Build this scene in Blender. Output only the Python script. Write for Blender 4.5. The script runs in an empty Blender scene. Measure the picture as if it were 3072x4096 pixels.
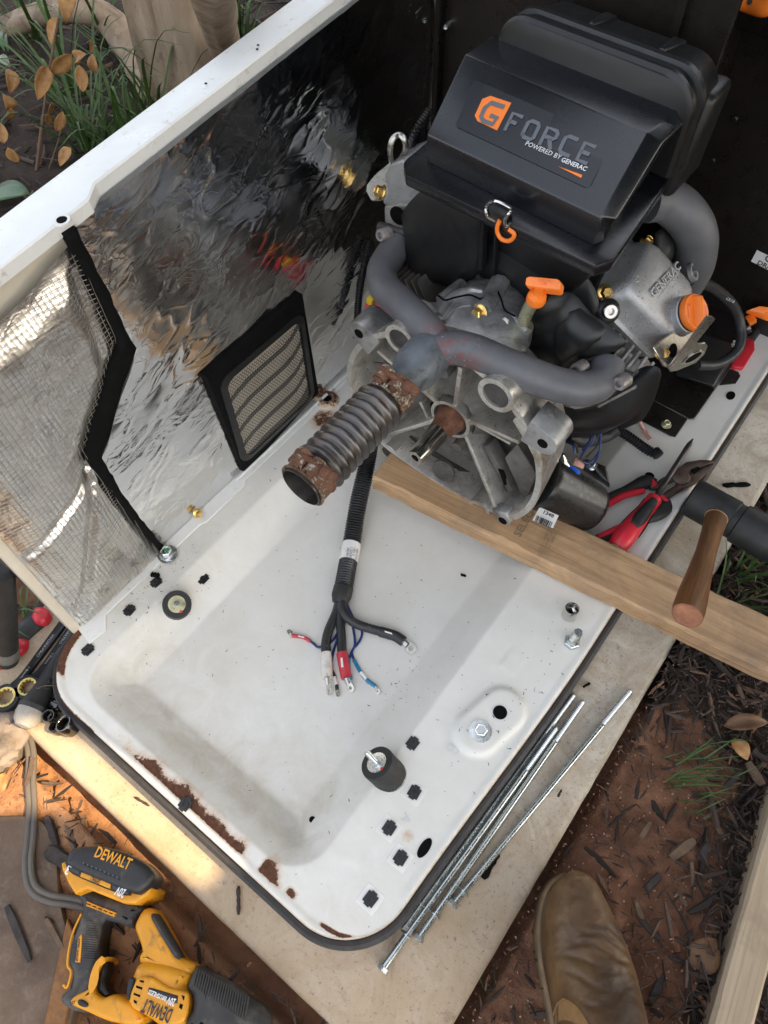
import bpy, bmesh, math, random
import numpy as np
from mathutils import Vector, Matrix, noise
V = Vector
R_ = math.radians
random.seed(7)
rng = np.random.default_rng(7)
scn = bpy.context.scene
COL = scn.collection
# ---------------------------------------------------------------- camera, world, sun, exposure
CAM = V((0, 0, 1.0))
F, CX, CY = 2897.0, 1536.0, 2048.0
# rows: world X, Y, Z in camera axes (x right, y down, z forward)
RM = Matrix(((0.79592167, 0.50391224, -0.33553115),
             (0.60522611, -0.67557419, 0.42107109),
             (-0.01449331, -0.53821182, -0.84268499)))
cd = bpy.data.cameras.new('camera')
cd.sensor_fit = 'VERTICAL'; cd.sensor_height = 36.0; cd.sensor_width = 27.0
cd.lens = 36.0 * F / 4096.0
cd.clip_start = 0.02; cd.clip_end = 300
cam = bpy.data.objects.new('camera', cd); COL.objects.link(cam)
m3 = Matrix((RM.col[0], -RM.col[1], -RM.col[2])).transposed()
cam.matrix_world = Matrix.Translation(CAM) @ m3.to_4x4()
scn.camera = cam
SUN = V((0.60, 0.20, 0.76)).normalized()
w = bpy.data.worlds.new('World'); scn.world = w; w.use_nodes = True
nt = w.node_tree
sky = nt.nodes.new('ShaderNodeTexSky'); sky.sky_type = 'NISHITA'; sky.sun_disc = False
sky.sun_elevation = math.asin(SUN.z); sky.sun_rotation = math.atan2(SUN.x, SUN.y)
sky.air_density = 1.0; sky.dust_density = 4.0; sky.ozone_density = 0.6
bg = nt.nodes['Background']; bg.inputs['Strength'].default_value = 0.15
hs = nt.nodes.new('ShaderNodeHueSaturation'); hs.inputs['Saturation'].default_value = 0.55   # hazy, mostly white sky
nt.links.new(sky.outputs[0], hs.inputs['Color'])
tint = nt.nodes.new('ShaderNodeMix'); tint.data_type = 'RGBA'; tint.blend_type = 'MULTIPLY'; tint.inputs[0].default_value = 1.0
tint.inputs[7].default_value = (1.0, 0.965, 0.90, 1)
nt.links.new(hs.outputs[0], tint.inputs[6]); nt.links.new(tint.outputs[2], bg.inputs['Color'])
sl = bpy.data.lights.new('sun', 'SUN'); sl.energy = 2.9; sl.angle = R_(0.4); sl.color = (1.0, 0.75, 0.44)
so = bpy.data.objects.new('sun', sl); COL.objects.link(so)
so.rotation_euler = (-SUN).to_track_quat('-Z', 'Y').to_euler(); so.location = SUN * 20
vs = scn.view_settings
vs.view_transform = 'Standard'; vs.look = 'None'; vs.gamma = 1; vs.use_curve_mapping = False
vs.exposure = 2.2

# ---------------------------------------------------------------- pixel rays of the photograph -> points at known planes
def ray(u, v): return RM @ V((u - CX, v - CY, F))
def P(u, v, z=0.0):
    r = ray(u, v); return CAM + r * ((z - CAM.z) / r.z)
def PX(u, v, x):
    r = ray(u, v); return CAM + r * ((x - CAM.x) / r.x)
def PY(u, v, y):
    r = ray(u, v); return CAM + r * ((y - CAM.y) / r.y)
def PN(u, v, p, n):
    r = ray(u, v); return CAM + r * ((p - CAM).dot(n) / r.dot(n))
def Pd(u, v, d):
    return CAM + ray(u, v).normalized() * d

# ---------------------------------------------------------------- object helpers
WM = {}
def setlab(o, label=None, cat=None, group=None, kind=None):
    if label: o['label'] = label
    if cat: o['category'] = cat
    if group: o['group'] = group
    if kind: o['kind'] = kind
    return o
def thing(name, label, cat, loc=(0, 0, 0), rot=None, group=None):
    o = bpy.data.objects.new(name, None); COL.objects.link(o)
    o.empty_display_size = 0.02
    M_ = Matrix.Translation(V(loc))
    if rot is not None: M_ = M_ @ rot.to_4x4()
    o.matrix_world = M_
    WM[o.name] = M_
    return setlab(o, label, cat, group)
def finish(me, mat, smooth=True, ang=35):
    if mat is not None:
        for m in (mat if isinstance(mat, (list, tuple)) else [mat]): me.materials.append(m)
    if smooth:
        me.shade_smooth()
        if ang: me.set_sharp_from_angle(angle=R_(ang))
def link(name, me, parent=None, world=True):
    o = bpy.data.objects.new(name, me); COL.objects.link(o)
    if parent is not None:
        o.parent = parent
        pm = WM.get(parent.name, Matrix.Identity(4))
        if world:
            o.matrix_parent_inverse = pm.inverted(); WM[o.name] = Matrix.Identity(4)
        else:
            WM[o.name] = pm
    return o
def obj(name, bm, mat, parent=None, world=True, smooth=True, ang=35, label=None, kind=None):
    bmesh.ops.recalc_face_normals(bm, faces=bm.faces[:])
    me = bpy.data.meshes.new(name); bm.to_mesh(me); bm.free()
    finish(me, mat, smooth, ang)
    o = link(name, me, parent, world)
    if label: o['label'] = label
    if kind: o['kind'] = kind
    return o
def pobj(name, verts, faces, mat, parent=None, world=True, smooth=True, ang=35, kind=None):
    me = bpy.data.meshes.new(name)
    me.from_pydata([tuple(v) for v in verts], [], faces); me.update()
    finish(me, mat, smooth, ang)
    o = link(name, me, parent, world)
    if kind: o['kind'] = kind
    return o
def dup(root, mat4, label=None, group=None):
    r = root.copy(); COL.objects.link(r); r.matrix_world = mat4
    if label: r['label'] = label
    if group: r['group'] = group
    for ch in list(root.children):
        c = ch.copy(); COL.objects.link(c); c.parent = r
        for g in ch.children:
            d = g.copy(); COL.objects.link(d); d.parent = c
    return r
def copypart(o, loc, rotz=0.0, scale=1.0):
    c = o.copy(); COL.objects.link(c)
    c.parent = o.parent
    c.matrix_parent_inverse = o.matrix_parent_inverse
    c.location = loc; c.rotation_euler = (0, 0, rotz); c.scale = (scale,) * 3
    return c

# ---------------------------------------------------------------- shape helpers
def B(): return bmesh.new()
def frame(axis, up=None):
    a = V(axis).normalized()
    if up is None or abs(a.dot(V(up).normalized())) > 0.99:
        up = V((0, 0, 1)) if abs(a.z) < 0.9 else V((1, 0, 0))
    x = V(up).cross(a).normalized(); y = a.cross(x).normalized()
    return x, y, a
def hexa(bm, p):
    v = [bm.verts.new(q) for q in p]
    fs = []
    for f in ((3, 2, 1, 0), (4, 5, 6, 7), (0, 1, 5, 4), (1, 2, 6, 5), (2, 3, 7, 6), (3, 0, 4, 7)):
        fs.append(bm.faces.new([v[i] for i in f]))
    return v, fs
def box(bm, c, s, rot=None):
    c = V(c); h = V(s) / 2
    ps = []
    for z in (-1, 1):
        for x, y in ((-1, -1), (1, -1), (1, 1), (-1, 1)):
            q = V((x * h.x, y * h.y, z * h.z))
            if rot is not None: q = rot @ q
            ps.append(c + q)
    return hexa(bm, ps)
def bevel(bm, wdt, seg=2, ang=30):
    bmesh.ops.recalc_face_normals(bm, faces=bm.faces[:])
    es = [e for e in bm.edges if len(e.link_faces) == 2 and e.calc_face_angle(0) > R_(ang)]
    if es: bmesh.ops.bevel(bm, geom=es, offset=wdt, segments=seg, profile=0.5, affect='EDGES', clamp_overlap=True)
def prism(bm, poly, vec):
    vec = V(vec)
    a = [bm.verts.new(V(p)) for p in poly]; b = [bm.verts.new(V(p) + vec) for p in poly]
    bm.faces.new(a); bm.faces.new(b[::-1])
    n = len(poly)
    for i in range(n): bm.faces.new((a[i], b[i], b[(i + 1) % n], a[(i + 1) % n]))
def loft(bm, rings, cap=True, closed=True):
    vs = [[bm.verts.new(V(p)) for p in r] for r in rings]
    n = len(rings[0])
    for a, b in zip(vs[:-1], vs[1:]):
        for i in range(n if closed else n - 1):
            bm.faces.new((a[i], a[(i + 1) % n], b[(i + 1) % n], b[i]))
    if cap and closed:
        bm.faces.new(vs[0][::-1]); bm.faces.new(vs[-1])
    return vs
def crom(pts, n=8, closed=False):
    pts = [V(p) for p in pts]; out = []
    N = len(pts)
    rngs = range(N if closed else N - 1)
    for i in rngs:
        p0 = pts[(i - 1) % N] if (closed or i > 0) else pts[0] * 2 - pts[1]
        p1 = pts[i]; p2 = pts[(i + 1) % N]
        p3 = pts[(i + 2) % N] if (closed or i + 2 < N) else p2 * 2 - p1
        for k in range(n):
            t = k / n
            out.append(0.5 * ((2 * p1) + (p2 - p0) * t + (2 * p0 - 5 * p1 + 4 * p2 - p3) * t * t + (3 * p1 - p0 - 3 * p2 + p3) * t ** 3))
    if not closed: out.append(pts[-1].copy())
    return out
def tube(bm, pts, r, n=12, cap=True, closed=False, flat=1.0):
    pts = [V(p) for p in pts]
    N = len(pts)
    rr = r if hasattr(r, '__len__') else [r] * N
    t0 = (pts[1] - pts[0]).normalized()
    x, y, _ = frame(t0)
    rings = []
    prev = t0
    for i in range(N):
        if closed: t = (pts[(i + 1) % N] - pts[i - 1])
        elif i == 0: t = pts[1] - pts[0]
        elif i == N - 1: t = pts[-1] - pts[-2]
        else: t = pts[i + 1] - pts[i - 1]
        t = t.normalized() if t.length > 1e-9 else prev
        q = prev.rotation_difference(t)
        x = q @ x; x = (x - t * x.dot(t)).normalized(); y = t.cross(x)
        prev = t
        rings.append([pts[i] + x * (math.cos(2 * math.pi * k / n) * rr[i]) + y * (math.sin(2 * math.pi * k / n) * rr[i] * flat) for k in range(n)])
    if closed: rings.append(rings[0])
    vs = loft(bm, rings, cap=cap and not closed)
    if closed: bmesh.ops.remove_doubles(bm, verts=bm.verts[:], dist=1e-7)
    return vs
def lathe(bm, o, axis, prof, n=20, cap=True, up=None, ph=0.0):
    o = V(o); x, y, a = frame(axis, up)
    rings = []
    for r, h in prof:
        rings.append([o + a * h + x * (math.cos(2 * math.pi * k / n + ph) * r) + y * (math.sin(2 * math.pi * k / n + ph) * r) for k in range(n)])
    return loft(bm, rings, cap=cap)
def ringplate(bm, o, axis, r0, r1, h, n=24):
    lathe(bm, o, axis, [(r0, 0), (r1, 0), (r1, h), (r0, h), (r0, 0)], n, cap=False)
    bmesh.ops.remove_doubles(bm, verts=bm.verts[:], dist=1e-7)
def polybar(bm, pts, w_, h_, nrm):
    """flat bar of width w_ along a polyline lying in a plane with normal nrm, rising h_ along nrm"""
    nrm = V(nrm).normalized(); pts = [V(p) for p in pts]
    rings = []
    for i, p in enumerate(pts):
        t = (pts[min(i + 1, len(pts) - 1)] - pts[max(i - 1, 0)]).normalized()
        s = nrm.cross(t).normalized() * (w_ / 2)
        rings.append([p - s, p + s, p + s + nrm * h_, p - s + nrm * h_])
    loft(bm, rings)
def quadgrid(fn, nu, nv):
    verts = [fn(i / (nu - 1), j / (nv - 1)) for j in range(nv) for i in range(nu)]
    faces = [(j * nu + i, j * nu + i + 1, (j + 1) * nu + i + 1, (j + 1) * nu + i) for j in range(nv - 1) for i in range(nu - 1)]
    return verts, faces
def hexbolt(bm, o, axis, r=0.006, h=0.006, fl=None, washer=0.0, ph=0.0):
    """flanged hex head whose underside is at o"""
    o = V(o); a = V(axis).normalized()
    z0 = 0.0
    if washer:
        lathe(bm, o, a, [(washer, 0), (washer, 0.0022), (r * 1.05, 0.0024)], 24); z0 = 0.0022
    if fl:
        lathe(bm, o + a * z0, a, [(fl, 0), (fl, 0.0012), (r * 1.02, 0.003)], 20); z0 += 0.0022
    lathe(bm, o + a * z0, a, [(r, 0), (r, h * 0.85), (r * 0.86, h), (r * 0.8, h), (r * 0.72, h * 0.92)], 6, ph=ph)
_tc = {}
def textobj(name, s, a, b, nrm, mat, parent, hs=1.0, ext=0.0003, world=True, height=None, bold=False, thick=0.0):
    """lettering whose baseline runs from a to b on a face with outward normal nrm"""
    a = V(a); b = V(b); nrm = V(nrm).normalized()
    cu = bpy.data.curves.new(name, 'FONT'); cu.body = s; cu.size = 1.0; cu.resolution_u = 2
    if bold: cu.offset = 0.02
    if thick: cu.extrude = 0.5
    to = bpy.data.objects.new(name, cu)
    me = bpy.data.meshes.new_from_object(to)
    bpy.data.objects.remove(to); bpy.data.curves.remove(cu)
    xs = [v.co.x for v in me.vertices]; ys = [v.co.y for v in me.vertices]
    x0, x1 = min(xs), max(xs); y0 = 0.0; H = max(ys) or 1
    X = (b - a); L = X.length; X.normalize()
    Y = nrm.cross(X).normalized(); X = Y.cross(nrm).normalized()
    sx = L / (x1 - x0); sy = sx * hs if height is None else height / H
    for v in me.vertices:
        v.co = a + X * ((v.co.x - x0) * sx) + Y * (v.co.y * sy) + nrm * (ext + v.co.z * 2 * thick)
    me.materials.append(mat)
    me.update()
    return link(name, me, parent, world)
def fbm(x, y, z=0.0, o=4): return noise.fractal(V((x, y, z)), 0.9, 2.0, o, noise_basis='PERLIN_ORIGINAL')
def sstep(a, b, x):
    t = min(1, max(0, (x - a) / (b - a))); return t * t * (3 - 2 * t)
def floatattr(o, name, vals):
    at = o.data.attributes.new(name, 'FLOAT', 'POINT'); at.data.foreach_set('value', np.asarray(vals, dtype=np.float32))

# ---------------------------------------------------------------- materials
class NB:
    def __init__(s, name):
        s.m = bpy.data.materials.new(name); s.m.use_nodes = True
        s.t = s.m.node_tree; s.b = s.t.nodes['Principled BSDF']
        s.tc = s.t.nodes.new('ShaderNodeTexCoord'); s.co = s.tc.outputs['Object']
    def n(s, ty, **k):
        nd = s.t.nodes.new(ty)
        for a, v in k.items():
            if a.startswith('i_'):
                nd.inputs[a[2:].replace('_', ' ')].default_value = v
            else: setattr(nd, a, v)
        return nd
    def l(s, a, b): s.t.links.new(a, b)
    def mapping(s, scale=(1, 1, 1), rot=(0, 0, 0)):
        mp = s.n('ShaderNodeMapping'); mp.inputs['Scale'].default_value = scale; mp.inputs['Rotation'].default_value = rot
        s.l(s.co, mp.inputs['Vector']); return mp.outputs['Vector']
    def noise(s, scale, detail=5, rough=0.6, vec=None, dist=0.0):
        nd = s.n('ShaderNodeTexNoise'); nd.inputs['Scale'].default_value = scale; nd.inputs['Detail'].default_value = detail
        nd.inputs['Roughness'].default_value = rough; nd.inputs['Distortion'].default_value = dist
        s.l(vec if vec is not None else s.co, nd.inputs['Vector']); return nd.outputs['Fac']
    def ramp(s, fac, stops, interp='LINEAR'):
        nd = s.n('ShaderNodeValToRGB'); cr = nd.color_ramp; cr.interpolation = interp
        while len(cr.elements) < len(stops): cr.elements.new(0.5)
        for e, (p, c) in zip(cr.elements, stops):
            e.position = p; e.color = (c, c, c, 1) if not hasattr(c, '__len__') else (*c[:3], 1)
        s.l(fac, nd.inputs['Fac']); return nd.outputs['Color']
    def mix(s, fac, a, b, mode='MIX'):
        nd = s.n('ShaderNodeMix', data_type='RGBA', blend_type=mode)
        for sock, v in ((0, fac), (6, a), (7, b)):
            if hasattr(v, 'links') or isinstance(v, bpy.types.NodeSocket): s.l(v, nd.inputs[sock])
            elif sock == 0: nd.inputs[0].default_value = v
            else: nd.inputs[sock].default_value = (*v[:3], 1)
        return nd.outputs[2]
    def math(s, op, a, b=0.5):
        nd = s.n('ShaderNodeMath', operation=op)
        for i, v in enumerate((a, b)):
            if isinstance(v, bpy.types.NodeSocket): s.l(v, nd.inputs[i])
            else: nd.inputs[i].default_value = v
        return nd.outputs[0]
    def attr(s, name):
        nd = s.n('ShaderNodeAttribute'); nd.attribute_name = name; return nd.outputs['Fac']
    def attrc(s, name):
        nd = s.n('ShaderNodeAttribute'); nd.attribute_name = name; return nd.outputs['Color']
    def set(s, k, v):
        if isinstance(v, bpy.types.NodeSocket): s.l(v, s.b.inputs[k])
        else: s.b.inputs[k].default_value = (*v, 1) if (hasattr(v, '__len__') and len(v) == 3) else v
    def bump(s, h, strength=0.3, dist=0.001):
        nd = s.n('ShaderNodeBump'); nd.inputs['Strength'].default_value = strength; nd.inputs['Distance'].default_value = dist
        s.l(h, nd.inputs['Height']); s.l(nd.outputs[0], s.b.inputs['Normal'])
def mat(name, col, rough=0.5, metal=0.0, var=0.25, vs_=30, bump=0.0, bs=300, rv=0.12, dirt=None, damt=0.5, dscale=18, coat=0.0, spec=0.5, bd=0.0008):
    k = NB(name)
    f = k.noise(vs_, 6, 0.65)
    lo = tuple(c * (1 - var) for c in col); hi = tuple(min(1, c * (1 + var)) for c in col)
    c = k.ramp(f, [(0.3, lo), (0.7, hi)])
    if dirt is not None:
        d = k.ramp(k.noise(dscale, 8, 0.7, dist=0.4), [(0.62 - damt * 0.25, 0.0), (0.72, 1.0)])
        c = k.mix(d, c, dirt)
    k.set('Base Color', c); k.set('Metallic', metal)
    if rv:
        r = k.ramp(k.noise(vs_ * 2.3, 5, 0.6), [(0.3, max(0.03, rough - rv)), (0.7, min(1, rough + rv))]); k.set('Roughness', r)
    else: k.set('Roughness', rough)
    k.set('Specular IOR Level', spec)
    if coat: k.set('Coat Weight', coat)
    if bump: k.bump(k.noise(bs, 6, 0.7), bump, bd)
    return k.m
M = {}
def flatmat(name, col, rough=0.5, metal=0.0, spec=0.5):
    return mat(name, col, rough, metal, var=0.08, vs_=60, rv=0.06, spec=spec)
# painted steel with dirt and rust carried by two drawn masks
k = NB('white_enamel')
rust = k.attr('rust'); dirt = k.attr('dirt')
base = k.ramp(k.noise(9, 6, 0.6), [(0.3, (0.69, 0.675, 0.62)), (0.7, (0.76, 0.75, 0.71))])
spk = k.ramp(k.noise(420, 2, 0.5), [(0.70, 0.0), (0.74, 1.0)])
spk2 = k.ramp(k.noise(14, 4, 0.6), [(0.45, 0.0), (0.7, 1.0)])
sp = k.math('MULTIPLY', spk, spk2)
base = k.mix(k.math('MULTIPLY', sp, 0.6), base, (0.22, 0.17, 0.12))
dn = k.math('MULTIPLY', dirt, k.ramp(k.noise(22, 8, 0.72, dist=0.6), [(0.3, 0.15), (0.68, 1.0)]))
base = k.mix(k.math('MULTIPLY', dn, 0.8), base, (0.46, 0.40, 0.30))
rn = k.math('ADD', rust, k.math('MULTIPLY', k.math('SUBTRACT', k.noise(95, 10, 0.85), 0.5), 1.5))
halo = k.ramp(rn, [(0.12, 0.0), (0.60, 0.75)])
base = k.mix(halo, base, (0.50, 0.30, 0.15))
rm = k.ramp(rn, [(0.52, 0.0), (0.60, 1.0)])
rc = k.ramp(k.noise(160, 6, 0.7), [(0.3, (0.045, 0.016, 0.008)), (0.7, (0.14, 0.052, 0.022))])
k.set('Base Color', k.mix(rm, base, rc))
k.set('Roughness', k.mix(rm, k.ramp(k.noise(30, 5), [(0.3, 0.3), (0.7, 0.46)]), (0.9, 0.9, 0.9)))
k.bump(k.math('ADD', k.math('MULTIPLY', rm, k.noise(500, 4)), k.math('MULTIPLY', k.noise(700, 2), 0.15)), 0.35, 0.001)
M['pan'] = k.m
M['white'] = mat('white_paint', (0.74, 0.74, 0.715), 0.34, var=0.05, vs_=12, bump=0.06, bs=600, dirt=(0.45, 0.41, 0.33), damt=0.1, dscale=60)
M['cream'] = mat('cream_inner_paint', (0.62, 0.56, 0.45), 0.42, var=0.12, vs_=9, bump=0.05, bs=500)
M['seal'] = mat('rubber_gasket', (0.045, 0.043, 0.045), 0.62, var=0.3, vs_=60, bump=0.3, bs=400)
M['clip'] = mat('black_clip_plastic', (0.014, 0.014, 0.016), 0.4, var=0.3, vs_=90)
M['blackpl'] = mat('black_plastic', (0.0085, 0.0085, 0.0090), 0.40, var=0.2, vs_=40, bump=0.12, bs=900, rv=0.06)
M['lidpl'] = mat('black_satin_plastic', (0.006, 0.0065, 0.009), 0.27, var=0.15, vs_=12, bump=0.02, bs=900, rv=0.03, spec=0.7)
M['blackmt'] = mat('black_steel_paint', (0.0115, 0.0085, 0.007), 0.30, var=0.25, vs_=20, bump=0.08, bs=800, rv=0.06)  # brown tint in the base stands in for warm reflections
M['blackmatte'] = mat('black_foam', (0.006, 0.006, 0.006), 0.95, var=0.3, vs_=60, bump=0.4, bs=500, spec=0.1)
M['alu'] = mat('cast_aluminium', (0.40, 0.40, 0.395), 0.46, 0.75, var=0.28, vs_=26, bump=0.5, bs=420, rv=0.14, dirt=(0.12, 0.105, 0.09), damt=0.55, dscale=20)
M['alushade'] = mat('shaded_aluminium', (0.135, 0.128, 0.118), 0.55, 0.35, var=0.4, vs_=22, bump=0.6, bs=300, rv=0.14, dirt=(0.08, 0.065, 0.05), damt=0.75, dscale=16)  # darkened to stand in for shade inside the bell casting, plus dirt
M['pocket'] = mat('casting_pocket', (0.07, 0.065, 0.06), 0.75, 0.2, var=0.4, vs_=60)  # dark colour stands in for shade deep in the bores
M['alumach'] = mat('machined_aluminium', (0.56, 0.54, 0.50), 0.36, 0.8, var=0.2, vs_=50, bump=0.15, bs=700, dirt=(0.30, 0.22, 0.14), damt=0.35, dscale=30)
# valve cover: sandblasted, speckled with water drops
k = NB('blasted_aluminium')
f = k.noise(40, 6, 0.6)
c = k.ramp(f, [(0.3, (0.36, 0.36, 0.365)), (0.7, (0.50, 0.50, 0.505))])
c = k.mix(k.ramp(k.noise(520, 3, 0.6), [(0.60, 0.0), (0.68, 0.7)]), c, (0.14, 0.11, 0.08))
k.set('Base Color', c); k.set('Metallic', 0.7)
vo = k.n('ShaderNodeTexVoronoi'); vo.inputs['Scale'].default_value = 210; k.l(k.co, vo.inputs['Vector'])
drop = k.ramp(vo.outputs['Distance'], [(0.16, 1.0), (0.30, 0.0)])
area = k.ramp(k.noise(28, 3), [(0.5, 0.0), (0.6, 1.0)])
dm = k.math('MULTIPLY', drop, area)
k.set('Roughness', k.mix(dm, (0.5, 0.5, 0.5), (0.08, 0.08, 0.08)))
k.bump(k.math('ADD', k.math('MULTIPLY', dm, 2.2), k.math('MULTIPLY', k.noise(900, 3), 0.35)), 0.5, 0.001)
M['cover'] = k.m
# exhaust paint
k = NB('exhaust_grey_paint')
c = k.ramp(k.noise(16, 6, 0.6), [(0.3, (0.085, 0.087, 0.095)), (0.7, (0.13, 0.132, 0.14))])
rp = k.ramp(k.noise(130, 5, 0.75), [(0.61, 0.0), (0.65, 1.0)])
ra = k.ramp(k.noise(11, 3), [(0.44, 0.0), (0.58, 1.0)])
rmk = k.math('MULTIPLY', rp, ra)
c = k.mix(rmk, c, (0.17, 0.055, 0.03))
red = k.math('MULTIPLY', k.attr('redpatch'), k.ramp(k.noise(38, 6, 0.7), [(0.47, 0.0), (0.56, 0.7)]))
c = k.mix(red, c, (0.17, 0.055, 0.05))
wh = k.math('MULTIPLY', k.attr('redpatch'), k.ramp(k.noise(210, 5, 0.7), [(0.63, 0.0), (0.69, 0.8)]))
c = k.mix(wh, c, (0.42, 0.42, 0.43))
k.set('Base Color', c); k.set('Roughness', 0.5); k.set('Metallic', 0.15)
k.bump(k.math('ADD', k.noise(800, 4), rmk), 0.25, 0.0008)
M['exh'] = k.m
M['collector'] = mat('blued_steel_paint', (0.12, 0.135, 0.15), 0.5, 0.2, var=0.35, vs_=24, bump=0.4, bs=350, dirt=(0.035, 0.03, 0.03), damt=0.35, dscale=45)
# bellows
k = NB('browned_steel')
c = k.ramp(k.noise(18, 7, 0.7), [(0.25, (0.075, 0.064, 0.058)), (0.58, (0.13, 0.122, 0.116)), (0.80, (0.21, 0.125, 0.075))])
k.set('Base Color', c); k.set('Metallic', 0.85); k.set('Roughness', k.ramp(k.noise(50, 5), [(0.3, 0.26), (0.7, 0.46)]))
k.bump(k.noise(600, 4), 0.1, 0.0005)
M['bellows'] = k.m
k = NB('rusty_band')
c = k.ramp(k.noise(60, 8, 0.75), [(0.3, (0.07, 0.03, 0.018)), (0.6, (0.18, 0.085, 0.045)), (0.75, (0.27, 0.15, 0.085))])
fl = k.ramp(k.noise(75, 9, 0.8, dist=0.3), [(0.50, 0.0), (0.55, 1.0)])
flc = k.ramp(k.noise(260, 5), [(0.4, (0.16, 0.13, 0.10)), (0.6, (0.56, 0.50, 0.38))])
c = k.mix(k.math('MULTIPLY', fl, k.attr('flake')), c, flc)
k.set('Base Color', c); k.set('Roughness', 0.85)
k.bump(k.math('ADD', k.noise(400, 6, 0.75), k.math('MULTIPLY', fl, 0.6)), 0.7, 0.0015)
M['rustband'] = k.m
M['rust'] = mat('rust', (0.145, 0.06, 0.032), 0.85, 0.0, var=0.5, vs_=70, bump=0.7, bs=350, dirt=(0.07, 0.03, 0.02), damt=0.6, dscale=60, bd=0.0012)
M['steel'] = flatmat('bright_steel', (0.55, 0.55, 0.54), 0.22, 0.96)
M['shaft'] = mat('ground_steel', (0.36, 0.345, 0.31), 0.20, 1.0, var=0.3, vs_=18, rv=0.1)
M['zinc'] = flatmat('zinc_plate', (0.6, 0.63, 0.63), 0.27, 0.96)
M['zincgreen'] = flatmat('zinc_rod', (0.52, 0.56, 0.55), 0.27, 0.96)
M['gold'] = flatmat('yellow_zinc', (0.75, 0.5, 0.17), 0.28, 0.96)
M['brasszinc'] = mat('pale_yellow_zinc', (0.62, 0.60, 0.40), 0.35, 0.8, var=0.2, vs_=40)
M['bracket'] = flatmat('plated_bracket', (0.46, 0.45, 0.41), 0.3, 0.96)
M['darksteel'] = mat('dark_tool_steel', (0.11, 0.10, 0.095), 0.42, 0.8, var=0.4, vs_=30, bump=0.2, bs=300)
M['pliersteel'] = mat('stained_tool_steel', (0.16, 0.12, 0.10), 0.45, 0.7, var=0.4, vs_=40, bump=0.3, bs=300, dirt=(0.15, 0.06, 0.035), damt=0.5, dscale=50)
M['chrome'] = flatmat('chrome', (0.6, 0.58, 0.55), 0.12, 0.96)
M['blackchrome'] = flatmat('black_chrome', (0.12, 0.115, 0.11), 0.15, 0.96)
M['orange'] = mat('orange_plastic', (0.86, 0.20, 0.022), 0.38, var=0.06, vs_=40, bump=0.05, bs=900, rv=0.05)
M['orangedk'] = mat('orange_print', (0.80, 0.19, 0.045), 0.45, var=0.05)
M['redpl'] = mat('red_plastic', (0.55, 0.02, 0.035), 0.4, var=0.12, vs_=40)
M['yellowpl'] = mat('yellow_cap', (0.75, 0.50, 0.02), 0.4, var=0.1)
M['bluepl'] = mat('blue_connector', (0.01, 0.10, 0.55), 0.4, var=0.1)
M['pinkpl'] = mat('pink_connector', (0.50, 0.26, 0.22), 0.4, var=0.1)
M['greyprint'] = flatmat('grey_print', (0.115, 0.125, 0.14), 0.5)
M['whiteprint'] = flatmat('white_print', (0.72, 0.72, 0.72), 0.5)
M['blackprint'] = flatmat('black_print', (0.02, 0.02, 0.022), 0.5)
M['label'] = flatmat('white_label', (0.74, 0.73, 0.70), 0.4)
M['greenprint'] = flatmat('green_mark', (0.01, 0.25, 0.10), 0.4)
M['redprint'] = flatmat('red_mark', (0.6, 0.02, 0.02), 0.4)
M['rubber'] = mat('black_rubber', (0.016, 0.0155, 0.015), 0.55, var=0.3, vs_=40, bump=0.25, bs=400)
M['conduit'] = mat('black_conduit', (0.012, 0.012, 0.013), 0.36, var=0.2, vs_=40)
M['cable'] = mat('black_cable_jacket', (0.022, 0.022, 0.023), 0.5, var=0.25, vs_=50)
M['wireblue'] = mat('dark_blue_wire', (0.012, 0.03, 0.14), 0.4, var=0.3, vs_=120)
M['wireteal'] = mat('teal_sleeve', (0.01, 0.19, 0.35), 0.45, var=0.15)
M['wirered'] = mat('red_sleeve', (0.48, 0.035, 0.05), 0.45, var=0.15)
M['wirewhite'] = mat('white_sleeve', (0.66, 0.63, 0.58), 0.45, var=0.1, dirt=(0.4, 0.33, 0.25), damt=0.4, dscale=60)
M['lug'] = flatmat('tinned_lug', (0.55, 0.53, 0.49), 0.3, 0.96)
# foil
def foil(name, tint, rough):
    k = NB(name)
    k.set('Base Color', k.ramp(k.noise(7, 4), [(0.3, tuple(c * 0.86 for c in tint)), (0.7, tint)]))
    k.set('Metallic', 1.0)
    k.set('Roughness', k.ramp(k.noise(12, 5), [(0.3, rough - 0.04), (0.7, rough + 0.07)]))
    v = k.mapping((1, 0.5, 1.0), (R_(25), 0, 0))
    a_ = k.math('ABSOLUTE', k.math('SUBTRACT', k.noise(20, 3, 0.5, vec=v, dist=0.7), 0.5))
    b_ = k.math('ABSOLUTE', k.math('SUBTRACT', k.noise(60, 3, 0.5, vec=v, dist=0.6), 0.5))
    ca = k.ramp(a_, [(0.0, 1.0), (0.045, 0.0)]); cb = k.ramp(b_, [(0.0, 1.0), (0.05, 0.0)])
    lim = k.ramp(k.noise(9, 3), [(0.42, 0.0), (0.6, 1.0)])
    h = k.math('ADD', k.math('MULTIPLY', ca, 0.8), k.math('MULTIPLY', k.math('MULTIPLY', cb, lim), 0.5))
    h = k.math('ADD', h, k.math('MULTIPLY', k.noise(26, 2, 0.5, vec=v), 0.25))
    k.bump(h, 0.10, 0.004)
    return k.m
M['foil'] = foil('crinkled_foil', (0.82, 0.82, 0.81), 0.12)
M['foil2'] = foil('scrim_foil', (0.84, 0.83, 0.81), 0.27)
M['wiremesh'] = mat('mesh_wire', (0.46, 0.43, 0.38), 0.4, 0.9, var=0.4, vs_=30)
M['grille'] = mat('perforated_steel', (0.16, 0.145, 0.125), 0.5, 0.4, var=0.2, vs_=40)
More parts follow.
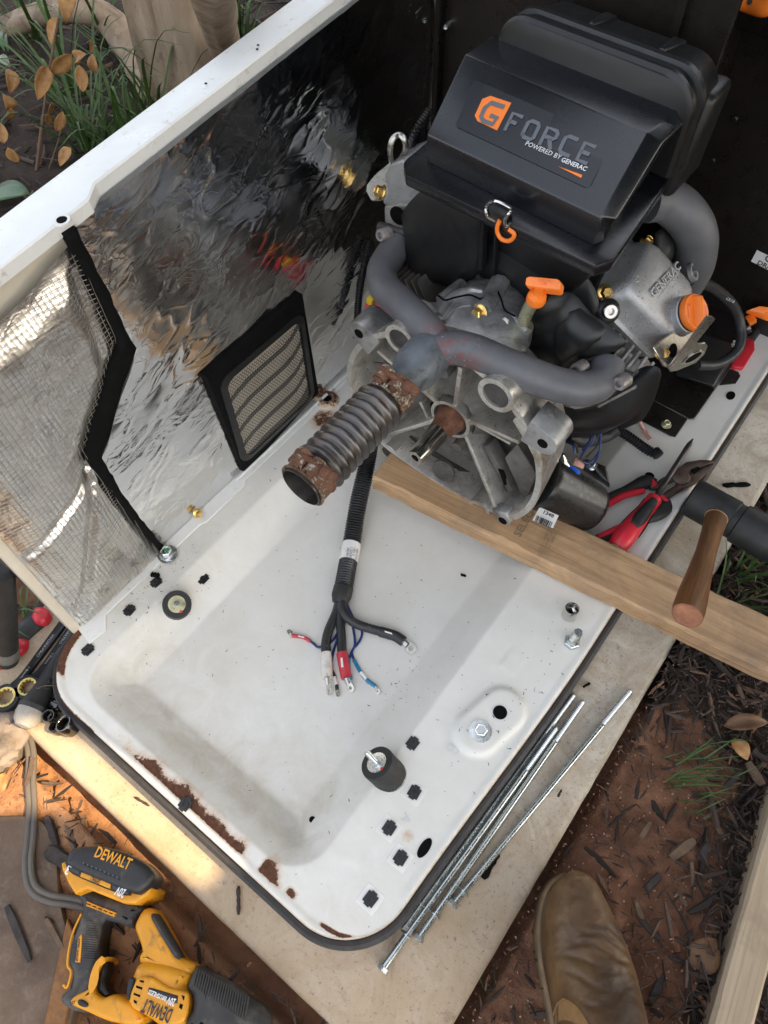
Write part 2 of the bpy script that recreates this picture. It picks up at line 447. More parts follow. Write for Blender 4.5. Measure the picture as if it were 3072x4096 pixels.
M['louvre'] = mat('beige_louvre', (0.62, 0.55, 0.45), 0.6, var=0.15, vs_=20)
# wood
def wood(name, c0, c1, c2, rough=0.65, ax='X', sc=1.0, stain=None, stamt=0.4):
    k = NB(name)
    s = {'X': (1.2, 22, 22), 'Y': (22, 1.2, 22), 'Z': (22, 22, 1.2)}[ax]
    v = k.mapping(tuple(a * sc for a in s))
    g = k.noise(3.0, 8, 0.65, vec=v, dist=1.4)
    c = k.ramp(g, [(0.28, c0), (0.5, c1), (0.72, c2)])
    s2 = {'X': (2.5, 260, 260), 'Y': (260, 2.5, 260), 'Z': (260, 260, 2.5)}[ax]
    g2 = k.noise(1.0, 4, 0.6, vec=k.mapping(tuple(a * sc for a in s2)))
    c = k.mix(k.ramp(g2, [(0.55, 0.0), (0.75, 0.55)]), c, tuple(x * 0.45 for x in c0))
    if stain is not None:
        c = k.mix(k.ramp(k.noise(9, 7, 0.7, dist=0.5), [(0.62 - 0.2 * stamt, 0.0), (0.75, 0.75)]), c, stain)
    k.set('Base Color', c); k.set('Roughness', rough)
    k.bump(k.math('ADD', g2, k.math('MULTIPLY', g, 0.5)), 0.35, 0.0012)
    return k.m
M['lumber'] = wood('weathered_pine', (0.26, 0.145, 0.068), (0.43, 0.265, 0.135), (0.53, 0.355, 0.20), 0.7, stain=(0.15, 0.10, 0.07), stamt=0.85)
M['lumber2'] = wood('grey_pine', (0.28, 0.20, 0.12), (0.40, 0.31, 0.21), (0.48, 0.39, 0.28), 0.8, stain=(0.20, 0.14, 0.09), stamt=0.6)
M['redwood'] = wood('red_brown_board', (0.07, 0.028, 0.012), (0.12, 0.045, 0.018), (0.17, 0.07, 0.03), 0.6)
M['handle'] = wood('varnished_hickory', (0.06, 0.025, 0.010), (0.15, 0.062, 0.018), (0.24, 0.11, 0.032), 0.4, ax='Z', sc=1.5)
M['handleend'] = mat('end_grain', (0.26, 0.10, 0.045), 0.6, var=0.4, vs_=90, bump=0.3, bs=200)
# concrete pad
k = NB('concrete')
c = k.ramp(k.noise(7, 8, 0.65), [(0.28, (0.29, 0.24, 0.18)), (0.5, (0.43, 0.385, 0.315)), (0.72, (0.57, 0.535, 0.475))])
c = k.mix(k.ramp(k.noise(240, 4, 0.7), [(0.60, 0.0), (0.68, 0.8)]), c, (0.14, 0.105, 0.075))
c = k.mix(k.ramp(k.noise(4.5, 6, 0.7, dist=0.7), [(0.52, 0.0), (0.72, 0.6)]), c, (0.33, 0.22, 0.12))
c = k.mix(k.ramp(k.noise(26, 8, 0.8), [(0.60, 0.0), (0.70, 0.6)]), c, (0.13, 0.105, 0.08))
c = k.mix(k.ramp(k.noise(11, 8, 0.75, dist=1.5), [(0.44, 0.0), (0.60, 0.5)]), c, (0.22, 0.165, 0.11))
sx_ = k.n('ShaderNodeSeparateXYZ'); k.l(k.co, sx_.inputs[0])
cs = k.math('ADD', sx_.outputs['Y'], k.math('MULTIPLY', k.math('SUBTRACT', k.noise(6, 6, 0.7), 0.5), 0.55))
c = k.mix(k.ramp(cs, [(0.02, 0.55), (0.38, 0.0)]), c, (0.40, 0.27, 0.15))   # warm light cast painted into the colour towards the front
c = k.mix(k.ramp(k.noise(210, 4, 0.7), [(0.60, 0.0), (0.67, 0.7)]), c, (0.15, 0.11, 0.075))
c = k.mix(k.ramp(k.noise(17, 9, 0.8, dist=0.8), [(0.56, 0.0), (0.66, 0.5)]), c, (0.17, 0.12, 0.08))
k.set('Base Color', c); k.set('Roughness', 0.85)
k.bump(k.math('ADD', k.noise(180, 7, 0.7), k.math('MULTIPLY', k.noise(620, 3), 0.4)), 0.45, 0.0015)
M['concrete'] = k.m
# ground
k = NB('clay_soil')
clay = k.attr('clay')
c = k.ramp(k.noise(14, 9, 0.7), [(0.28, (0.095, 0.045, 0.026)), (0.5, (0.195, 0.092, 0.052)), (0.74, (0.30, 0.155, 0.09))])
c = k.mix(k.ramp(k.noise(230, 4, 0.7), [(0.66, 0.0), (0.74, 0.6)]), c, (0.36, 0.26, 0.19))
dk = k.ramp(k.noise(40, 8, 0.72), [(0.3, (0.018, 0.012, 0.009)), (0.7, (0.06, 0.04, 0.028))])
cm = k.ramp(k.math('ADD', clay, k.math('MULTIPLY', k.math('SUBTRACT', k.noise(18, 8, 0.75), 0.5), 0.9)), [(0.40, 0.0), (0.62, 1.0)])
c = k.mix(cm, dk, c)
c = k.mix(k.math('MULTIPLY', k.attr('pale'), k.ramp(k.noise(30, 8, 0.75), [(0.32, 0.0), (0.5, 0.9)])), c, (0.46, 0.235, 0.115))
k.set('Base Color', c); k.set('Roughness', 0.9); k.set('Specular IOR Level', 0.3)
k.bump(k.math('ADD', k.noise(55, 9, 0.75), k.math('MULTIPLY', k.noise(300, 5, 0.7), 0.4)), 1.0, 0.008)
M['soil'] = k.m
# mulch chips: shade per chip
k = NB('bark_chips')
at = k.attr('shade')
c = k.ramp(at, [(0.0, (0.014, 0.010, 0.008)), (0.55, (0.050, 0.035, 0.028)), (0.85, (0.105, 0.07, 0.05)), (1.0, (0.24, 0.13, 0.07))])
c = k.mix(k.ramp(k.noise(220, 5, 0.7), [(0.4, 0.0), (0.7, 0.5)]), c, (0.02, 0.014, 0.011))
k.set('Base Color', c); k.set('Roughness', 0.85); k.set('Specular IOR Level', 0.35)
k.bump(k.noise(300, 5, 0.7), 0.5, 0.002)
M['bark'] = k.m
M['chipred'] = mat('red_wood_chip', (0.17, 0.065, 0.035), 0.8, var=0.4, vs_=90, bump=0.4, bs=300)
M['chiptan'] = mat('tan_wood_chip', (0.12, 0.075, 0.045), 0.8, var=0.4, vs_=90, bump=0.4, bs=300)
M['chipdark'] = mat('dark_bark_chip', (0.034, 0.026, 0.023), 0.8, var=0.5, vs_=70, bump=0.5, bs=250)
M['slab'] = mat('wet_brown_stone', (0.115, 0.070, 0.040), 0.55, var=0.45, vs_=14, bump=0.5, bs=120, dirt=(0.17, 0.125, 0.085), damt=0.5, dscale=55, bd=0.002)
M['rock'] = mat('grey_rock', (0.17, 0.14, 0.12), 0.85, var=0.5, vs_=25, bump=0.8, bs=120, bd=0.003)
M['rustyiron'] = mat('rusty_iron', (0.22, 0.095, 0.025), 0.7, var=0.5, vs_=30, bump=0.5, bs=200, dirt=(0.10, 0.05, 0.03), damt=0.6, dscale=30)
k = NB('smooth_tan_bark')
v = k.mapping((1, 1, 0.22))
c = k.ramp(k.noise(16, 7, 0.65, vec=v, dist=0.8), [(0.28, (0.13, 0.085, 0.055)), (0.5, (0.27, 0.20, 0.135)), (0.74, (0.40, 0.32, 0.23))])
c = k.mix(k.ramp(k.noise(30, 7, 0.75), [(0.56, 0.0), (0.70, 0.75)]), c, (0.10, 0.07, 0.05))
k.set('Base Color', c); k.set('Roughness', 0.75)
k.bump(k.noise(26, 7, 0.7, vec=v), 0.7, 0.008)
M['treebark'] = k.m
def leafmat(name, a, b, rough=0.5, sc=30):
    k = NB(name)
    k.set('Base Color', k.ramp(k.noise(sc, 5), [(0.3, a), (0.7, b)])); k.set('Roughness', rough)
    k.bump(k.noise(140, 4), 0.2, 0.001)
    return k.m
M['grass'] = leafmat('grass_blade', (0.022, 0.055, 0.010), (0.070, 0.125, 0.024), 0.6)
M['leafgreen'] = leafmat('green_leaf', (0.018, 0.06, 0.012), (0.035, 0.095, 0.02), 0.4)
M['leafdry'] = leafmat('dry_leaf', (0.22, 0.10, 0.03), (0.40, 0.22, 0.075), 0.6, 60)
M['leafbrown'] = leafmat('brown_leaf', (0.085, 0.04, 0.018), (0.17, 0.085, 0.035), 0.6, 50)
M['canopy'] = leafmat('canopy_leaf', (0.03, 0.07, 0.012), (0.06, 0.12, 0.025), 0.6, 3)
M['twig'] = mat('twig', (0.13, 0.075, 0.045), 0.8, var=0.4, vs_=40)
# power tool
M['yellowtool'] = mat('yellow_tool_plastic', (0.64, 0.27, 0.008), 0.45, var=0.16, vs_=18, bump=0.1, bs=500, dirt=(0.17, 0.09, 0.03), damt=0.28, dscale=34)
M['blacktool'] = mat('dusty_black_rubber', (0.030, 0.028, 0.026), 0.65, var=0.3, vs_=18, bump=0.3, bs=350, dirt=(0.12, 0.10, 0.08), damt=0.45, dscale=26)
M['blackbatt'] = mat('battery_black', (0.016, 0.015, 0.015), 0.45, var=0.25, vs_=40, bump=0.15, bs=400, dirt=(0.06, 0.045, 0.035), damt=0.2, dscale=50)
M['leather'] = None
k = NB('oiled_leather')
c = k.ramp(k.noise(13, 7, 0.65, dist=0.4), [(0.28, (0.040, 0.018, 0.007)), (0.5, (0.092, 0.046, 0.016)), (0.74, (0.180, 0.098, 0.036))])
c = k.mix(k.ramp(k.noise(120, 7, 0.75), [(0.56, 0.0), (0.75, 0.45)]), c, (0.03, 0.016, 0.008))
c = k.mix(k.math('MULTIPLY', k.attr('scuff'), k.ramp(k.noise(45, 8, 0.75), [(0.42, 0.0), (0.6, 0.8)])), c, (0.24, 0.145, 0.065))
k.set('Base Color', c); k.set('Roughness', k.ramp(k.noise(20, 5), [(0.3, 0.42), (0.7, 0.62)]))
wr = k.noise(26, 4, 0.6, vec=k.mapping((1, 1, 1)), dist=2.2)
k.bump(k.math('ADD', k.math('MULTIPLY', wr, 0.9), k.math('MULTIPLY', k.noise(420, 5), 0.25)), 0.4, 0.0035)
M['leather'] = k.m
M['sole'] = mat('brown_rubber_sole', (0.085, 0.052, 0.024), 0.7, var=0.3, vs_=20, bump=0.3, bs=200, dirt=(0.15, 0.085, 0.045), damt=0.5, dscale=30)
M['gore'] = mat('tan_elastic', (0.22, 0.115, 0.04), 0.8, var=0.2, vs_=60, bump=0.4, bs=600)
M['wrench'] = mat('black_oxide', (0.020, 0.020, 0.022), 0.4, 0.5, var=0.25, vs_=40)
M['brassring'] = mat('brass_gear', (0.60, 0.46, 0.16), 0.3, 0.9, var=0.3, vs_=90)
M['greycap'] = mat('grey_pommel', (0.30, 0.27, 0.23), 0.35, var=0.2, vs_=40)
M['cord'] = mat('grey_cord', (0.10, 0.088, 0.075), 0.55, var=0.15, vs_=30)
M['hole'] = flatmat('dark_hole', (0.004, 0.004, 0.004), 0.9, spec=0.1)
# ================================================================ GROUND, PAD
GZ = -0.080     # soil level
PADZ = -0.045   # concrete top
def lift(x, y):
    return (0.012 if 0.06 < x < 0.3 and y < 1.5 else 0.0) + 0.016 * sstep(0.05, -0.15, x) * sstep(-0.30, -0.12, y) * (1 if y < -0.06 else 0)
def clayness(x, y):
    a = 0.0
    if y < 0.75: a = max(a, sstep(0.34, 0.20, x + 0.07 * fbm(x * 5, y * 5)) * sstep(0.62, 0.42, y))
    a *= sstep(-0.3, -0.12, y + 0.35 * (x < -0.2) + 0.0)
    b = sstep(0.22, 0.08, math.hypot(x + 0.56, y + 0.17)) ; a = max(a, b)
    return a
xs = np.unique(np.concatenate([np.linspace(-60, -4, 12), np.linspace(-4, -1, 60), np.linspace(-1, 0.8, 330), np.linspace(0.8, 3, 20), np.linspace(3, 60, 12)]))
ys = np.unique(np.concatenate([np.linspace(-60, -1.5, 12), np.linspace(-1.5, -0.5, 20), np.linspace(-0.5, 1.3, 330), np.linspace(1.3, 4, 60), np.linspace(4, 60, 12)]))
gv = []; cl = []
for y in ys:
    for x in xs:
        near = 1.0 if (abs(x) < 5 and abs(y) < 5) else 0.0
        inpad = (-0.74 < x < 0.10 and -0.12 < y < 1.5)
        h = (0.022 * fbm(x * 3.1, y * 3.1, 2.0) + 0.008 * fbm(x * 14, y * 14, 5.0)) * near
        if inpad: h -= 0.03
        else: h += lift(x, y)
        h += 0.0045 * fbm(x * 42, y * 42, 8.0) * near
        gv.append((x, y, GZ + h)); cl.append(clayness(x, y))
nx, ny = len(xs), len(ys)
gf = [(j * nx + i, j * nx + i + 1, (j + 1) * nx + i + 1, (j + 1) * nx + i) for j in range(ny - 1) for i in range(nx - 1)]
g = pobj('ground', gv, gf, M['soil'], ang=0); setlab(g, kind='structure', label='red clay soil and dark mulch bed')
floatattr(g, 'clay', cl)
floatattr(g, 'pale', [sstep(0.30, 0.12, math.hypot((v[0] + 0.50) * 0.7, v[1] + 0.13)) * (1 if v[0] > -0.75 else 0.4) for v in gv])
def ground_z(x, y):
    return GZ + 0.022 * fbm(x * 3.1, y * 3.1, 2.0) + 0.008 * fbm(x * 14, y * 14, 5.0) + lift(x, y)
# concrete pad with rounded corners and rough edge
def rrect(x0, x1, y0, y1, r, n=10, step=0.02):
    pts = []
    for cxx, cyy, a0 in ((x1 - r, y0 + r, -90), (x1 - r, y1 - r, 0), (x0 + r, y1 - r, 90), (x0 + r, y0 + r, 180)):
        for k_ in range(n + 1):
            a = R_(a0 + 90 * k_ / n); pts.append(V((cxx + r * math.cos(a), cyy + r * math.sin(a), 0)))
    out = []
    for i, p in enumerate(pts):
        q = pts[(i + 1) % len(pts)]; m = max(1, int((q - p).length / step))
        for k_ in range(m): out.append(p.lerp(q, k_ / m))
    return out
ol = rrect(-0.745, 0.080, -0.085, 1.62, 0.075)
rings = []
cen = V((-0.33, 0.75, 0))
for off, z in ((0.004, -0.145), (0.004, PADZ - 0.014), (0.001, PADZ - 0.005), (-0.006, PADZ)):
    ring = []
    for i, p in enumerate(ol):
        t = (ol[(i + 1) % len(ol)] - ol[i - 1]).normalized(); n_ = V((t.y, -t.x, 0))
        wob = 0.0007 * fbm(p.x * 25, p.y * 25)
        ring.append(V((p.x, p.y, z)) + n_ * (off + wob))
    rings.append(ring)
bm = B(); loft(bm, rings, cap=True)
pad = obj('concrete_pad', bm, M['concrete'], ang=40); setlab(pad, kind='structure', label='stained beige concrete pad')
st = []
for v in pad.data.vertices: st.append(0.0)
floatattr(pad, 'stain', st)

# wet brown stone slab at the bottom left and the rusty strip along its edge
t = thing('paving_stone', 'smooth wet brown stone slab under the grey cord at the lower left', 'paving stone', (-0.55, -0.32, GZ))
pl = [P(u, v, -0.06) for u, v in ((-260, 3290), (0, 3262), (150, 3275), (215, 3370), (235, 3560), (262, 3700), (330, 3850), (260, 4200), (200, 4500), (-400, 4600))]
bm = B(); prism(bm, crom(pl, 4, True), (0, 0, -0.05)); bevel(bm, 0.004, 2, 40)
obj('slab_top', bm, M['slab'], t)
a0, a1 = P(268, 3670, -0.053), P(130, 4300, -0.053); b0, b1 = P(322, 3790, -0.053), P(215, 4300, -0.053)
bm = B(); prism(bm, [a0, b0, b1, a1], (0, 0, -0.010)); bevel(bm, 0.0015, 1)
o = obj('rusty_strip', bm, M['rustyiron']); setlab(o, 'flat orange-brown rusty iron strip beside the yellow saw', 'metal strip')
# grey rock at left edge in the sun
bm = B()
bmesh.ops.create_icosphere(bm, subdivisions=4, radius=1.0)
c0 = P(-5, 2985, -0.06)
for v in bm.verts:
    d = 1 + 0.28 * fbm(v.co.x * 1.7, v.co.y * 1.7, v.co.z * 1.7) + 0.08 * fbm(v.co.x * 6, v.co.y * 6, v.co.z * 6)
    v.co = c0 + V((v.co.x * 0.040 * d, v.co.y * 0.055 * d, v.co.z * 0.034 * d))
o = obj('rock', bm, M['rock'], ang=60); setlab(o, 'jagged grey rock in the sun at the left edge beside the pad corner', 'rock')

# ================================================================ MULCH (uncountable chips, one mesh)
def chips(name, spots, mat_, lab):
    vs, fs, sh = [], [], []
    for (x, y, z, ln, wd, th, yaw, tilt, shade) in spots:
        n0 = len(vs)
        ca, sa = math.cos(yaw), math.sin(yaw)
        for s_, wf in ((-1, random.uniform(0.25, 0.9)), (-0.2, 1.0), (1, random.uniform(0.15, 0.8))):
            jit = random.uniform(-0.2, 0.2) * wd
            for lx, hz in ((-1, 0), (1, 0), (0.6, 1), (-0.6, 1)):
                px = s_ * ln / 2; py = lx * wd / 2 * wf + jit; pz = (hz * th) + px * tilt
                vs.append((x + px * ca - py * sa, y + px * sa + py * ca, z + pz)); sh.append(shade)
        for a in (0, 4):
            for i in range(4):
                j = (i + 1) % 4
                fs.append((n0 + a + i, n0 + a + j, n0 + a + 4 + j, n0 + a + 4 + i))
        fs.append((n0 + 3, n0 + 2, n0 + 1, n0)); fs.append((n0 + 8, n0 + 9, n0 + 10, n0 + 11))
    o = pobj(name, vs, fs, mat_, smooth=False); setlab(o, lab, None, None, 'stuff')
    floatattr(o, 'shade', sh); return o
spots = []
def scatter(n, x0, x1, y0, y1, lmin, lmax, cond):
    k_ = 0
    while k_ < n:
        x = random.uniform(x0, x1); y = random.uniform(y0, y1)
        if not cond(x, y): continue
        ln = random.uniform(lmin, lmax) * random.choice((0.5, 0.8, 1, 1.3)); wd = min(0.011, ln * random.uniform(0.07, 0.24))
        th = wd * random.uniform(0.25, 0.6)
        sw = fbm(x * 6, y * 6, 9) * 3.0
        spots.append((x, y, ground_z(x, y) + random.uniform(-0.004, 0.012), ln, wd, th, random.gauss(sw, 1.0), random.gauss(0, 0.16), random.random() ** 1.25))
        k_ += 1
def offpad(x, y): return not (-0.765 < x < 0.090 and -0.10 < y < 1.64)
def rightc(x, y):
    if not offpad(x, y): return False
    return random.random() > 0.93 * clayness(x, y)
scatter(15000, 0.085, 0.62, -0.12, 1.1, 0.008, 0.030, rightc)
scatter(700, 0.085, 0.62, -0.12, 1.1, 0.03, 0.055, rightc)
scatter(5000, 0.085, 0.5, -0.25, 0.7, 0.004, 0.014, lambda x, y: offpad(x, y) and random.random() > 0.7 * clayness(x, y))
scatter(6000, -0.62, 0.3, -0.42, -0.08, 0.008, 0.034, lambda x, y: offpad(x, y) and random.random() > 0.93 * clayness(x, y) and not (x < -0.40 and y < -0.15))
scatter(9000, -3.4, -0.76, 0.0, 3.4, 0.018, 0.075, lambda x, y: True)
scatter(1500, -1.1, -0.74, -0.35, 0.5, 0.015, 0.05, lambda x, y: random.random() > clayness(x, y))
scatter(900, 0.05, 0.6, 1.0, 1.8, 0.015, 0.05, offpad)
chips('mulch', spots, M['bark'], 'dark shredded bark mulch covering the soil')
# pale grit
spots = []
for _ in range(700):
    x = random.uniform(0.09, 0.42); y = random.uniform(-0.1, 0.62)
    spots.append((x, y, ground_z(x, y), random.uniform(0.001, 0.0035), random.uniform(0.001, 0.003), 0.002, random.uniform(0, 6), 0, random.choice((0.9, 1.0, 1.0))))
chips('grit', spots, mat('pale_grit', (0.36, 0.24, 0.18), 0.8, var=0.4, vs_=200), 'pale grit on the red clay')
spots = []
for _ in range(2600):
    x = random.uniform(0.085, 0.42); y = random.uniform(-0.2, 0.62)
    if random.random() < 0.25: x = random.uniform(-0.62, 0.1); y = random.uniform(-0.4, -0.085)
    if not offpad(x, y) or random.random() > clayness(x, y): continue
    r_ = random.uniform(0.001, 0.0038)
    spots.append((x, y, ground_z(x, y) - 0.001, r_ * 1.6, r_, r_ * 0.6, random.uniform(0, 6), random.gauss(0, .2), random.random()))
chips('clay_crumbs', spots, mat('clay_crumb', (0.15, 0.07, 0.04), 0.9, var=0.5, vs_=60, bump=0.5, bs=300), 'small crumbs of red clay on the soil')
# bigger chips that can be picked out one by one
def chip_thing(u0, v0, u1, v1, wpx, m, label, z=None, group=None, name='wood_chip'):
    zz = -0.067 if z is None else z
    a, b = P(u0, v0, zz), P(u1, v1, zz)
    d = (b - a); L = d.length; d.normalize(); s = V((-d.y, d.x, 0)); w_ = wpx * 0.00037
    bm = B(); rings = []
    for i in range(7):
        t_ = i / 6; ww = w_ / 2 * (0.55 + 0.45 * math.sin(math.pi * (0.12 + 0.76 * t_)) + random.uniform(-0.12, 0.12))
        c_ = a.lerp(b, t_) + V((0, 0, random.uniform(-0.001, 0.001))); th = w_ * 0.28
        rings.append([c_ - s * ww, c_ + s * ww, c_ + s * ww * 0.7 + V((0, 0, th)), c_ - s * ww * 0.7 + V((0, 0, th * 0.9))])
    loft(bm, rings)
    o = obj(name, bm, m, ang=30); return setlab(o, label, 'wood chip', group)
chip_thing(2680, 3435, 2775, 3360, 42, M['chiptan'], 'broad tan wood chip on the mulch above the boot')
chip_thing(2688, 3680, 2708, 3808, 34, M['chipred'], 'reddish wood chip lying upright beside the brown leaf')
chip_thing(2795, 3440, 2835, 3380, 38, M['chipdark'], 'squarish dark bark chip right of the tan one')
chip_thing(30, 3625, 120, 3845, 30, M['chipdark'], 'long dark bark sliver on the wet stone slab', z=-0.055)
chip_thing(185, 3675, 250, 3790, 22, M['chiptan'], 'thin bark sliver crossing the stone slab edge', z=-0.054)
chip_thing(190, 3270, 230, 3420, 34, M['chipdark'], 'dark bark splinter right of the grey cord', z=-0.063)
chip_thing(262, 3270, 300, 3400, 26, M['chiptan'], 'brown bark splinter above the tool battery', z=-0.06)
chip_thing(335, 3260, 330, 3400, 20, M['chiptan'], 'narrow brown twig stump above the battery', z=-0.06)
chip_thing(190, 3400, 270, 3450, 60, M['chipdark'], 'thick dark bark block left of the battery', z=-0.061)
for u0, v0, u1, v1, wp, lab_ in (
    (2600, 3290, 2560, 3350, 20, 'dark bark chip on the clay nearest the lone steel rod'),
    (2870, 3520, 2930, 3570, 22, 'dark bark chip left of the grass tuft roots on the mulch'),
    (2640, 3500, 2580, 3560, 26, 'dark bark chip a little above the broad tan chip'),
    (2900, 3150, 2960, 3090, 24, 'dark bark chip just below the small grass tuft'),
    (2700, 3560, 2745, 3625, 26, 'dark bark chip under the broad tan chip, left of the squarish one'),
    (2560, 3680, 2640, 3760, 22, 'dark bark chip close to the boot on its toe side'),
    (2790, 3700, 2730, 3770, 22, 'dark bark chip above the broad brown leaf'),
    (2655, 3900, 2600, 4010, 30, 'dark bark chip at the bottom between boot and batten, below the leaf'),
    (2860, 3290, 2900, 3360, 20, 'dark bark chip right of the tan one, near the batten'),
    (2900, 3640, 2960, 3700, 24, 'dark bark chip touching the upper shadow of the batten'),
    (2990, 3050, 3050, 3140, 40, 'large dark bark chip at the right edge below the withered leaf stalk'),
    (2660, 3820, 2760, 3830, 18, 'dark bark chip beside the lower end of the reddish chip'),
    (2540, 3600, 2570, 3680, 22, 'dark bark chip just above the boot toe on the clay'),
    (2730, 2920, 2760, 2820, 22, 'dark bark chip between the plank and the rods on the soil'),
    (2820, 2650, 2900, 2700, 24, 'dark bark chip just below the plank at its right part'),
    (2950, 2740, 2985, 2830, 22, 'dark bark chip near the right edge midway between plank and leaf'),
):
    chip_thing(u0, v0, u1, v1, wp, random.choice((M['chipdark'], M['chipdark'], M['chiptan'])), lab_, group='bark chips in the mulch')

# ================================================================ LEAVES, GRASS, TREE
def leaf_bm(bm, base, tip, wid, nrm, fold=0.25, curl=0.15, n=9, shape=1.0):
    base, tip = V(base), V(tip); d = tip - base; L = d.length; d.normalize()
    nrm = V(nrm); nrm = (nrm - d * nrm.dot(d)).normalized(); s = d.cross(nrm)
    rows = []
    for i in range(n):
        t_ = i / (n - 1); ww = wid / 2 * (math.sin(math.pi * t_ ** (0.8 * shape)) ** 0.8) + 0.0006
        c_ = base + d * (L * t_) + nrm * (curl * L * math.sin(math.pi * t_))
        rows.append([c_ - s * ww + nrm * ww * fold, c_ - s * ww * 0.5 + nrm * ww * fold * 0.4, c_, c_ + s * ww * 0.5 + nrm * ww * fold * 0.4, c_ + s * ww + nrm * ww * fold])
    loft(bm, rows, closed=False)
def leaf_thing(name, u0, v0, u1, v1, wpx, z0, z1, m, label, nrm=(0, 0, 1), parent=None, cat='leaf', k=0.00037, **kw):
    a, b = P(u0, v0, z0), P(u1, v1, z1)
    bm = B(); dist_ = (a - CAM).length
    leaf_bm(bm, a, b, wpx * dist_ / F, nrm, **kw)
    o = obj(name, bm, m, parent, ang=0)
    o.modifiers.new('thickness', 'SOLIDIFY').thickness = 0.0005
    if parent is None: setlab(o, label, cat)
    return o
leaf_thing('fallen_leaf', 2765, 3880, 2865, 3755, 95, -0.063, -0.055, M['leafbrown'], 'broad brown leaf lying on the mulch beside the timber', fold=0.15, curl=0.1)
leaf_thing('fallen_leaf', 2925, 2960, 2990, 3040, 55, -0.055, -0.06, M['leafdry'], 'pale tan curled leaf below the plank end', fold=0.5)
leaf_thing('fallen_leaf', 2895, 2905, 3072, 2890, 55, -0.06, -0.05, M['leafbrown'], 'withered brown leaf stalk at the right edge', fold=0.6)
leaf_thing('fallen_leaf', -10, 3175, 20, 3090, 60, -0.055, -0.05, M['leafdry'], 'orange dry leaf at the left edge in the sunlight', fold=0.3)
leaf_thing('broad_leaf', -60, 790, 118, 775, 120, -0.05, -0.02, M['leafgreen'], 'broad glossy green leaf at the left edge beside the white panel', fold=0.12, curl=0.06)
leaf_thing('broad_leaf', -20, 235, 40, 268, 40, 0.0, 0.0, mat('grey_green_leaf', (0.16, 0.19, 0.13), 0.5), 'small grey-green leaf at the left edge above the dry leaves', fold=0.2)
for (u0, v0, u1, v1, wp, lab_) in ((0, 140, 18, 205, 26, 'lower'), (22, 150, 34, 205, 18, 'right-hand'), (8, 155, 6, 120, 22, 'top')):
    leaf_thing('small_leaf', u0, v0, u1, v1, wp, 0.0, 0.02, M['leafgreen'], lab_ + ' one of three small round green leaves near the upper left corner', fold=0.2)['group'] = 'small round leaves in the corner'
# dry sprig: one stem with hanging dry leaves
sz = 0.10
spr = thing('dry_sprig', 'upright dead sprig with curled yellow-brown leaves in the upper left', 'dead plant', P(150, 720, GZ))
bm = B(); tube(bm, crom([P(140, 730, -0.1), P(165, 520, 0.02), P(190, 330, 0.12), P(215, 180, 0.2), P(235, 70, 0.26)], 6), [0.004] * 8 + [0.003] * 17, 6)
obj('stem', bm, M['twig'], spr)
bm = B(); tube(bm, crom([P(45, 730, -0.1), P(110, 790, -0.055), P(150, 720, -0.1)], 6), 0.0025, 6); tube(bm, [P(180, 720, -0.1), P(235, 560, 0.0), P(250, 490, 0.05)], 0.002, 6)
obj('twig', bm, M['twig'], spr)
for (u0, v0, u1, v1, wp, z0) in ((270, -30, 265, 95, 70, .22), (235, 70, 205, 185, 40, .2), (285, 215, 205, 295, 68, .16), (190, 265, 150, 400, 62, .14), (315, 260, 330, 370, 55, .15), (370, 215, 385, 290, 40, .16), (345, 215, 320, 250, 45, .16), (35, 275, 38, 375, 52, .1), (10, 375, 30, 445, 55, .08), (45, 430, 5, 475, 40, .07), (0, 490, 15, 575, 50, .05), (250, 445, 225, 525, 44, .08), (205, 410, 195, 460, 34, .08), (185, 455, 200, 500, 30, .08), (30, 590, 75, 650, 48, .02), (285, 590, 240, 665, 46, .02), (365, 160, 360, 215, 20, .16)):
    bm = B(); a, b = P(u0, v0, z0 + 0.02), P(u1, v1, z0 - 0.02)
    leaf_bm(bm, a, b, wp * 0.78 * (a - CAM).length / F, (CAM - a).normalized() + V((random.gauss(0, 0.45), random.gauss(0, 0.45), random.gauss(0, 0.3))), fold=random.uniform(0.25, 0.9), curl=random.uniform(-0.25, 0.35), shape=random.uniform(0.7, 1.2))
    o = obj('dry_leaf', bm, M['leafdry'], spr, ang=0); o.modifiers.new('thickness', 'SOLIDIFY').thickness = 0.0006
# grass
def blade(bm, base, tip, sag, wd):
    base, tip = V(base), V(tip)
    mid = base.lerp(tip, 0.55) + V((0, 0, sag))
    pts = crom([base, mid, tip], 4)
    side = (tip - base).cross(V((0, 0, 1)))
    side = side.normalized() if side.length > 1e-5 else V((1, 0, 0))
    L = []
    for i, p in enumerate(pts):
        f = 1 - (i / (len(pts) - 1)) ** 2
        L.append([p - side * wd * f / 2, p + V((0, 0, -wd * 0.25 * f)), p + side * wd * f / 2 + V((0, 0, 0.0001))])
    loft(bm, L, closed=False)
def tuft(name, u, v, n, ln, spread, wd, label, z=-0.1, lean=(0, 0)):
    b = P(u, v, z); bm = B()
    for _ in range(n):
        a = random.uniform(0, 6.283); l_ = ln * random.uniform(0.45, 1.1); s_ = spread * random.uniform(0.4, 1.2)
        base = b + V((random.gauss(0, 0.018), random.gauss(0, 0.018), 0))
        tip = base + V((math.cos(a) * l_ * s_ + lean[0] * l_, math.sin(a) * l_ * s_ + lean[1] * l_, l_ * random.uniform(0.35, 0.9)))
        blade(bm, base, tip, l_ * random.uniform(0.1, 0.3), wd * random.uniform(0.7, 1.2))
    o = obj(name, bm, M['grass'], ang=0); return setlab(o, label, 'grass', 'grass tufts')
tuft('grass_tuft', 380, 640, 30, 0.42, 0.7, 0.010, 'grass tuft with long arching blades beside the dry leaves')
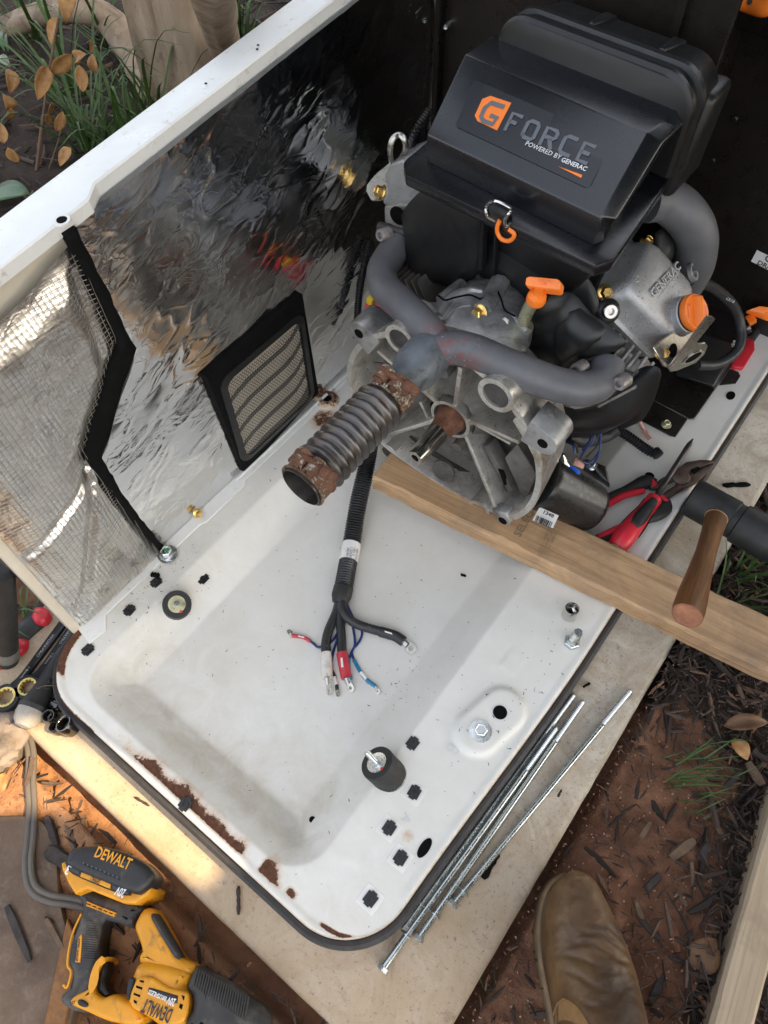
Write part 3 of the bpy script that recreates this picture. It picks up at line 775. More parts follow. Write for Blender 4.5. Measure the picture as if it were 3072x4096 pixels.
tuft('grass_tuft', 540, 640, 30, 0.36, 0.7, 0.009, 'dense grass tuft in front of the tree trunks by the white panel edge')
tuft('grass_tuft', 300, 420, 24, 0.42, 0.8, 0.010, 'loose grass tuft among the dry leaves left of the trunks')
tuft('grass_tuft', 640, 520, 26, 0.34, 0.8, 0.010, 'grass tuft hugging the foot of the tree trunks')
tuft('grass_tuft', 950, 190, 22, 0.36, 0.6, 0.010, 'grass tuft right of the tree trunks behind the panel')
tuft('grass_tuft', 120, 180, 16, 0.5, 0.8, 0.010, 'grass tuft with a long pale blade in the upper left corner')
tuft('grass_tuft', 440, 200, 18, 0.38, 0.8, 0.009, 'grass tuft behind the low limb in the upper left')
tuft('grass_tuft', 2740, 3110, 34, 0.065, 0.5, 0.0022, 'small green grass tuft on the mulch right of the steel rods', lean=(0.7, 0.5), z=-0.07)
tuft('grass_tuft', 2960, 2300, 18, 0.13, 0.7, 0.0045, 'grass tuft under the mallet head at the right edge', lean=(0.3, 0.3), z=-0.07)
tuft('grass_tuft', 2900, 2400, 16, 0.12, 0.8, 0.004, 'grass tuft behind the plank at the right edge', lean=(0.5, 0.2), z=-0.07)
tuft('grass_tuft', 60, 2520, 20, 0.16, 0.8, 0.005, 'grass tuft behind the tool handles at the left edge', z=-0.1)
tuft('grass_tuft', 2010, 4020, 14, 0.05, 0.7, 0.0015, 'dry wispy grass tuft on the clay below the pad corner', z=-0.1)
# multi-stemmed tree
tr = thing('tree', 'multi-stemmed tree with smooth tan bark in the upper left', 'tree', P(720, 520, GZ))
def trunk(name, pts, rad, seed):
    pts = crom(pts, 8); n = len(pts); bm = B()
    rr = [rad[0] + (rad[1] - rad[0]) * i / (n - 1) for i in range(n)]
    vs = tube(bm, pts, rr, 28)
    for i, ringv in enumerate(vs):
        for v in ringv:
            d = (v.co - pts[i]).normalized(); v.co += d * rr[i] * (0.22 * fbm(d.x * 1.2 + seed, d.y * 1.2, v.co.z * 1.2) + 0.07 * fbm(v.co.x * 14, v.co.y * 14, v.co.z * 7 + seed))
    return obj(name, bm, M['treebark'], tr, ang=60)
def up(u, v, z0, dz): return P(u, v, z0) + V((0, 0, dz))
b1, b2, b3 = P(690, 480, -0.12), P(800, 480, -0.12), P(470, 190, -0.12)
trunk('trunk', [b1, b1 + V((-0.02, 0.02, 0.35)), b1 + V((-0.055, 0.06, 0.9)), b1 + V((-0.2, 0.15, 2.6))], (0.056, 0.044), 1)
trunk('trunk', [b2, b2 + V((-0.01, 0.02, 0.35)), b2 + V((0.0, 0.05, 0.9)), b2 + V((0.12, 0.3, 2.6))], (0.068, 0.052), 4)
trunk('trunk', [P(960, 300, -0.12), P(935, 260, 0.0), P(880, 100, 0.3), P(820, -260, 0.7)], (0.045, 0.035), 9)
trunk('limb', [P(640, 420, -0.1), P(540, 230, -0.06), P(440, 90, 0.0), P(330, 45, 0.03), P(180, 60, 0.0), P(0, 120, -0.05), P(-200, 180, -0.1)], (0.048, 0.022), 6)
def crown(name, c, rad, n, leaf, m, parent, skip=None, flat=0.6):
    vs, fs = [], []
    c = V(c)
    for _ in range(n):
        d = V((random.gauss(0, 1), random.gauss(0, 1), random.gauss(0, 1))).normalized() * (random.random() ** 0.45)
        p = c + V((d.x * rad, d.y * rad, d.z * rad * flat))
        if skip and skip(p): continue
        a = V((random.gauss(0, 1), random.gauss(0, 1), random.gauss(0, 0.5))).normalized()
        nn = V((random.gauss(0, 0.5), random.gauss(0, 0.5), 1)).normalized(); s_ = a.cross(nn).normalized()
        l_ = leaf * random.uniform(0.6, 1.3); n0 = len(vs)
        vs += [p - a * l_ / 2, p + s_ * l_ * 0.25 + nn * l_ * 0.06, p + a * l_ / 2, p - s_ * l_ * 0.25 + nn * l_ * 0.06]
        fs.append((n0, n0 + 1, n0 + 2, n0 + 3))
    return pobj(name, vs, fs, m, parent, smooth=False)
crown('crown', b1 + V((-0.5, 0.4, 2.9)), 1.3, 5200, 0.16, M['canopy'], tr, flat=0.5)
# added unseen tree blocking the sun; its crown gap cut to the sunlit patch
def onplane(u, v, z):
    p = P(u, v, z); return p - SUN * ((p.z + 0.06) / SUN.z)
patch = [onplane(u, v, z) for u, v, z in ((-500, 2720, -0.08), (-40, 2895, -0.08), (60, 2885, -0.045), (190, 2902, -0.045), (325, 2972, -0.045), (465, 3078, -0.045), (645, 3232, -0.045), (795, 3370, -0.045), (945, 3515, -0.045), (1000, 3560, -0.045), (932, 3556, -0.045), (768, 3540, -0.045), (700, 3500, -0.055), (590, 3408, -0.065), (495, 3338, -0.065), (300, 3246, -0.065), (150, 3236, -0.06), (0, 3254, -0.06), (-300, 3340, -0.06))]
def inpoly(x, y, poly):
    c = False; n = len(poly)
    for i in range(n):
        a, b = poly[i], poly[i - 1]
        if (a.y > y) != (b.y > y) and x < (b.x - a.x) * (y - a.y) / (b.y - a.y) + a.x: c = not c
    return c
sh = thing('added_shade_tree', 'unseen leafy tree added beyond the right side to shade the scene', 'tree', (3.3, 2.9, GZ))
bm = B(); tube(bm, crom([(3.3, 2.9, -0.15), (3.25, 2.9, 1.0), (3.0, 2.9, 2.2), (2.6, 2.8, 3.0)], 6), [0.13 - 0.004 * i for i in range(19)], 14)
obj('trunk', bm, M['treebark'], sh)
def nearpatch(p):
    q = p - SUN * ((p.z + 0.06) / SUN.z)
    if inpoly(q.x, q.y, patch): return True
    return False
cc = V((-0.75, 0.75, -0.06)) + SUN * 3.9
# leaf sprays laid in a layer across the sun's direction
ax, ay, az = frame(SUN)
vs, fs = [], []
for _ in range(60000):
    p = cc + ax * random.uniform(-2.3, 2.3) + ay * random.uniform(-2.1, 2.1) + az * random.uniform(-0.5, 0.5)
    l_ = 0.13 * random.uniform(0.6, 1.3)
    a = V((random.gauss(0, 1), random.gauss(0, 1), random.gauss(0, 1))).normalized()
    nn = (az + V((random.gauss(0, 0.35), random.gauss(0, 0.35), random.gauss(0, 0.35)))).normalized(); s_ = a.cross(nn).normalized(); a = nn.cross(s_)
    q4 = [p - a * l_ / 2, p + s_ * l_ * 0.3, p + a * l_ / 2, p - s_ * l_ * 0.3]
    if nearpatch(p) or any(nearpatch(q) for q in q4) or any(nearpatch(q4[i].lerp(q4[i - 1], 0.5)) or nearpatch(q4[i].lerp(p, 0.5)) for i in range(4)): continue
    n0 = len(vs); vs += q4; fs.append((n0, n0 + 1, n0 + 2, n0 + 3))
# smaller leaf quads round the gap sharpen the edge of the sun patch
pl_ = patch
k_ = 0
while k_ < 16000:
    i = random.randrange(len(pl_)); t_ = random.random()
    q0 = pl_[i].lerp(pl_[i - 1], t_) + V((random.gauss(0, 0.07), random.gauss(0, 0.07), 0))
    if q0.x < -1.1: 
        k_ += 1; continue
    k_ += 1
    p = q0 + SUN * random.uniform(3.4, 3.9)
    l_ = 0.05
    a = V((random.gauss(0, 1), random.gauss(0, 1), random.gauss(0, 1))).normalized()
    s_ = a.cross(az).normalized(); a = az.cross(s_)
    q4 = [p - a * l_ / 2, p + s_ * l_ * 0.4, p + a * l_ / 2, p - s_ * l_ * 0.4]
    if any(nearpatch(q) for q in q4): continue
    n0 = len(vs); vs += q4; fs.append((n0, n0 + 1, n0 + 2, n0 + 3))
pobj('crown', vs, fs, M['canopy'], sh, smooth=False)
# ================================================================ GENERATOR ENCLOSURE
enc = thing('generator_enclosure', 'open white steel generator enclosure with foil lined side wall and recessed base pan', 'generator enclosure', (-0.33, 0.6, PADZ))
XL, XR, YF, YB, RC = -0.637, -0.018, -0.0235, 1.285, 0.085
def xlim(y):
    a, b = XL, XR
    if y < YF + RC:
        q = RC - math.sqrt(max(0, RC * RC - (RC - (y - YF)) ** 2)); a += q; b -= q
    b -= 0.020 * sstep(0.50, 0.0, y)
    rb = 0.05
    if y > YB - rb:
        q = rb - math.sqrt(max(0, rb * rb - (rb - (YB - y)) ** 2)); b -= q; a += q
    return a, b
def sdrr(x, y, x0, x1, y0, y1, r):
    cx_, cy_ = (x0 + x1) / 2, (y0 + y1) / 2
    qx = abs(x - cx_) - (x1 - x0) / 2 + r; qy = abs(y - cy_) - (y1 - y0) / 2 + r
    return math.hypot(max(qx, 0), max(qy, 0)) + min(max(qx, qy), 0) - r
FLZ = -0.038
def capsule(x, y, a, b, r):
    pa = V((x - a[0], y - a[1])); ba = V((b[0] - a[0], b[1] - a[1]))
    h = max(0, min(1, pa.dot(ba) / ba.dot(ba))); return (pa - ba * h).length - r
def pan_z(x, y):
    d = -sdrr(x, y, -0.578, -0.150, 0.002, 0.93, 0.055)
    t = min(1, max(0, d / 0.060))
    t2 = t - 0.02 * math.sin(2 * math.pi * t)
    z = FLZ * t2
    # raised oval boss with the hold-down bolt
    c = capsule(x, y, (-0.079, 0.291), (-0.068, 0.338), 0.026)
    z += 0.006 * sstep(0.010, 0.0, c)
    # shallow square emboss and corner pads
    if abs(x + 0.094) < 0.013 and abs(y - 0.405) < 0.016: z += 0.0008
    # raised lip along the outer edge
    l_, r_ = xlim(y); e = min(x - l_, r_ - x)
    if y - YF < RC: 
        cxx = XL + RC if x < -0.33 else XR - RC
        if (x < XL + RC or x > XR - RC): e = RC - math.hypot(x - cxx, y - (YF + RC))
        else: e = y - YF
    z += 0.0015 * sstep(0.010, 0.002, e)
    return z
def rustmask(x, y):
    s = y - YF
    if x < XL + RC and y < YF + RC: s = RC - math.hypot(x - (XL + RC), y - (YF + RC))
    if x > XR - RC and y < YF + RC: s = RC - math.hypot(x - (XR - RC), y - (YF + RC))
    r = 0.0
    # long rust bloom inside the front rim
    if s < 0.05:
        core = sstep(0.003, 0.009, s) * sstep(0.036, 0.008, s + 0.010 * fbm(x * 22, 3))
        along = sstep(-0.490, -0.45, x) * sstep(-0.215, -0.245, x)
        thin = 0.35 + 0.75 * sstep(-0.47, -0.40, x)
        r = max(r, core * along * min(1, thin) * (0.86 + 0.30 * fbm(x * 11, 1)))
        r = max(r, core * sstep(-0.21, -0.20, x) * sstep(-0.16, -0.178, x) * 0.85)
        r = max(r, sstep(0.006, 0.010, s) * sstep(0.022, 0.014, s) * sstep(-0.165, -0.157, x) * sstep(-0.142, -0.150, x) * 0.8)
        r = max(r, sstep(0.006, 0.009, s) * sstep(0.015, 0.011, s) * sstep(-0.108, -0.10, x) * sstep(-0.058, -0.068, x) * 0.9)
    if x < -0.52 and s < 0.016 and y < 0.10:
        r = max(r, sstep(0.013, 0.007, s) * sstep(0.10, 0.075, y) * sstep(-0.008, 0.006, y) * 0.95)
    # ring of rust round the far left bolt hole
    d = math.hypot(x + 0.603, y - 0.592)
    r = max(r, 0.62 * sstep(0.036, 0.014, d))
    d = math.hypot(x + 0.078, y - 0.128); r = max(r, 0.45 * sstep(0.012, 0.003, d))
    return r
def dirtmask(x, y):
    d = -sdrr(x, y, -0.578, -0.150, 0.002, 0.93, 0.055)
    g = 0.0
    g = max(g, 0.75 * sstep(0.0, 0.03, d) * sstep(0.10, 0.05, d) * sstep(0.22, 0.06, y))
    g = max(g, 0.55 * math.exp(-((x + 0.20) ** 2 + (y - 0.10) ** 2) / 0.004))
    g = max(g, 0.5 * math.exp(-((x + 0.53) ** 2 + (y - 0.09) ** 2) / 0.004))
    g = max(g, 0.45 * sstep(0.30, 0.0, y) * (1 if d > 0 else 0.55))
    g = max(g, 0.28 * sstep(-0.50, -0.58, x) * sstep(0.5, 0.2, y))
    g += 0.20
    return min(1, g)
ysr = np.concatenate([YF + RC * (1 - np.cos(np.linspace(0, math.pi / 2, 40))), np.linspace(YF + RC, 0.42, 90)[1:], np.linspace(0.42, YB - 0.05, 90)[1:], YB - 0.05 + 0.05 * np.sin(np.linspace(0, math.pi / 2, 12))[1:]])
NXp = 190
pv, pr, pdm = [], [], []
for y in ysr:
    a, b = xlim(min(max(y, YF), YB))
    for i in range(NXp):
        x = a + (b - a) * i / (NXp - 1)
        pv.append((x, y, pan_z(x, y))); pr.append(rustmask(x, y)); pdm.append(dirtmask(x, y))
NY = len(ysr)
pf = [(j * NXp + i, j * NXp + i + 1, (j + 1) * NXp + i + 1, (j + 1) * NXp + i) for j in range(NY - 1) for i in range(NXp - 1)]
# turned-down skirt round the outer edge
edge = [i for i in range(NXp)] + [(j + 1) * NXp - 1 for j in range(1, NY)] + [(NY - 1) * NXp + i for i in range(NXp - 2, -1, -1)] + [j * NXp for j in range(NY - 2, 0, -1)]
ne = len(edge)
last = edge
for off, z in ((0.0022, 0.0004), (0.0035, -0.003), (0.0035, -0.036)):
    cur = []
    for k_ in range(ne):
        p = V(pv[edge[k_]]); q0 = V(pv[edge[k_ - 1]]); q1 = V(pv[edge[(k_ + 1) % ne]])
        tn = (q1 - q0); tn.z = 0; tn.normalize(); nrm = V((tn.y, -tn.x, 0))
        pv.append((p.x + nrm.x * off, p.y + nrm.y * off, z)); pr.append(0.35 + 0.3 * (p.x < -0.5 and p.y < 0.1)); pdm.append(0.5); cur.append(len(pv) - 1)
    for k_ in range(ne):
        pf.append((last[k_], cur[k_], cur[(k_ + 1) % ne], last[(k_ + 1) % ne]))
    last = cur
pan = pobj('base_pan', pv, pf, M['pan'], enc, ang=50)
floatattr(pan, 'rust', pr); floatattr(pan, 'dirt', pdm)
# rubber gasket round the skirt
def outline(off):
    out = []
    ys2 = list(YF + RC * (1 - np.cos(np.linspace(0, math.pi / 2, 24)))) + list(np.linspace(YF + RC, YB - 0.06, 40))[1:]
    L_ = [V((xlim(y)[0], y, 0)) for y in ys2]; Rr = [V((xlim(y)[1], y, 0)) for y in ys2]
    pts = L_[::-1] + Rr
    res = []
    for i, p in enumerate(pts):
        t_ = (pts[min(i + 1, len(pts) - 1)] - pts[max(i - 1, 0)]).normalized(); n_ = V((t_.y, -t_.x, 0)); res.append(p + n_ * off)
    return res
bm = B()
rings_ = []
base_o = outline(0.0)
prof = [(0.0045, -0.012), (0.010, -0.009), (0.0135, -0.015), (0.0145, -0.026), (0.0140, -0.044), (0.0045, -0.044)]
outs = [outline(o_) for o_, _ in prof]
for i in range(len(base_o)):
    rings_.append([V((outs[k_][i].x, outs[k_][i].y, prof[k_][1])) for k_ in range(len(prof))])
loft(bm, rings_); obj('rubber_gasket', bm, M['seal'], enc, ang=40)

# square push-in clips
def make_clip(c, rot, parent):
    x, y = c[0], c[1]; z = pan_z(x, y) + 0.0006
    bm = B(); Rm = Matrix.Rotation(rot, 3, 'Z')
    for (dx, dy, sx, sy) in ((0, 0, 0.0150, 0.0140), (0, 0, 0.0075, 0.0185)):
        box(bm, V((0, 0, 0.0006)), (sx, sy, 0.0012 + 0.0003 * (sx < 0.012)), Rm)
    for sx_ in (-1, 1):
        for sy_ in (-1, 1):
            q = Rm @ V((sx_ * 0.0055, sy_ * 0.0040, 0.0012)); box(bm, q, (0.003, 0.0022, 0.0018), Rm)
    lathe(bm, (0, 0, 0.001), (0, 0, 1), [(0.0046, 0), (0.0046, 0.0018), (0.003, 0.0018), (0.0026, 0.0002), (0.0002, 0.0002)], 14)
    for v in bm.verts: v.co += V((x, y, z))
    return obj('clip', bm, M['clip'], parent)
clips = [P(u, v, 0) for u, v in ((625, 2330), (518, 2442), (352, 2600), (742, 3218), (1657, 3170), (1557, 3312), (1602, 3432), (1482, 3596))]
clips += [P(810, 2310, -0.008), P(1650, 2977, -0.004)]
for i, c in enumerate(clips):
    make_clip(c, random.gauss(0, 0.05), pan)
    if 4 <= i <= 7:
        bm = B(); box(bm, (c.x, c.y, pan_z(c.x, c.y) + 0.0002), (0.026, 0.026, 0.0006)); bevel(bm, 0.0003, 1)
        obj('clip_pad', bm, M['pan'], pan)
# holes, bolts in the pan
def disc(name, c, r, m, parent, z=None, h=0.0006, n=20, sc=None):
    bm = B(); lathe(bm, (0, 0, 0), (0, 0, 1), [(r, 0), (r, h)], n)
    zz = pan_z(c.x, c.y) + 0.0004 if z is None else z
    for v in bm.verts:
        if sc: v.co.y *= sc
        v.co += V((c.x, c.y, zz))
    return obj(name, bm, m, parent)
disc('drain_hole', P(1252, 3284, FLZ), 0.0042, M['hole'], pan)
disc('bolt_hole', P(2000, 2850, 0.006), 0.0098, M['hole'], pan)
disc('slot', P(1698, 3392, 0), 0.0062, M['hole'], pan, sc=2.2)
disc('slot', P(2922, 1583, 0), 0.0075, M['hole'], pan, sc=1.5)
disc('bolt_hole', P(2598, 1905, 0), 0.008, M['hole'], pan)
c = P(1922, 2925, 0.0065)
bm = B(); hexbolt(bm, (c.x, c.y, pan_z(c.x, c.y)), (0, 0, 1), 0.0092, 0.0075, washer=0.0155); obj('hold_down_bolt', bm, M['zinc'], pan, label='zinc hold-down bolt with washer on the raised oval boss')
c = P(672, 2220, 0.002)
bm = B(); hexbolt(bm, (c.x, c.y, 0.003), (0, 0, 1), 0.0092, 0.010, fl=0.0125, washer=0.0160, ph=0.3); bo = obj('hold_down_bolt', bm, M['zinc'], pan, label='zinc bolt with a green paint mark at the wall foot')
bm = B(); box(bm, (c.x + 0.001, c.y + 0.002, 0.0165), (0.005, 0.007, 0.0008)); obj('paint_mark', bm, M['greenprint'], pan)
# cup with rusty hole by the vent
c = P(1308, 1597, 0.004)
bm = B(); lathe(bm, (c.x, c.y, 0.0), (0, 0, 1), [(0.0225, 0), (0.0215, 0.004), (0.016, 0.009), (0.010, 0.0095), (0.009, 0.002), (0.0005, 0.002)], 24)
cup = obj('rust_ringed_cup', bm, M['pan'], pan); floatattr(cup, 'rust', [0.62 if math.hypot(v.co.x - c.x, v.co.y - c.y) < 0.018 else 0.45 for v in cup.data.vertices]); floatattr(cup, 'dirt', [0.6] * len(cup.data.vertices))
disc('bolt_hole', V((c.x, c.y, 0)), 0.0088, M['hole'], pan, z=0.0035)
# stamped letters
for s_, (u, v) in (('A', (580, 2402)), ('B', (776, 2200)), ('A', (1622, 3272)), ('B', (1800, 2992))):
    c = P(u, v, 0.0)
    textobj('stamped_letter', s_, (c.x - 0.005, c.y + 0.006, pan_z(c.x, c.y) + 0.0003), (c.x - 0.005, c.y - 0.006, pan_z(c.x, c.y) + 0.0003), (0, 0, 1), mat('stamped_paint', (0.62, 0.62, 0.60), 0.4), pan, ext=0.0004)
# black specks left on the white paint: separate thin flecks
vs, fs = [], []
for _ in range(300):
    x = random.uniform(-0.60, -0.03); y = random.uniform(0.0, 0.55)
    if random.random() < 0.45: x, y = random.choice(((-0.07, 0.31), (-0.60, 0.20), (-0.57, 0.17), (-0.05, 0.42), (-0.2, 0.3))) ; x += random.gauss(0, 0.025); y += random.gauss(0, 0.04)
    if not (-0.63 < x < -0.025 and y > 0): continue
    l_ = random.choice((0.0005, 0.0005, 0.0006, 0.0008, 0.0010, 0.0022)); w_ = random.uniform(0.0003, 0.0007); a = random.uniform(0, 6.28); z = pan_z(x, y) + 0.0009
    d = V((math.cos(a) * l_, math.sin(a) * l_, 0)); s_ = V((-math.sin(a) * w_, math.cos(a) * w_, 0)); n0 = len(vs); p = V((x, y, z))
    vs += [p - d - s_, p + d - s_ * 0.4, p + d + s_ * 0.6, p - d + s_]; fs.append((n0, n0 + 1, n0 + 2, n0 + 3))
o = pobj('grime_flecks', vs, fs, M['blackprint'], None, smooth=False); setlab(o, 'tiny black flecks scattered on the white pan', kind='stuff')
def scrap(u0, v0, u1, v1, wpx, m, label, z, cat='scrap', fringe=False):
    a, b = P(u0, v0, z), P(u1, v1, z); d = b - a; s_ = V((-d.y, d.x, 0)).normalized() * (wpx * (a - CAM).length / F / 2)
    bm = B(); rings = []
    for i in range(9):
        t_ = i / 8; j = random.uniform(0.65, 1.1) * (0.5 if i in (0, 8) else 1)
        c_ = a.lerp(b, t_) + s_ * random.uniform(-0.2, 0.2) + V((0, 0, 0.0015 + 0.0012 * random.random()))
        rings.append([c_ - s_ * j, c_ + s_ * j, c_ + s_ * j + V((0, 0, 0.001)), c_ - s_ * j + V((0, 0, 0.001))])
    loft(bm, rings); o = obj('scrap', bm, m, ang=0); return setlab(o, label, cat)
scrap(2888, 1945, 3000, 1940, 22, M['blackmatte'], 'torn black foam scrap lying on the concrete beside the mallet', PADZ)
scrap(1990, 3405, 1930, 3515, 30, M['blackmatte'], 'frayed black strip under the outer steel rod on the concrete', PADZ)
scrap(1842, 2300, 1864, 2308, 9, M['blackmatte'], 'small black scrap alone on the white pan floor', FLZ)
scrap(605, 2300, 640, 2308, 24, M['blackmatte'], 'black triangular foam crumb above the left clip', 0.001)
scrap(2330, 2750, 2360, 2735, 10, M['blackmatte'], 'short black scrap on the concrete above the rods', PADZ)
scrap(2230, 3190, 2245, 3160, 9, M['chipdark'], 'tiny dark scrap on the concrete right of the rods', PADZ)
for (u, v) in ((540, 3200), (950, 3560), (1180, 3700), (1010, 3650)):
    pass
scrap(955, 3545, 955, 3660, 14, M['chipdark'], 'thin dark splinter hanging over the front of the pad', PADZ - 0.0)
scrap(540, 3190, 600, 3225, 9, M['chipdark'], 'thin dark splinter on the lit front of the pad', PADZ)

# ---------------------------------------------------------------- side panel with its turned-over top
def topz(y): return 0.529 + 0.0925 * y
sp = None
bm = B()
ysl = [0.052 + 1.23 * i / 60 for i in range(61)]
def innerx(y):
    return -0.639 - 0.0135 * sstep(0.338, 0.350, y)
rings = []
for y in ysl:
    zt = topz(y); xi = innerx(y)
    rings.append([V((xi, y, zt - 0.016)), V((xi, y, zt - 0.002)), V((xi - 0.002, y, zt)), V((-0.700, y, zt - 0.004)), V((-0.7045, y, zt - 0.006)), V((-0.706, y, zt - 0.012)), V((-0.706, y, zt - 0.05)), V((-0.668, y, 0.0)), V((-0.660, y, 0.0)), V((-0.66, y, zt - 0.02))])
loft(bm, rings)
sp = obj('side_panel', bm, M['white'], enc, ang=30)
# tab with its bolt hole
c = P(245, 872, topz(0.32) + 0.001)
bm = B(); ringplate(bm, (c.x, c.y, topz(c.y) - 0.001), (0, -0.09, 1), 0.0055, 0.0085, 0.0018, 20); obj('bolt_collar', bm, M['white'], sp)
disc('bolt_hole', c, 0.0056, M['hole'], sp, z=topz(c.y) + 0.0004)
for (u, v) in ((1030, 208), (1034, 194), (820, 318)):
    c = P(u, v, topz(0.6)); disc('rivet_hole', c, 0.0016, M['hole'], sp, z=topz(c.y) + 0.0009)
# front jamb of the panel
bm = B()
hexa(bm, [V(p) for p in ((-0.668, 0.052, -0.002), (-0.637, 0.052, -0.002), (-0.637, 0.066, -0.002), (-0.668, 0.066, -0.002), (-0.706, 0.052, 0.50), (-0.640, 0.052, 0.50), (-0.640, 0.066, 0.50), (-0.706, 0.066, 0.50))])
bevel(bm, 0.002, 2); obj('front_jamb', bm, M['cream'], sp)
# bare cream inner sheet behind the linings
bm = B(); box(bm, (-0.6560, 0.50, 0.265), (0.006, 0.88, 0.53)); obj('inner_sheet', bm, M['cream'], sp)
# foot flange with its notched outline
def flange(pts, z=0.0026):
    bm = B(); prism(bm, [V((x, y, z)) for x, y in pts], (0, 0, -0.0022)); bevel(bm, 0.0008, 1); return obj('foot_flange', bm, M['white'], sp)
flange([(-0.645, 0.062), (-0.606, 0.055), (-0.603, 0.085), (-0.622, 0.100), (-0.622, 0.30), (-0.617, 0.31), (-0.617, 0.40), (-0.624, 0.41), (-0.624, 0.93), (-0.645, 0.93)])
bm = B(); tube(bm, [(-0.6335, 0.40, 0.006), (-0.6335, 0.93, 0.006)], 0.0028, 8); obj('foot_bead', bm, M['white'], sp)
c = PX(800, 2067, -0.632); bm = B(); hexbolt(bm, (-0.637, c.y, 0.010), (1, 0, 0.35), 0.005, 0.006, fl=0.008); obj('foot_bolt', bm, M['gold'], sp)

# ---------------------------------------------------------------- foil lining of the wall
def tape_left(z):   # y of the left edge of the black strip at height z (from the photograph)
    return float(np.interp(z, TLz, TLy))
def tape_right(z): return float(np.interp(z, TRz, TRy))
def z8(x, y): return (x * 0.4522, 900 + y * 0.4522)
def z5(x, y): return (x * 0.844, 1200 + y * 0.844)
TLp = [z8(*p) for p in ((540, 30), (610, 150), (700, 330), (790, 520), (950, 820), (1040, 1040), (940, 1240), (900, 1400), (850, 1530), (790, 1720), (770, 1820), (725, 1970))] + [z5(*p) for p in ((430, 770), (470, 830), (560, 950), (660, 1080), (762, 1185))]
TRp = [z8(*p) for p in ((640, 0), (720, 180), (850, 420), (950, 620), (1085, 920), (1175, 1070), (1120, 1250), (1060, 1400), (1000, 1600), (950, 1820), (865, 2030), (920, 2110))] + [z5(*p) for p in ((560, 900), (650, 1020), (775, 1175))]
XF = -0.640
TL = [PX(u, v, XF) for u, v in TLp]; TR = [PX(u, v, XF) for u, v in TRp]
tl = sorted([(p.z, p.y) for p in TL]); tr_ = sorted([(p.z, p.y) for p in TR])
TLz, TLy = zip(*tl); TRz, TRy = zip(*tr_)
def ridge(x): return 1 - abs(x)
def foil_disp(y, z):
    # draped folds running along the wall, tighter crinkles, and a big soft pillow
    a = 0.0042 * fbm(y * 5.5, z * 8.0, 3.1, 3)
    q = z - 0.35 * y
    f1 = ridge(max(-1, min(1, 2.2 * fbm(y * 3.0 + 4, q * 15, 7.7, 3)))) ** 3
    f2 = ridge(max(-1, min(1, 2.0 * fbm(y * 9 + 4, q * 34 + 0.3, 1.7, 3)))) ** 3
    f3 = ridge(max(-1, min(1, 2.0 * fbm(y * 22, z * 26, 5.7, 3)))) ** 2
    g = fbm(y * 16, q * 42, 9.1, 3)
    f4 = ridge(max(-1, min(1, 2.2 * fbm(y * 9, q * 17, 3.3, 3)))) ** 4
    return 0.6 * a + 0.0004 * f1 + 0.0009 * f4 + 0.00012 * fbm(y * 30, z * 34, 9.1, 2)
VENT = [PX(u, v, XF) for u, v in ((819, 1504), (971, 1875), (1257, 1563), (1194, 1180))]
NYf, NZf = 330, 230
fv, ff = [], []
for j in range(NZf):
    tz = j / (NZf - 1)
    for i in range(NYf):
        z = 0.004 + tz * (0.575 - 0.004)
        y0 = tape_right(z) - 0.004
        y = y0 + (0.950 - y0) * i / (NYf - 1)
        z = 0.004 + tz * (topz(y) - 0.014 - 0.004)
        edge_ = sstep(0.0, 0.05, z) * sstep(0.0, 0.03, y - y0)
        if VENT[0].y - 0.01 < y < VENT[2].y + 0.01 and z < 0.26: edge_ *= 0.15
        fv.append((XF + foil_disp(y, z) * (0.25 + 0.75 * edge_) - 0.002, y, z))
ff = [(j * NYf + i, j * NYf + i + 1, (j + 1) * NYf + i + 1, (j + 1) * NYf + i) for j in range(NZf - 1) for i in range(NYf - 1)]
pobj('foil_lining', fv, ff, M['foil'], sp, ang=0)
bm = B()
for dz in (0,):
    k_ = max(len(TL), len(TR)); pl_, pr_ = [], []
    zs = np.linspace(max(TLz[0], TRz[0]), min(TLz[-1], TRz[-1]), 70)
    front = [(V((XF + 0.008, tape_left(z) - 0.003, z)), V((XF + 0.0065, tape_right(z) + 0.002 * fbm(z * 40, 1), z))) for z in zs]
    rings = [[a, b, b - V((0.010, 0, 0)), a - V((0.010, 0, 0))] for a, b in front]
    loft(bm, rings)
obj('black_foam_strip', bm, M['blackmatte'], sp, ang=0)
# scrim-backed insulation pad left of the strip, under wire mesh
PADTOP = [PX(*z8(*p), XF) for p in ((0, 830), (230, 610), (455, 330), (585, 205))]
pt = sorted([(p.y, p.z) for p in PADTOP])
def padtop(y): return float(np.interp(y, [p[0] for p in pt], [p[1] for p in pt]))
def ins_disp(y, z, yr):
    e = min(y - 0.066, yr - y, z, padtop(y) - z)
    d = 0.004 + 0.012 * sstep(0.0, 0.045, e)
    # creases of the folded pad
    for (ya, za, yb, zb) in ((0.205, 0.26, 0.062, 0.20), (0.30, 0.39, 0.205, 0.26), (0.205, 0.26, 0.075, 0.03), (0.29, 0.50, 0.275, 0.39)):
        c_ = capsule(y, z, (ya, za), (yb, zb), 0.0); d -= 0.007 * sstep(0.014, 0.0, c_)
    return d
NYi, NZi = 120, 230
iv = []; 
for j in range(NZi):
    for i in range(NYi):
        tz = j / (NZi - 1); ty = i / (NYi - 1)
        y = 0.066; 
        for _ in range(3):
            z = 0.004 + tz * (padtop(y) - 0.004); yr = tape_left(z); y = 0.066 + ty * (yr + 0.002 - 0.066)
        e = min(1, min(ty, 1 - ty) * 12)
        cr = 0.0010 * fbm(y * 34, z * 34, 2, 3) + 0.00025 * fbm(y * 110, z * 110, 6, 2)
        iv.append((XF - 0.001 + ins_disp(y, z, yr) * e + cr, y, z))
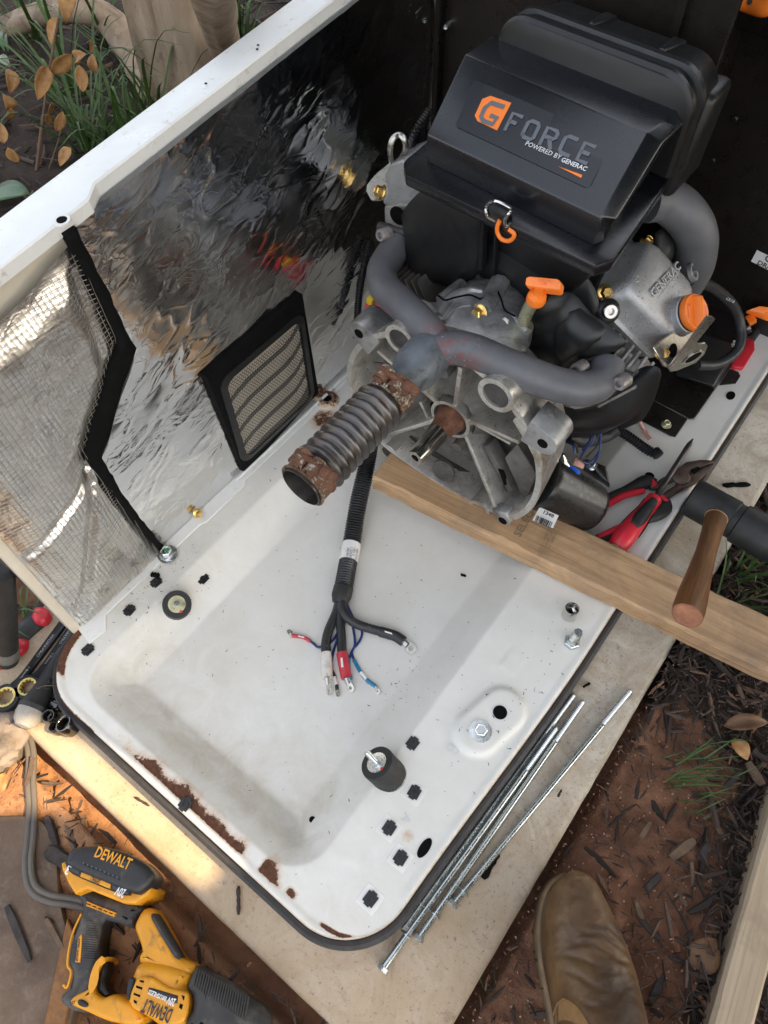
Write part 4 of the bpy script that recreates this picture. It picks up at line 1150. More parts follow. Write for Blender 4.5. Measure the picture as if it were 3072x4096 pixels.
ifc = [(j * NYi + i, j * NYi + i + 1, (j + 1) * NYi + i + 1, (j + 1) * NYi + i) for j in range(NZi - 1) for i in range(NYi - 1)]
pobj('insulation_pad', iv, ifc, M['foil2'], sp, ang=0)
bm = B(); npad = 0
for k_ in range(84):
    z = 0.006 + 0.0062 * k_
    yr = tape_left(z); pts = []
    y = 0.070
    while y < yr - 0.001:
        if z < padtop(y): pts.append(V((XF + ins_disp(y, z, yr) + 0.0028 + 0.0012 * fbm(y * 20, z * 20), y, z + 0.0015 * fbm(y * 14, z * 9, 3))))
        y += 0.0085
    if len(pts) > 2: tube(bm, pts, 0.00042, 4, cap=False)
for k_ in range(44):
    y = 0.072 + 0.0062 * k_; pts = []; z = 0.006
    while z < 0.55:
        if z < padtop(y) and y < tape_left(z): pts.append(V((XF + ins_disp(y, z, tape_left(z)) + 0.0034 + 0.0012 * fbm(y * 20, z * 20), y + 0.0015 * fbm(y * 9, z * 14, 8), z)))
        else:
            if len(pts) > 2: tube(bm, pts, 0.00042, 4, cap=False)
            pts = []
        z += 0.0085
    if len(pts) > 2: tube(bm, pts, 0.00042, 4, cap=False)
obj('wire_mesh', bm, M['wiremesh'], sp, ang=0, kind='stuff')

# ---------------------------------------------------------------- louvred vent in the wall
vent = [V((XF + 0.0065, p.y, p.z)) for p in VENT]
bm = B(); prism(bm, [vent[0] + V((0, -0.002, 0.004)), vent[1] + V((0, -0.002, -0.006)), vent[2] + V((0, 0.004, -0.004)), vent[3] + V((0, 0.002, 0.004))], (-0.010, 0, 0)); vp = obj('vent_plate', bm, M['blackmatte'], enc)
vy0, vy1, vz0, vz1 = 0.429, 0.593, 0.040, 0.219
def rrv(y0, y1, z0, z1, r, x, n=6):
    out = []
    for cy_, cz_, a0 in ((y1 - r, z0 + r, -90), (y1 - r, z1 - r, 0), (y0 + r, z1 - r, 90), (y0 + r, z0 + r, 180)):
        for k_ in range(n + 1):
            a = R_(a0 + 90 * k_ / n); out.append(V((x, cy_ + r * math.cos(a), cz_ + r * math.sin(a))))
    return out
o_ = [rrv(vy0 - 0.011, vy1 + 0.011, vz0 - 0.011, vz1 + 0.011, 0.022, XF + 0.0070), rrv(vy0 - 0.011, vy1 + 0.011, vz0 - 0.011, vz1 + 0.011, 0.022, XF + 0.0105), rrv(vy0, vy1, vz0, vz1, 0.016, XF + 0.0125), rrv(vy0, vy1, vz0, vz1, 0.016, XF + 0.0080)]
bm = B(); loft(bm, o_, cap=False); obj('vent_frame', bm, M['blackpl'], vp)
bm = B(); pts = rrv(vy0, vy1, vz0, vz1, 0.016, XF + 0.0068); bm.faces.new([bm.verts.new(p) for p in pts]); obj('vent_back', bm, mat('vent_dark', (0.02, 0.017, 0.014), 0.7), vp)
for k_ in range(5):
    zc = vz0 + 0.018 + k_ * 0.036
    def lv(a, b, zc=zc):
        y = vy0 + 0.003 + (vy1 - vy0 - 0.006) * a
        sag = 0.024 * (2 * a - 1) ** 4 * (1 if a > 0.5 else -0.4)
        z = zc + (b - 0.5) * 0.026 + sag * 0.9 + 0.004 * math.sin(a * 3.1)
        z = min(vz1 - 0.003, max(vz0 + 0.003, z))
        return V((XF + 0.0071 + 0.0022 * math.sin(math.pi * b) + 0.0006 * b, y, z))
    vv, fc = quadgrid(lv, 24, 7); pobj('louvre', vv, fc, M['louvre'], vp, ang=0)
bm = B(); hp = 0.0053
rows = int((vz1 - vz0) / (hp * 0.866)); cols = int((vy1 - vy0) / hp)
for r in range(rows):
    for c_ in range(cols):
        cy_ = vy0 + hp * (c_ + 0.5 + 0.5 * (r % 2)); cz_ = vz0 + hp * 0.866 * (r + 0.6)
        if cy_ > vy1 - 0.003 or cz_ > vz1 - 0.003: continue
        o6, i6 = [], []
        for k_ in range(6):
            a = R_(60 * k_ + 30)
            o6.append(bm.verts.new((XF + 0.0107, cy_ + math.cos(a) * hp * 0.575, cz_ + math.sin(a) * hp * 0.575)))
            i6.append(bm.verts.new((XF + 0.0107, cy_ + math.cos(a) * hp * 0.40, cz_ + math.sin(a) * hp * 0.40)))
        for k_ in range(6): bm.faces.new((o6[k_], o6[(k_ + 1) % 6], i6[(k_ + 1) % 6], i6[k_]))
bmesh.ops.remove_doubles(bm, verts=bm.verts[:], dist=0.0003)
obj('perforated_screen', bm, M['grille'], vp, smooth=False, kind='stuff')

# ---------------------------------------------------------------- black inner walls
bm = B(); box(bm, (-0.440, 0.966, 0.35), (0.400, 0.010, 0.72)); bevel(bm, 0.002, 1); dv = obj('divider_panel', bm, M['blackmt'], enc)
bm = B(); box(bm, (-0.634, 0.953, 0.32), (0.010, 0.016, 0.64)); bevel(bm, 0.002, 1); obj('corner_post', bm, M['blackmt'], dv)
c = PY(1795, 95, 0.961); bm = B(); lathe(bm, c, (0.2, -1, 0), [(0.004, 0), (0.004, 0.004), (0.0032, 0.012), (0.0026, 0.012), (0.0024, 0.010)], 12); obj('screw', bm, M['zinc'], dv)
bm = B(); box(bm, (-0.10, 1.262, 0.35), (0.48, 0.012, 0.76)); bevel(bm, 0.002, 1); bk = obj('back_panel', bm, M['blackmt'], enc)
bm = B(); box(bm, (-0.30, 1.10, 0.35), (0.010, 0.30, 0.74)); obj('inner_partition', bm, M['blackmt'], bk)
for (u, v) in ((2940, 475), (2850, 640)):
    c = PY(u, v, 1.255); bm = B(); lathe(bm, c, (0, -1, 0), [(0.006, 0), (0.005, 0.003), (0.003, 0.004), (0.0025, 0.001)], 12); obj('rivet', bm, M['blackpl'], bk)
# control housing ledge along the top right
l0, l1 = PY(2480, -25, 1.20), PY(3150, 215, 1.20)
bm = B(); hexa(bm, [V((-0.50, 1.20, l0.z)), V((0.08, 1.20, l0.z - 0.005)), V((0.08, 1.256, l0.z - 0.005)), V((-0.50, 1.256, l0.z)), V((-0.50, 1.12, l0.z + 0.16)), V((0.08, 1.12, l0.z + 0.16)), V((0.08, 1.256, l0.z + 0.16)), V((-0.50, 1.256, l0.z + 0.16))]); bevel(bm, 0.004, 2)
obj('control_housing', bm, mat('red_lit_black_plastic', (0.012, 0.008, 0.008), 0.35), bk)
# orange grip at the top right corner
c = PY(3020, -5, 1.10)
o = thing('orange_grip', 'orange ribbed plastic grip on the ledge at the top right corner', 'grip', c)
bm = B(); tube(bm, crom([PY(2870, -40, 1.10), PY(2950, -8, 1.10), PY(3010, 15, 1.10), PY(3062, 28, 1.09), PY(3110, 0, 1.09)], 5), 0.011, 12); obj('grip_body', bm, M['orange'], o)
bm = B(); tube(bm, [PY(3040, 36, 1.092), PY(3100, 62, 1.092)], 0.0022, 8); obj('wire', bm, M['zinc'], o)
for (u, v) in ((3000, 8), (3038, 22)):
    bm = B(); lathe(bm, PY(u, v, 1.089), (0, -1, 0.2), [(0.003, 0), (0.003, 0.002)], 10); obj('pin', bm, M['blackprint'], o)
# OIL DRAIN label on the back panel
yl = 1.2545
q = [PY(u, v, yl) for u, v in ((3004, 1045), (3028, 1000), (3230, 1095), (3205, 1145))]
bm = B(); prism(bm, q, (0, -0.0006, 0)); bevel(bm, 0.0002, 1); lb = obj('drain_label', bm, M['label'], enc, smooth=False)
textobj('label_print', 'OIL', PY(3055, 1040, yl - 0.001), PY(3115, 1068, yl - 0.001), (0, -1, 0), M['blackprint'], lb, bold=True)
textobj('label_print', 'DRAIN HOSE', PY(3028, 1056, yl - 0.001), PY(3190, 1132, yl - 0.001), (0, -1, 0), M['blackprint'], lb, bold=True, height=0.009)
# battery tray: low black plate with a front foot
tz = 0.014
pl = [P(2380, 1480, tz), P(2600, 1593, tz), P(2757, 1676, tz), P(2779, 1674, tz), P(2925, 1465, tz), P(3010, 1300, tz), P(2700, 1150, tz)]
bm = B(); prism(bm, pl, (0, 0, -0.003)); bevel(bm, 0.001, 1); bt = obj('battery_tray', bm, M['blackmt'], enc)
pl = [P(2470, 1525, 0.012), P(2752, 1676, 0.012), P(2702, 1748, 0.004), P(2682, 1744, 0.004), P(2420, 1604, 0.004)]
bm = B(); prism(bm, pl, (0, 0, -0.002)); bevel(bm, 0.0008, 1); obj('tray_foot', bm, M['blackmt'], bt)
c = P(2664, 1700, 0.008); bm = B(); hexbolt(bm, c, (0, 0, 1), 0.006, 0.006, fl=0.009); obj('tray_bolt', bm, M['brasszinc'], bt)
pl = [P(2818, 1430, 0.02), P(2945, 1345, 0.02), P(2990, 1420, 0.02), P(2880, 1560, 0.02)]
bm = B(); hexa(bm, [P(2700, 1500, 0.015), P(2860, 1560, 0.015), P(2965, 1390, 0.015), P(2800, 1330, 0.015), P(2700, 1500, 0.05), P(2855, 1545, 0.03), P(2950, 1380, 0.03), P(2800, 1330, 0.05)]); bevel(bm, 0.003, 2); obj('tray_wall', bm, M['blackpl'], bt)
# red latch and black tab on the rim
pl = [P(2912, 1468, 0.002), P(2985, 1362, 0.002), P(3010, 1375, 0.002), P(3012, 1412, 0.002), P(2968, 1484, 0.002), P(2930, 1482, 0.002)]
bm = B(); prism(bm, pl, (0, 0, 0.010)); bevel(bm, 0.003, 2); obj('red_latch', bm, M['redpl'], enc)
pl = [P(2876, 1542, 0.002), P(2917, 1478, 0.002), P(2952, 1490, 0.002), P(2960, 1507, 0.002), P(2942, 1535, 0.002)]
bm = B(); prism(bm, pl, (0, 0, 0.002)); obj('black_tab', bm, M['blackmt'], enc)
# ================================================================ ENGINE
eng = thing('engine', 'V-twin generator engine with black air box, grey exhaust manifold and bare aluminium bell housing', 'engine', (-0.35, 0.70, 0.0))
YFc = 0.575                    # front face of the bell housing
def z4(x, y): return (1380 + x * 0.5546, 1300 + y * 0.5546)
CC = V((-0.353, YFc, 0.1665)); RB = 0.1715
# --- bell housing: outer wall ring following the photographed outline
def ang_pt(deg, r): return V((CC.x + r * math.cos(R_(deg)), YFc, CC.z + r * math.sin(R_(deg))))
bm = B()
rings = []
for k_ in range(96):
    a = 360 * k_ / 96
    co, si = math.cos(R_(a)), math.sin(R_(a)); d = V((co, 0, si))
    ro = RB + 0.010 * max(0, math.cos(R_(a - 315))) ** 6
    flat = 1.0
    zmin = 0.043
    c_ = V((CC.x, 0, CC.z))
    def at(r, y):
        p = c_ + d * r; p.y = y
        if p.z < zmin + 0.02: p.z = zmin + 0.02 + (p.z - zmin - 0.02) * 0.35
        return p
    rings.append([at(ro, YFc), at(ro + 0.001, YFc + 0.003), at(ro - 0.004, YFc + 0.040), at(ro - 0.012, YFc + 0.090), at(ro - 0.022, YFc + 0.090), at(ro - 0.013, YFc + 0.040), at(ro - 0.0095, YFc + 0.001), at(ro - 0.0085, YFc)])
rings.append(rings[0])
loft(bm, rings, cap=False); bmesh.ops.remove_doubles(bm, verts=bm.verts[:], dist=1e-5)
bh = obj('bell_housing', bm, M['alumach'], eng, ang=40)
# back wall of the bell with shallow webs
bm = B()
n_ = 72; ringsb = []
for r, y in ((0.155, YFc + 0.070), (0.125, YFc + 0.080), (0.065, YFc + 0.070), (0.040, YFc + 0.040)):
    ring = []
    for k_ in range(n_):
        a = R_(360 * k_ / n_); p = V((CC.x + r * math.cos(a), y + 0.004 * fbm(r * 30, a * 2), CC.z + r * math.sin(a)))
        if p.z < 0.065: p.z = 0.065 + (p.z - 0.065) * 0.35
        ring.append(p)
    ringsb.append(ring)
loft(bm, ringsb, cap=False); obj('bell_back_wall', bm, M['alushade'], bh, ang=50)
HUB = V((-0.351, YFc + 0.028, 0.168))
def fr(px, py, y): return PY(*z4(px, py), y)
# hub ring and seal
bm = B(); ringplate(bm, HUB, (0, 1, 0), 0.029, 0.0345, 0.03, 32); obj('hub', bm, M['alumach'], bh)
bm = B(); ringplate(bm, HUB + V((0, 0.004, 0)), (0, 1, 0), 0.0245, 0.0293, 0.02, 32); obj('oil_seal', bm, M['rubber'], bh)
# webs (radial ribs)
def rib(p0, p1, y0, y1, th=0.0070, dep=0.055, m=None):
    a = fr(*p0, y0); b = fr(*p1, y1); d = (b - a).normalized(); s_ = V((-d.z, 0, d.x)).normalized() * th / 2
    bm = B(); hexa(bm, [a - s_, a + s_, b + s_, b - s_, a - s_ * 1.5 + V((0, dep, 0)), a + s_ * 1.5 + V((0, dep, 0)), b + s_ * 1.5 + V((0, dep, 0)), b - s_ * 1.5 + V((0, dep, 0))]); bevel(bm, 0.0014, 2)
    return obj('rib', bm, m or M['alumach'], bh)
for p0, p1, y1 in (((790, 580), (830, 310), YFc + 0.004), ((890, 690), (1250, 850), YFc + 0.004), ((860, 790), (1090, 1340), YFc + 0.004), ((650, 690), (330, 790), YFc + 0.010), ((668, 560), (560, 475), YFc + 0.012), ((670, 575), (230, 190), YFc + 0.016)):
    rib(p0, p1, HUB.y + 0.002, y1)
rib((900, 700), (1190, 860), YFc + 0.040, YFc + 0.030, 0.005)
rib((1010, 870), (1190, 1200), YFc + 0.042, YFc + 0.035, 0.012, 0.02, M['alushade'])
rib((540, 560), (600, 690), YFc + 0.036, YFc + 0.036, 0.006, 0.02)
# bosses on the rim
def boss(c, ro, ri, name='boss', dep=0.06, m=None, hole=True, floor=0.020):
    bm = B(); ringplate(bm, c, (0, 1, 0), ri * 0.95, ro * 1.10, dep, 28); o = obj(name, bm, m or M['alumach'], bh)
    if hole:
        bm = B(); lathe(bm, c + V((0, floor, 0)), (0, 1, 0), [(ri * 1.01, 0), (ri * 1.01, 0.01)], 20); obj('boss_floor', bm, M['pocket'], bh)
    return o
boss(fr(1085, 510, YFc - 0.008), 0.0240, 0.0200, floor=0.0035)
boss(fr(392, 110, YFc - 0.008), 0.0215, 0.0175, floor=0.0035)
boss(fr(965, 1335, YFc - 0.001), 0.0185, 0.0145)
boss(fr(315, 925, YFc + 0.004), 0.0185, 0.0145)
# ears with threaded holes
def ear(px, py, rot, dy=0.05, r=0.021, ln=0.045):
    c = fr(px, py, YFc - 0.002); d = V((math.cos(R_(rot)), 0, math.sin(R_(rot)))); s_ = V((-d.z, 0, d.x))
    pts = []
    for k_ in range(13):
        a = R_(-90 + 15 * k_); pts.append(c + d * (r * math.cos(a)) + s_ * (r * math.sin(a)))
    pts += [c - d * ln + s_ * r * 1.15, c - d * ln - s_ * r * 1.15]
    bm = B(); prism(bm, pts, (0, dy, 0)); bevel(bm, 0.003, 2, 50); o = obj('mounting_ear', bm, M['alu'], bh)
    bm = B(); ringplate(bm, c - V((0, 0.0006, 0)), (0, 1, 0), 0.0052, 0.0075, 0.002, 20); lathe(bm, c - V((0, 0.0008, 0)), (0, 1, 0), [(0.0052, 0), (0.0052, 0.001)], 16); obj('threaded_hole', bm, M['hole'], bh)
ear(100, 62, 150, 0.045, 0.019, 0.03); ear(1425, 855, -10, 0.045, 0.0205, 0.028); ear(1137, 1412, -60, 0.02, 0.013, 0.02)
# right rim crescent machined face and lower-left cast apron
bm = B()
pts = [fr(x, y, YFc - 0.0015) for x, y in ((1205, 690), (1240, 655), (1330, 770), (1395, 870), (1425, 1000), (1395, 1160), (1380, 1000), (1310, 860))]
prism(bm, pts, (0, 0.01, 0)); bevel(bm, 0.0015, 2); obj('rim_face', bm, M['alumach'], bh)
bm = B()
rows = []
for i in range(9):
    t_ = i / 8
    a = fr(300 + 640 * t_, 905 + 330 * t_ + 30 * math.sin(math.pi * t_), YFc + 0.018); b = fr(480 + 480 * t_, 800 + 310 * t_, YFc + 0.048)
    rows.append([fr(360 + 540 * t_, 985 + 350 * t_ + 55 * math.sin(math.pi * t_), YFc + 0.004), a, a.lerp(b, 0.5) + V((0, -0.008, 0.002)), b])
loft(bm, rows, closed=False); o = obj('cast_apron', bm, M['alushade'], bh, ang=0); o.modifiers.new('thickness', 'SOLIDIFY').thickness = 0.006
c = fr(715, 1045, YFc + 0.012); bm = B(); lathe(bm, c, (0.1, -1, 0.25), [(0.0195, 0), (0.0190, 0.004), (0.0002, 0.0042)], 24); obj('cast_hole', bm, M['pocket'], bh)
for (x, y) in ((735, 320), (830, 855)):
    bm = B(); lathe(bm, fr(x, y, YFc + 0.03), (0, -1, 0), [(0.010, -0.01), (0.0085, 0.010), (0.0055, 0.012), (0.0002, 0.012)], 16); obj('casting_lug', bm, M['alushade'], bh)
for q in (((1100, 1040), (1140, 1060), (1190, 1200), (1160, 1200)), ((1150, 960), (1240, 860), (1380, 1080), (1300, 1280), (1260, 1200)), ((200, 270), (320, 290), (230, 340))):
    pts = [fr(x, y, YFc + 0.036) for x, y in q]; bm = B(); prism(bm, pts, (0, 0.004, 0)); bevel(bm, 0.0015, 2); obj('casting_window', bm, M['alushade'] if len(q) != 4 else M['hole'], bh)
# --- crankshaft: rusty collar then bright taper with centre thread
ax_ = V((0, -1, 0)); tip = fr(555, 930, YFc - 0.075); root = HUB + V((0, 0.006, 0))
axd = V((0, -1, 0))
sh0 = V((HUB.x, root.y, HUB.z))
LT = 0.094
bm = B(); lathe(bm, sh0, axd, [(0.0243, -0.01), (0.0243, 0.002), (0.0225, 0.010), (0.0185, 0.022), (0.0168, 0.034), (0.0160, 0.040)], 32, cap=False)
cr = obj('crankshaft_collar', bm, M['rust'], eng)
bm = B(); lathe(bm, sh0, axd, [(0.0165, 0.030), (0.0165, 0.040), (0.0125, LT - 0.002), (0.0118, LT), (0.0062, LT), (0.0056, LT - 0.003), (0.0052, LT - 0.012), (0.0002, LT - 0.012)], 32)
obj('crankshaft', bm, M['shaft'], eng)

# --- crankcase block behind the bell with its ribbed gear cover
bm = B()
sec = []
for y, sc in ((YFc + 0.088, 0.98), (YFc + 0.10, 0.95), (0.70, 0.92), (0.86, 0.9)):
    ring = []
    for k_ in range(28):
        a = R_(360 * k_ / 28 + 6); r = (0.142 if math.sin(a) < 0.2 else 0.135) * sc
        p = V((CC.x + r * math.cos(a), y, CC.z + r * math.sin(a) * 0.98)); p.z = max(p.z, 0.045)
        ring.append(p)
    sec.append(ring)
loft(bm, sec); obj('crankcase', bm, M['alu'], eng, ang=50)
def z3(x, y): return (1400 + x * 0.4068, 500 + y * 0.4068)
# gear cover: domed casting rising at the top of the block
bm = B()
cov = [(1655, 1290), (1720, 1240), (1790, 1165), (1860, 1125), (1940, 1110), (2030, 1105), (2090, 1145), (2110, 1240), (2130, 1330), (2090, 1420), (1960, 1420), (1830, 1385), (1760, 1375)]
base = crom([P(u, v, 0.285) for u, v in cov], 4, True)
top_ = crom([P(u, v, 0.325) for u, v in cov], 4, True)
cb = sum(top_, V()) / len(top_)
rings = [base, [b.lerp(t_, 0.8) for b, t_ in zip(base, top_)], [cb.lerp(t_, 0.93) + V((0, 0, 0.0)) for t_ in top_], [cb.lerp(t_, 0.7) + V((0, 0, 0.008)) for t_ in top_], [cb.lerp(t_, 0.35) + V((0, 0, 0.012)) for t_ in top_]]
loft(bm, rings); gc = obj('gear_cover', bm, M['alu'], eng, ang=50)
def ridge_tube(name, pts, r, z, m=None, par=None):
    bm = B(); tube(bm, crom([P(u, v, z) for u, v in pts], 5), r, 10); return obj(name, bm, m or M['alu'], par or gc)
ridge_tube('cover_ridge', [(1755, 1265), (1800, 1195), (1870, 1165), (1930, 1172)], 0.0062, 0.333)
ridge_tube('cover_ridge', [(1775, 1290), (1820, 1240), (1880, 1225)], 0.0042, 0.334)
ridge_tube('cover_ridge', [(1765, 1205), (1800, 1178), (1850, 1140)], 0.010, 0.320)
ridge_tube('cover_ridge', [(2000, 1215), (2030, 1260), (2055, 1270), (2110, 1330)], 0.006, 0.330)
ridge_tube('oil_gallery', [(1930, 1250), (1975, 1185), (2000, 1135)], 0.0155, 0.330)
ridge_tube('cover_boss', [(1990, 1150), (2035, 1110)], 0.014, 0.325)
ridge_tube('cover_boss', [(1880, 1110), (1930, 1075)], 0.015, 0.315)
ridge_tube('cover_flange', [(1700, 1330), (1780, 1362), (1900, 1372), (2010, 1378)], 0.006, 0.318)
ridge_tube('cover_split_line', [(1750, 1180), (1780, 1200), (1820, 1190), (1880, 1180), (1930, 1195), (1975, 1150), (2002, 1190), (2020, 1240), (2060, 1265)], 0.0013, 0.343, M['hole'])
# golden drain bolt on the gallery
c = P(1922, 1256, 0.332); axb = (P(1905, 1275, 0.30) - P(1960, 1200, 0.335)).normalized(); axb = V((-0.25, -0.85, 0.35)).normalized()
bm = B(); hexbolt(bm, c, axb, 0.0088, 0.010, fl=0.0125); obj('gallery_bolt', bm, M['gold'], eng, label='golden hex bolt on the oil gallery')
# dipstick tube and orange handle
ds = [P(2095, 1300, 0.325), P(2098, 1275, 0.345), P(2115, 1235, 0.372), P(2135, 1205, 0.392)]
bm = B(); tube(bm, crom(ds, 6), 0.0085, 14); lathe(bm, P(2090, 1310, 0.322), (0, -0.1, 1), [(0.0145, 0), (0.0145, 0.002), (0.009, 0.003)], 20)
fp = [P(2008, 1300, 0.325), P(2040, 1285, 0.325), P(2112, 1290, 0.325), P(2090, 1312, 0.325), P(2020, 1318, 0.325)]
prism(bm, fp, (0, 0, 0.002)); obj('dipstick_tube', bm, M['brasszinc'], eng)
c = P(2026, 1298, 0.327); bm = B(); hexbolt(bm, c, (-0.1, -0.5, 0.8), 0.0068, 0.008, fl=0.0088); obj('tube_bolt', bm, M['lug'], eng)
dz_ = 0.420
top4 = [P(2103, 1110, dz_), P(2115, 1103, dz_), P(2230, 1113, dz_), P(2242, 1124, dz_), P(2236, 1158, dz_ - 0.008), P(2225, 1162, dz_ - 0.010), P(2110, 1148, dz_ - 0.010), P(2100, 1142, dz_ - 0.008)]
bm = B(); prism(bm, top4, (0.004, 0.008, -0.012)); bevel(bm, 0.003, 3, 40); dh = obj('dipstick_handle', bm, M['orange'], eng)
c = P(2146, 1185, 0.398); bm = B(); lathe(bm, c + V((0, 0, -0.008)), (0.1, -0.05, 1), [(0.0115, 0), (0.0125, 0.004), (0.0115, 0.010), (0.006, 0.013), (0.006, 0.020)], 20); obj('dipstick_cap', bm, M['orange'], dh)
nn = (top4[2] - top4[1]).cross(top4[4] - top4[2]).normalized(); nn = nn if nn.z > 0 else -nn
textobj('moulded_letters', 'ENGINE', P(2152, 1128, dz_ - 0.003), P(2206, 1132, dz_ - 0.003), nn, M['orangedk'], dh, ext=0.0012, height=0.004)
textobj('moulded_letters', 'OIL', P(2164, 1142, dz_ - 0.006), P(2188, 1144, dz_ - 0.006), nn, M['orangedk'], dh, ext=0.0012, height=0.0038)

# --- black sheet shrouds over the cylinders
def shroud(name, pix, y, dep, bul=0.012, m=None, sm=3):
    dep = V((-0.02, dep * 0.45, -dep * 0.55)) if not hasattr(dep, '__len__') else V(dep)
    pts = crom([PY(u, v, y) for u, v in pix], sm, True)
    c = sum(pts, V()) / len(pts); bm = B()
    rings = [[p + dep for p in pts], pts, [c.lerp(p, 0.9) + V((0, -bul * 0.5, 0)) for p in pts], [c.lerp(p, 0.65) + V((0, -bul, 0)) for p in pts], [c.lerp(p, 0.3) + V((0, -bul * 1.15, 0)) for p in pts]]
    loft(bm, rings); return obj(name, bm, m or M['blackpl'], eng, ang=60)
shroud('left_shroud', [z3(*p) for p in ((530, 830), (512, 950), (540, 1120), (530, 1250), (560, 1350), (610, 1450), (600, 1550), (650, 1670), (700, 1705), (770, 1690), (785, 1600), (850, 1560), (950, 1560), (1060, 1575), (1250, 1440), (1310, 1200), (1300, 850), (1000, 600), (740, 620))], 0.715, 0.12, 0.010)
shroud('right_shroud', [(1900 + x * 0.422, 1000 + y * 0.422) for x, y in ((440, 850), (500, 700), (540, 560), (620, 470), (760, 420), (930, 410), (1100, 600), (1240, 690), (1420, 850), (1390, 930), (1200, 985), (1050, 1040), (840, 1140), (700, 1085), (570, 1010), (470, 900))], 0.705, 0.11, 0.020)
shroud('shroud_bulge', [(1900 + x * 0.422, 1000 + y * 0.422) for x, y in ((760, 640), (930, 520), (1060, 600), (1250, 760), (1180, 900), (1000, 980), (860, 1050), (760, 900))], 0.700, 0.06, 0.020)
shroud('centre_shroud', [(1830, 860), (1960, 930), (2100, 990), (2300, 1080), (2290, 1170), (2200, 1250), (2100, 1200), (1960, 1120), (1880, 1090), (1840, 980)], 0.735, 0.10, 0.006)
shroud('blower_housing', [(2130, 1585), (2220, 1640), (2330, 1632), (2420, 1600), (2510, 1540), (2600, 1470), (2640, 1490), (2600, 1600), (2560, 1650), (2480, 1700), (2390, 1722), (2290, 1726), (2220, 1700), (2150, 1650)], 0.720, (-0.02, 0.03, -0.06), 0.010)
shroud('blower_flank', [(2540, 1490), (2610, 1462), (2645, 1500), (2600, 1640), (2545, 1690), (2500, 1600)], 0.735, (-0.02, 0.02, -0.05), 0.006)
# fin block under the right cylinder
bm = B()
for k_ in range(9):
    a = V((-0.245 + 0.011 * k_, 0.735, 0.285 - 0.004 * k_)); box(bm, a, (0.0035, 0.055, 0.075), Matrix.Rotation(R_(30), 3, 'Y'))
obj('cylinder_fins', bm, M['alu'], eng)
bm = B()
for k_ in range(8):
    a = V((-0.455 - 0.011 * k_, 0.715, 0.275 - 0.004 * k_)); box(bm, a, (0.0035, 0.06, 0.075), Matrix.Rotation(R_(-30), 3, 'Y'))
obj('cylinder_fins', bm, M['alushade'], eng)
c = PY(2172, 1598, 0.70); bm = B(); hexbolt(bm, c, (-0.2, -0.9, 0.3), 0.0062, 0.007, fl=0.0085); obj('shroud_bolt', bm, M['zinc'], eng)

# --- cylinder heads, valve covers
def valve_cover(side):
    m_ = 1 if side > 0 else -1
    def mx(p): return V((-0.353 + m_ * (p.x + 0.353), p.y, p.z)) if m_ < 0 else p
    A, Bq, C_, D = P(2486, 1119, 0.372), P(2635, 988, 0.372), P(2807, 1175, 0.302), P(2691, 1333, 0.302)
    n_ = (Bq - A).cross(D - A).normalized(); n_ = n_ if n_.x > 0 else -n_
    cen = (A + Bq + C_ + D) / 4
    e1 = (D - A).normalized(); e2 = n_.cross(e1).normalized()
    if e2.y < 0: e2 = -e2
    hu = ((D - A).length + (C_ - Bq).length) / 4; hv = ((Bq - A).length + (C_ - D).length) / 4
    def rr(hx, hy, r, h, skew=0.0):
        out = []
        for sx, sy, a0 in ((1, -1, -90), (1, 1, 0), (-1, 1, 90), (-1, -1, 180)):
            for k_ in range(7):
                a = R_(a0 + 15 * k_); out.append(mx(cen + e1 * (sx * (hx - r) + r * math.cos(a)) + e2 * (sy * (hy - r) + r * math.sin(a)) + n_ * h))
        return out
    par = thing_part = None
    bm = B()
    f = hu + 0.010; g_ = hv + 0.010
    loft(bm, [rr(f + 0.004, g_ + 0.004, 0.014, -0.050), rr(f + 0.004, g_ + 0.004, 0.014, -0.043), rr(f + 0.001, g_ + 0.001, 0.013, -0.041), rr(f - 0.002, g_ - 0.002, 0.016, -0.039), rr(hu + 0.002, hv + 0.002, 0.020, -0.012), rr(hu - 0.002, hv - 0.002, 0.020, -0.004), rr(hu - 0.009, hv - 0.009, 0.016, 0.0), rr(hu - 0.03, hv - 0.03, 0.010, 0.0006)])
    vc = obj('valve_cover', bm, M['cover'], eng, ang=50)
    bm = B(); loft(bm, [rr(f, g_, 0.012, -0.100), rr(f, g_, 0.012, -0.050)]); obj('cylinder_head', bm, M['alu'], eng, ang=40)
    return vc, cen, e1, e2, n_, hu, hv, mx
vc, vcen, ve1, ve2, vn, hu, hv, _ = valve_cover(1)
valve_cover(-1)
# raised lettering on the cover
textobj('cast_letters', 'GENERAC', PN(2608, 1194, vcen, vn), PN(2718, 1074, vcen, vn), vn, M['cover'], vc, ext=0.0010, height=0.0115, thick=0.0024, bold=True)
bm = B(); polybar(bm, [PN(2630, 1194, vcen, vn), PN(2716, 1082, vcen, vn)], 0.0012, 0.0012, vn); obj('cast_underline', bm, M['cover'], vc)
# oil filler neck and orange cap
pc = PN(2735, 1262, vcen, vn); bm = B(); lathe(bm, pc - vn * 0.02, vn, [(0.029, 0), (0.0275, 0.014), (0.0255, 0.022), (0.0255, 0.028), (0.0235, 0.030)], 28); obj('filler_neck', bm, M['cover'], vc)
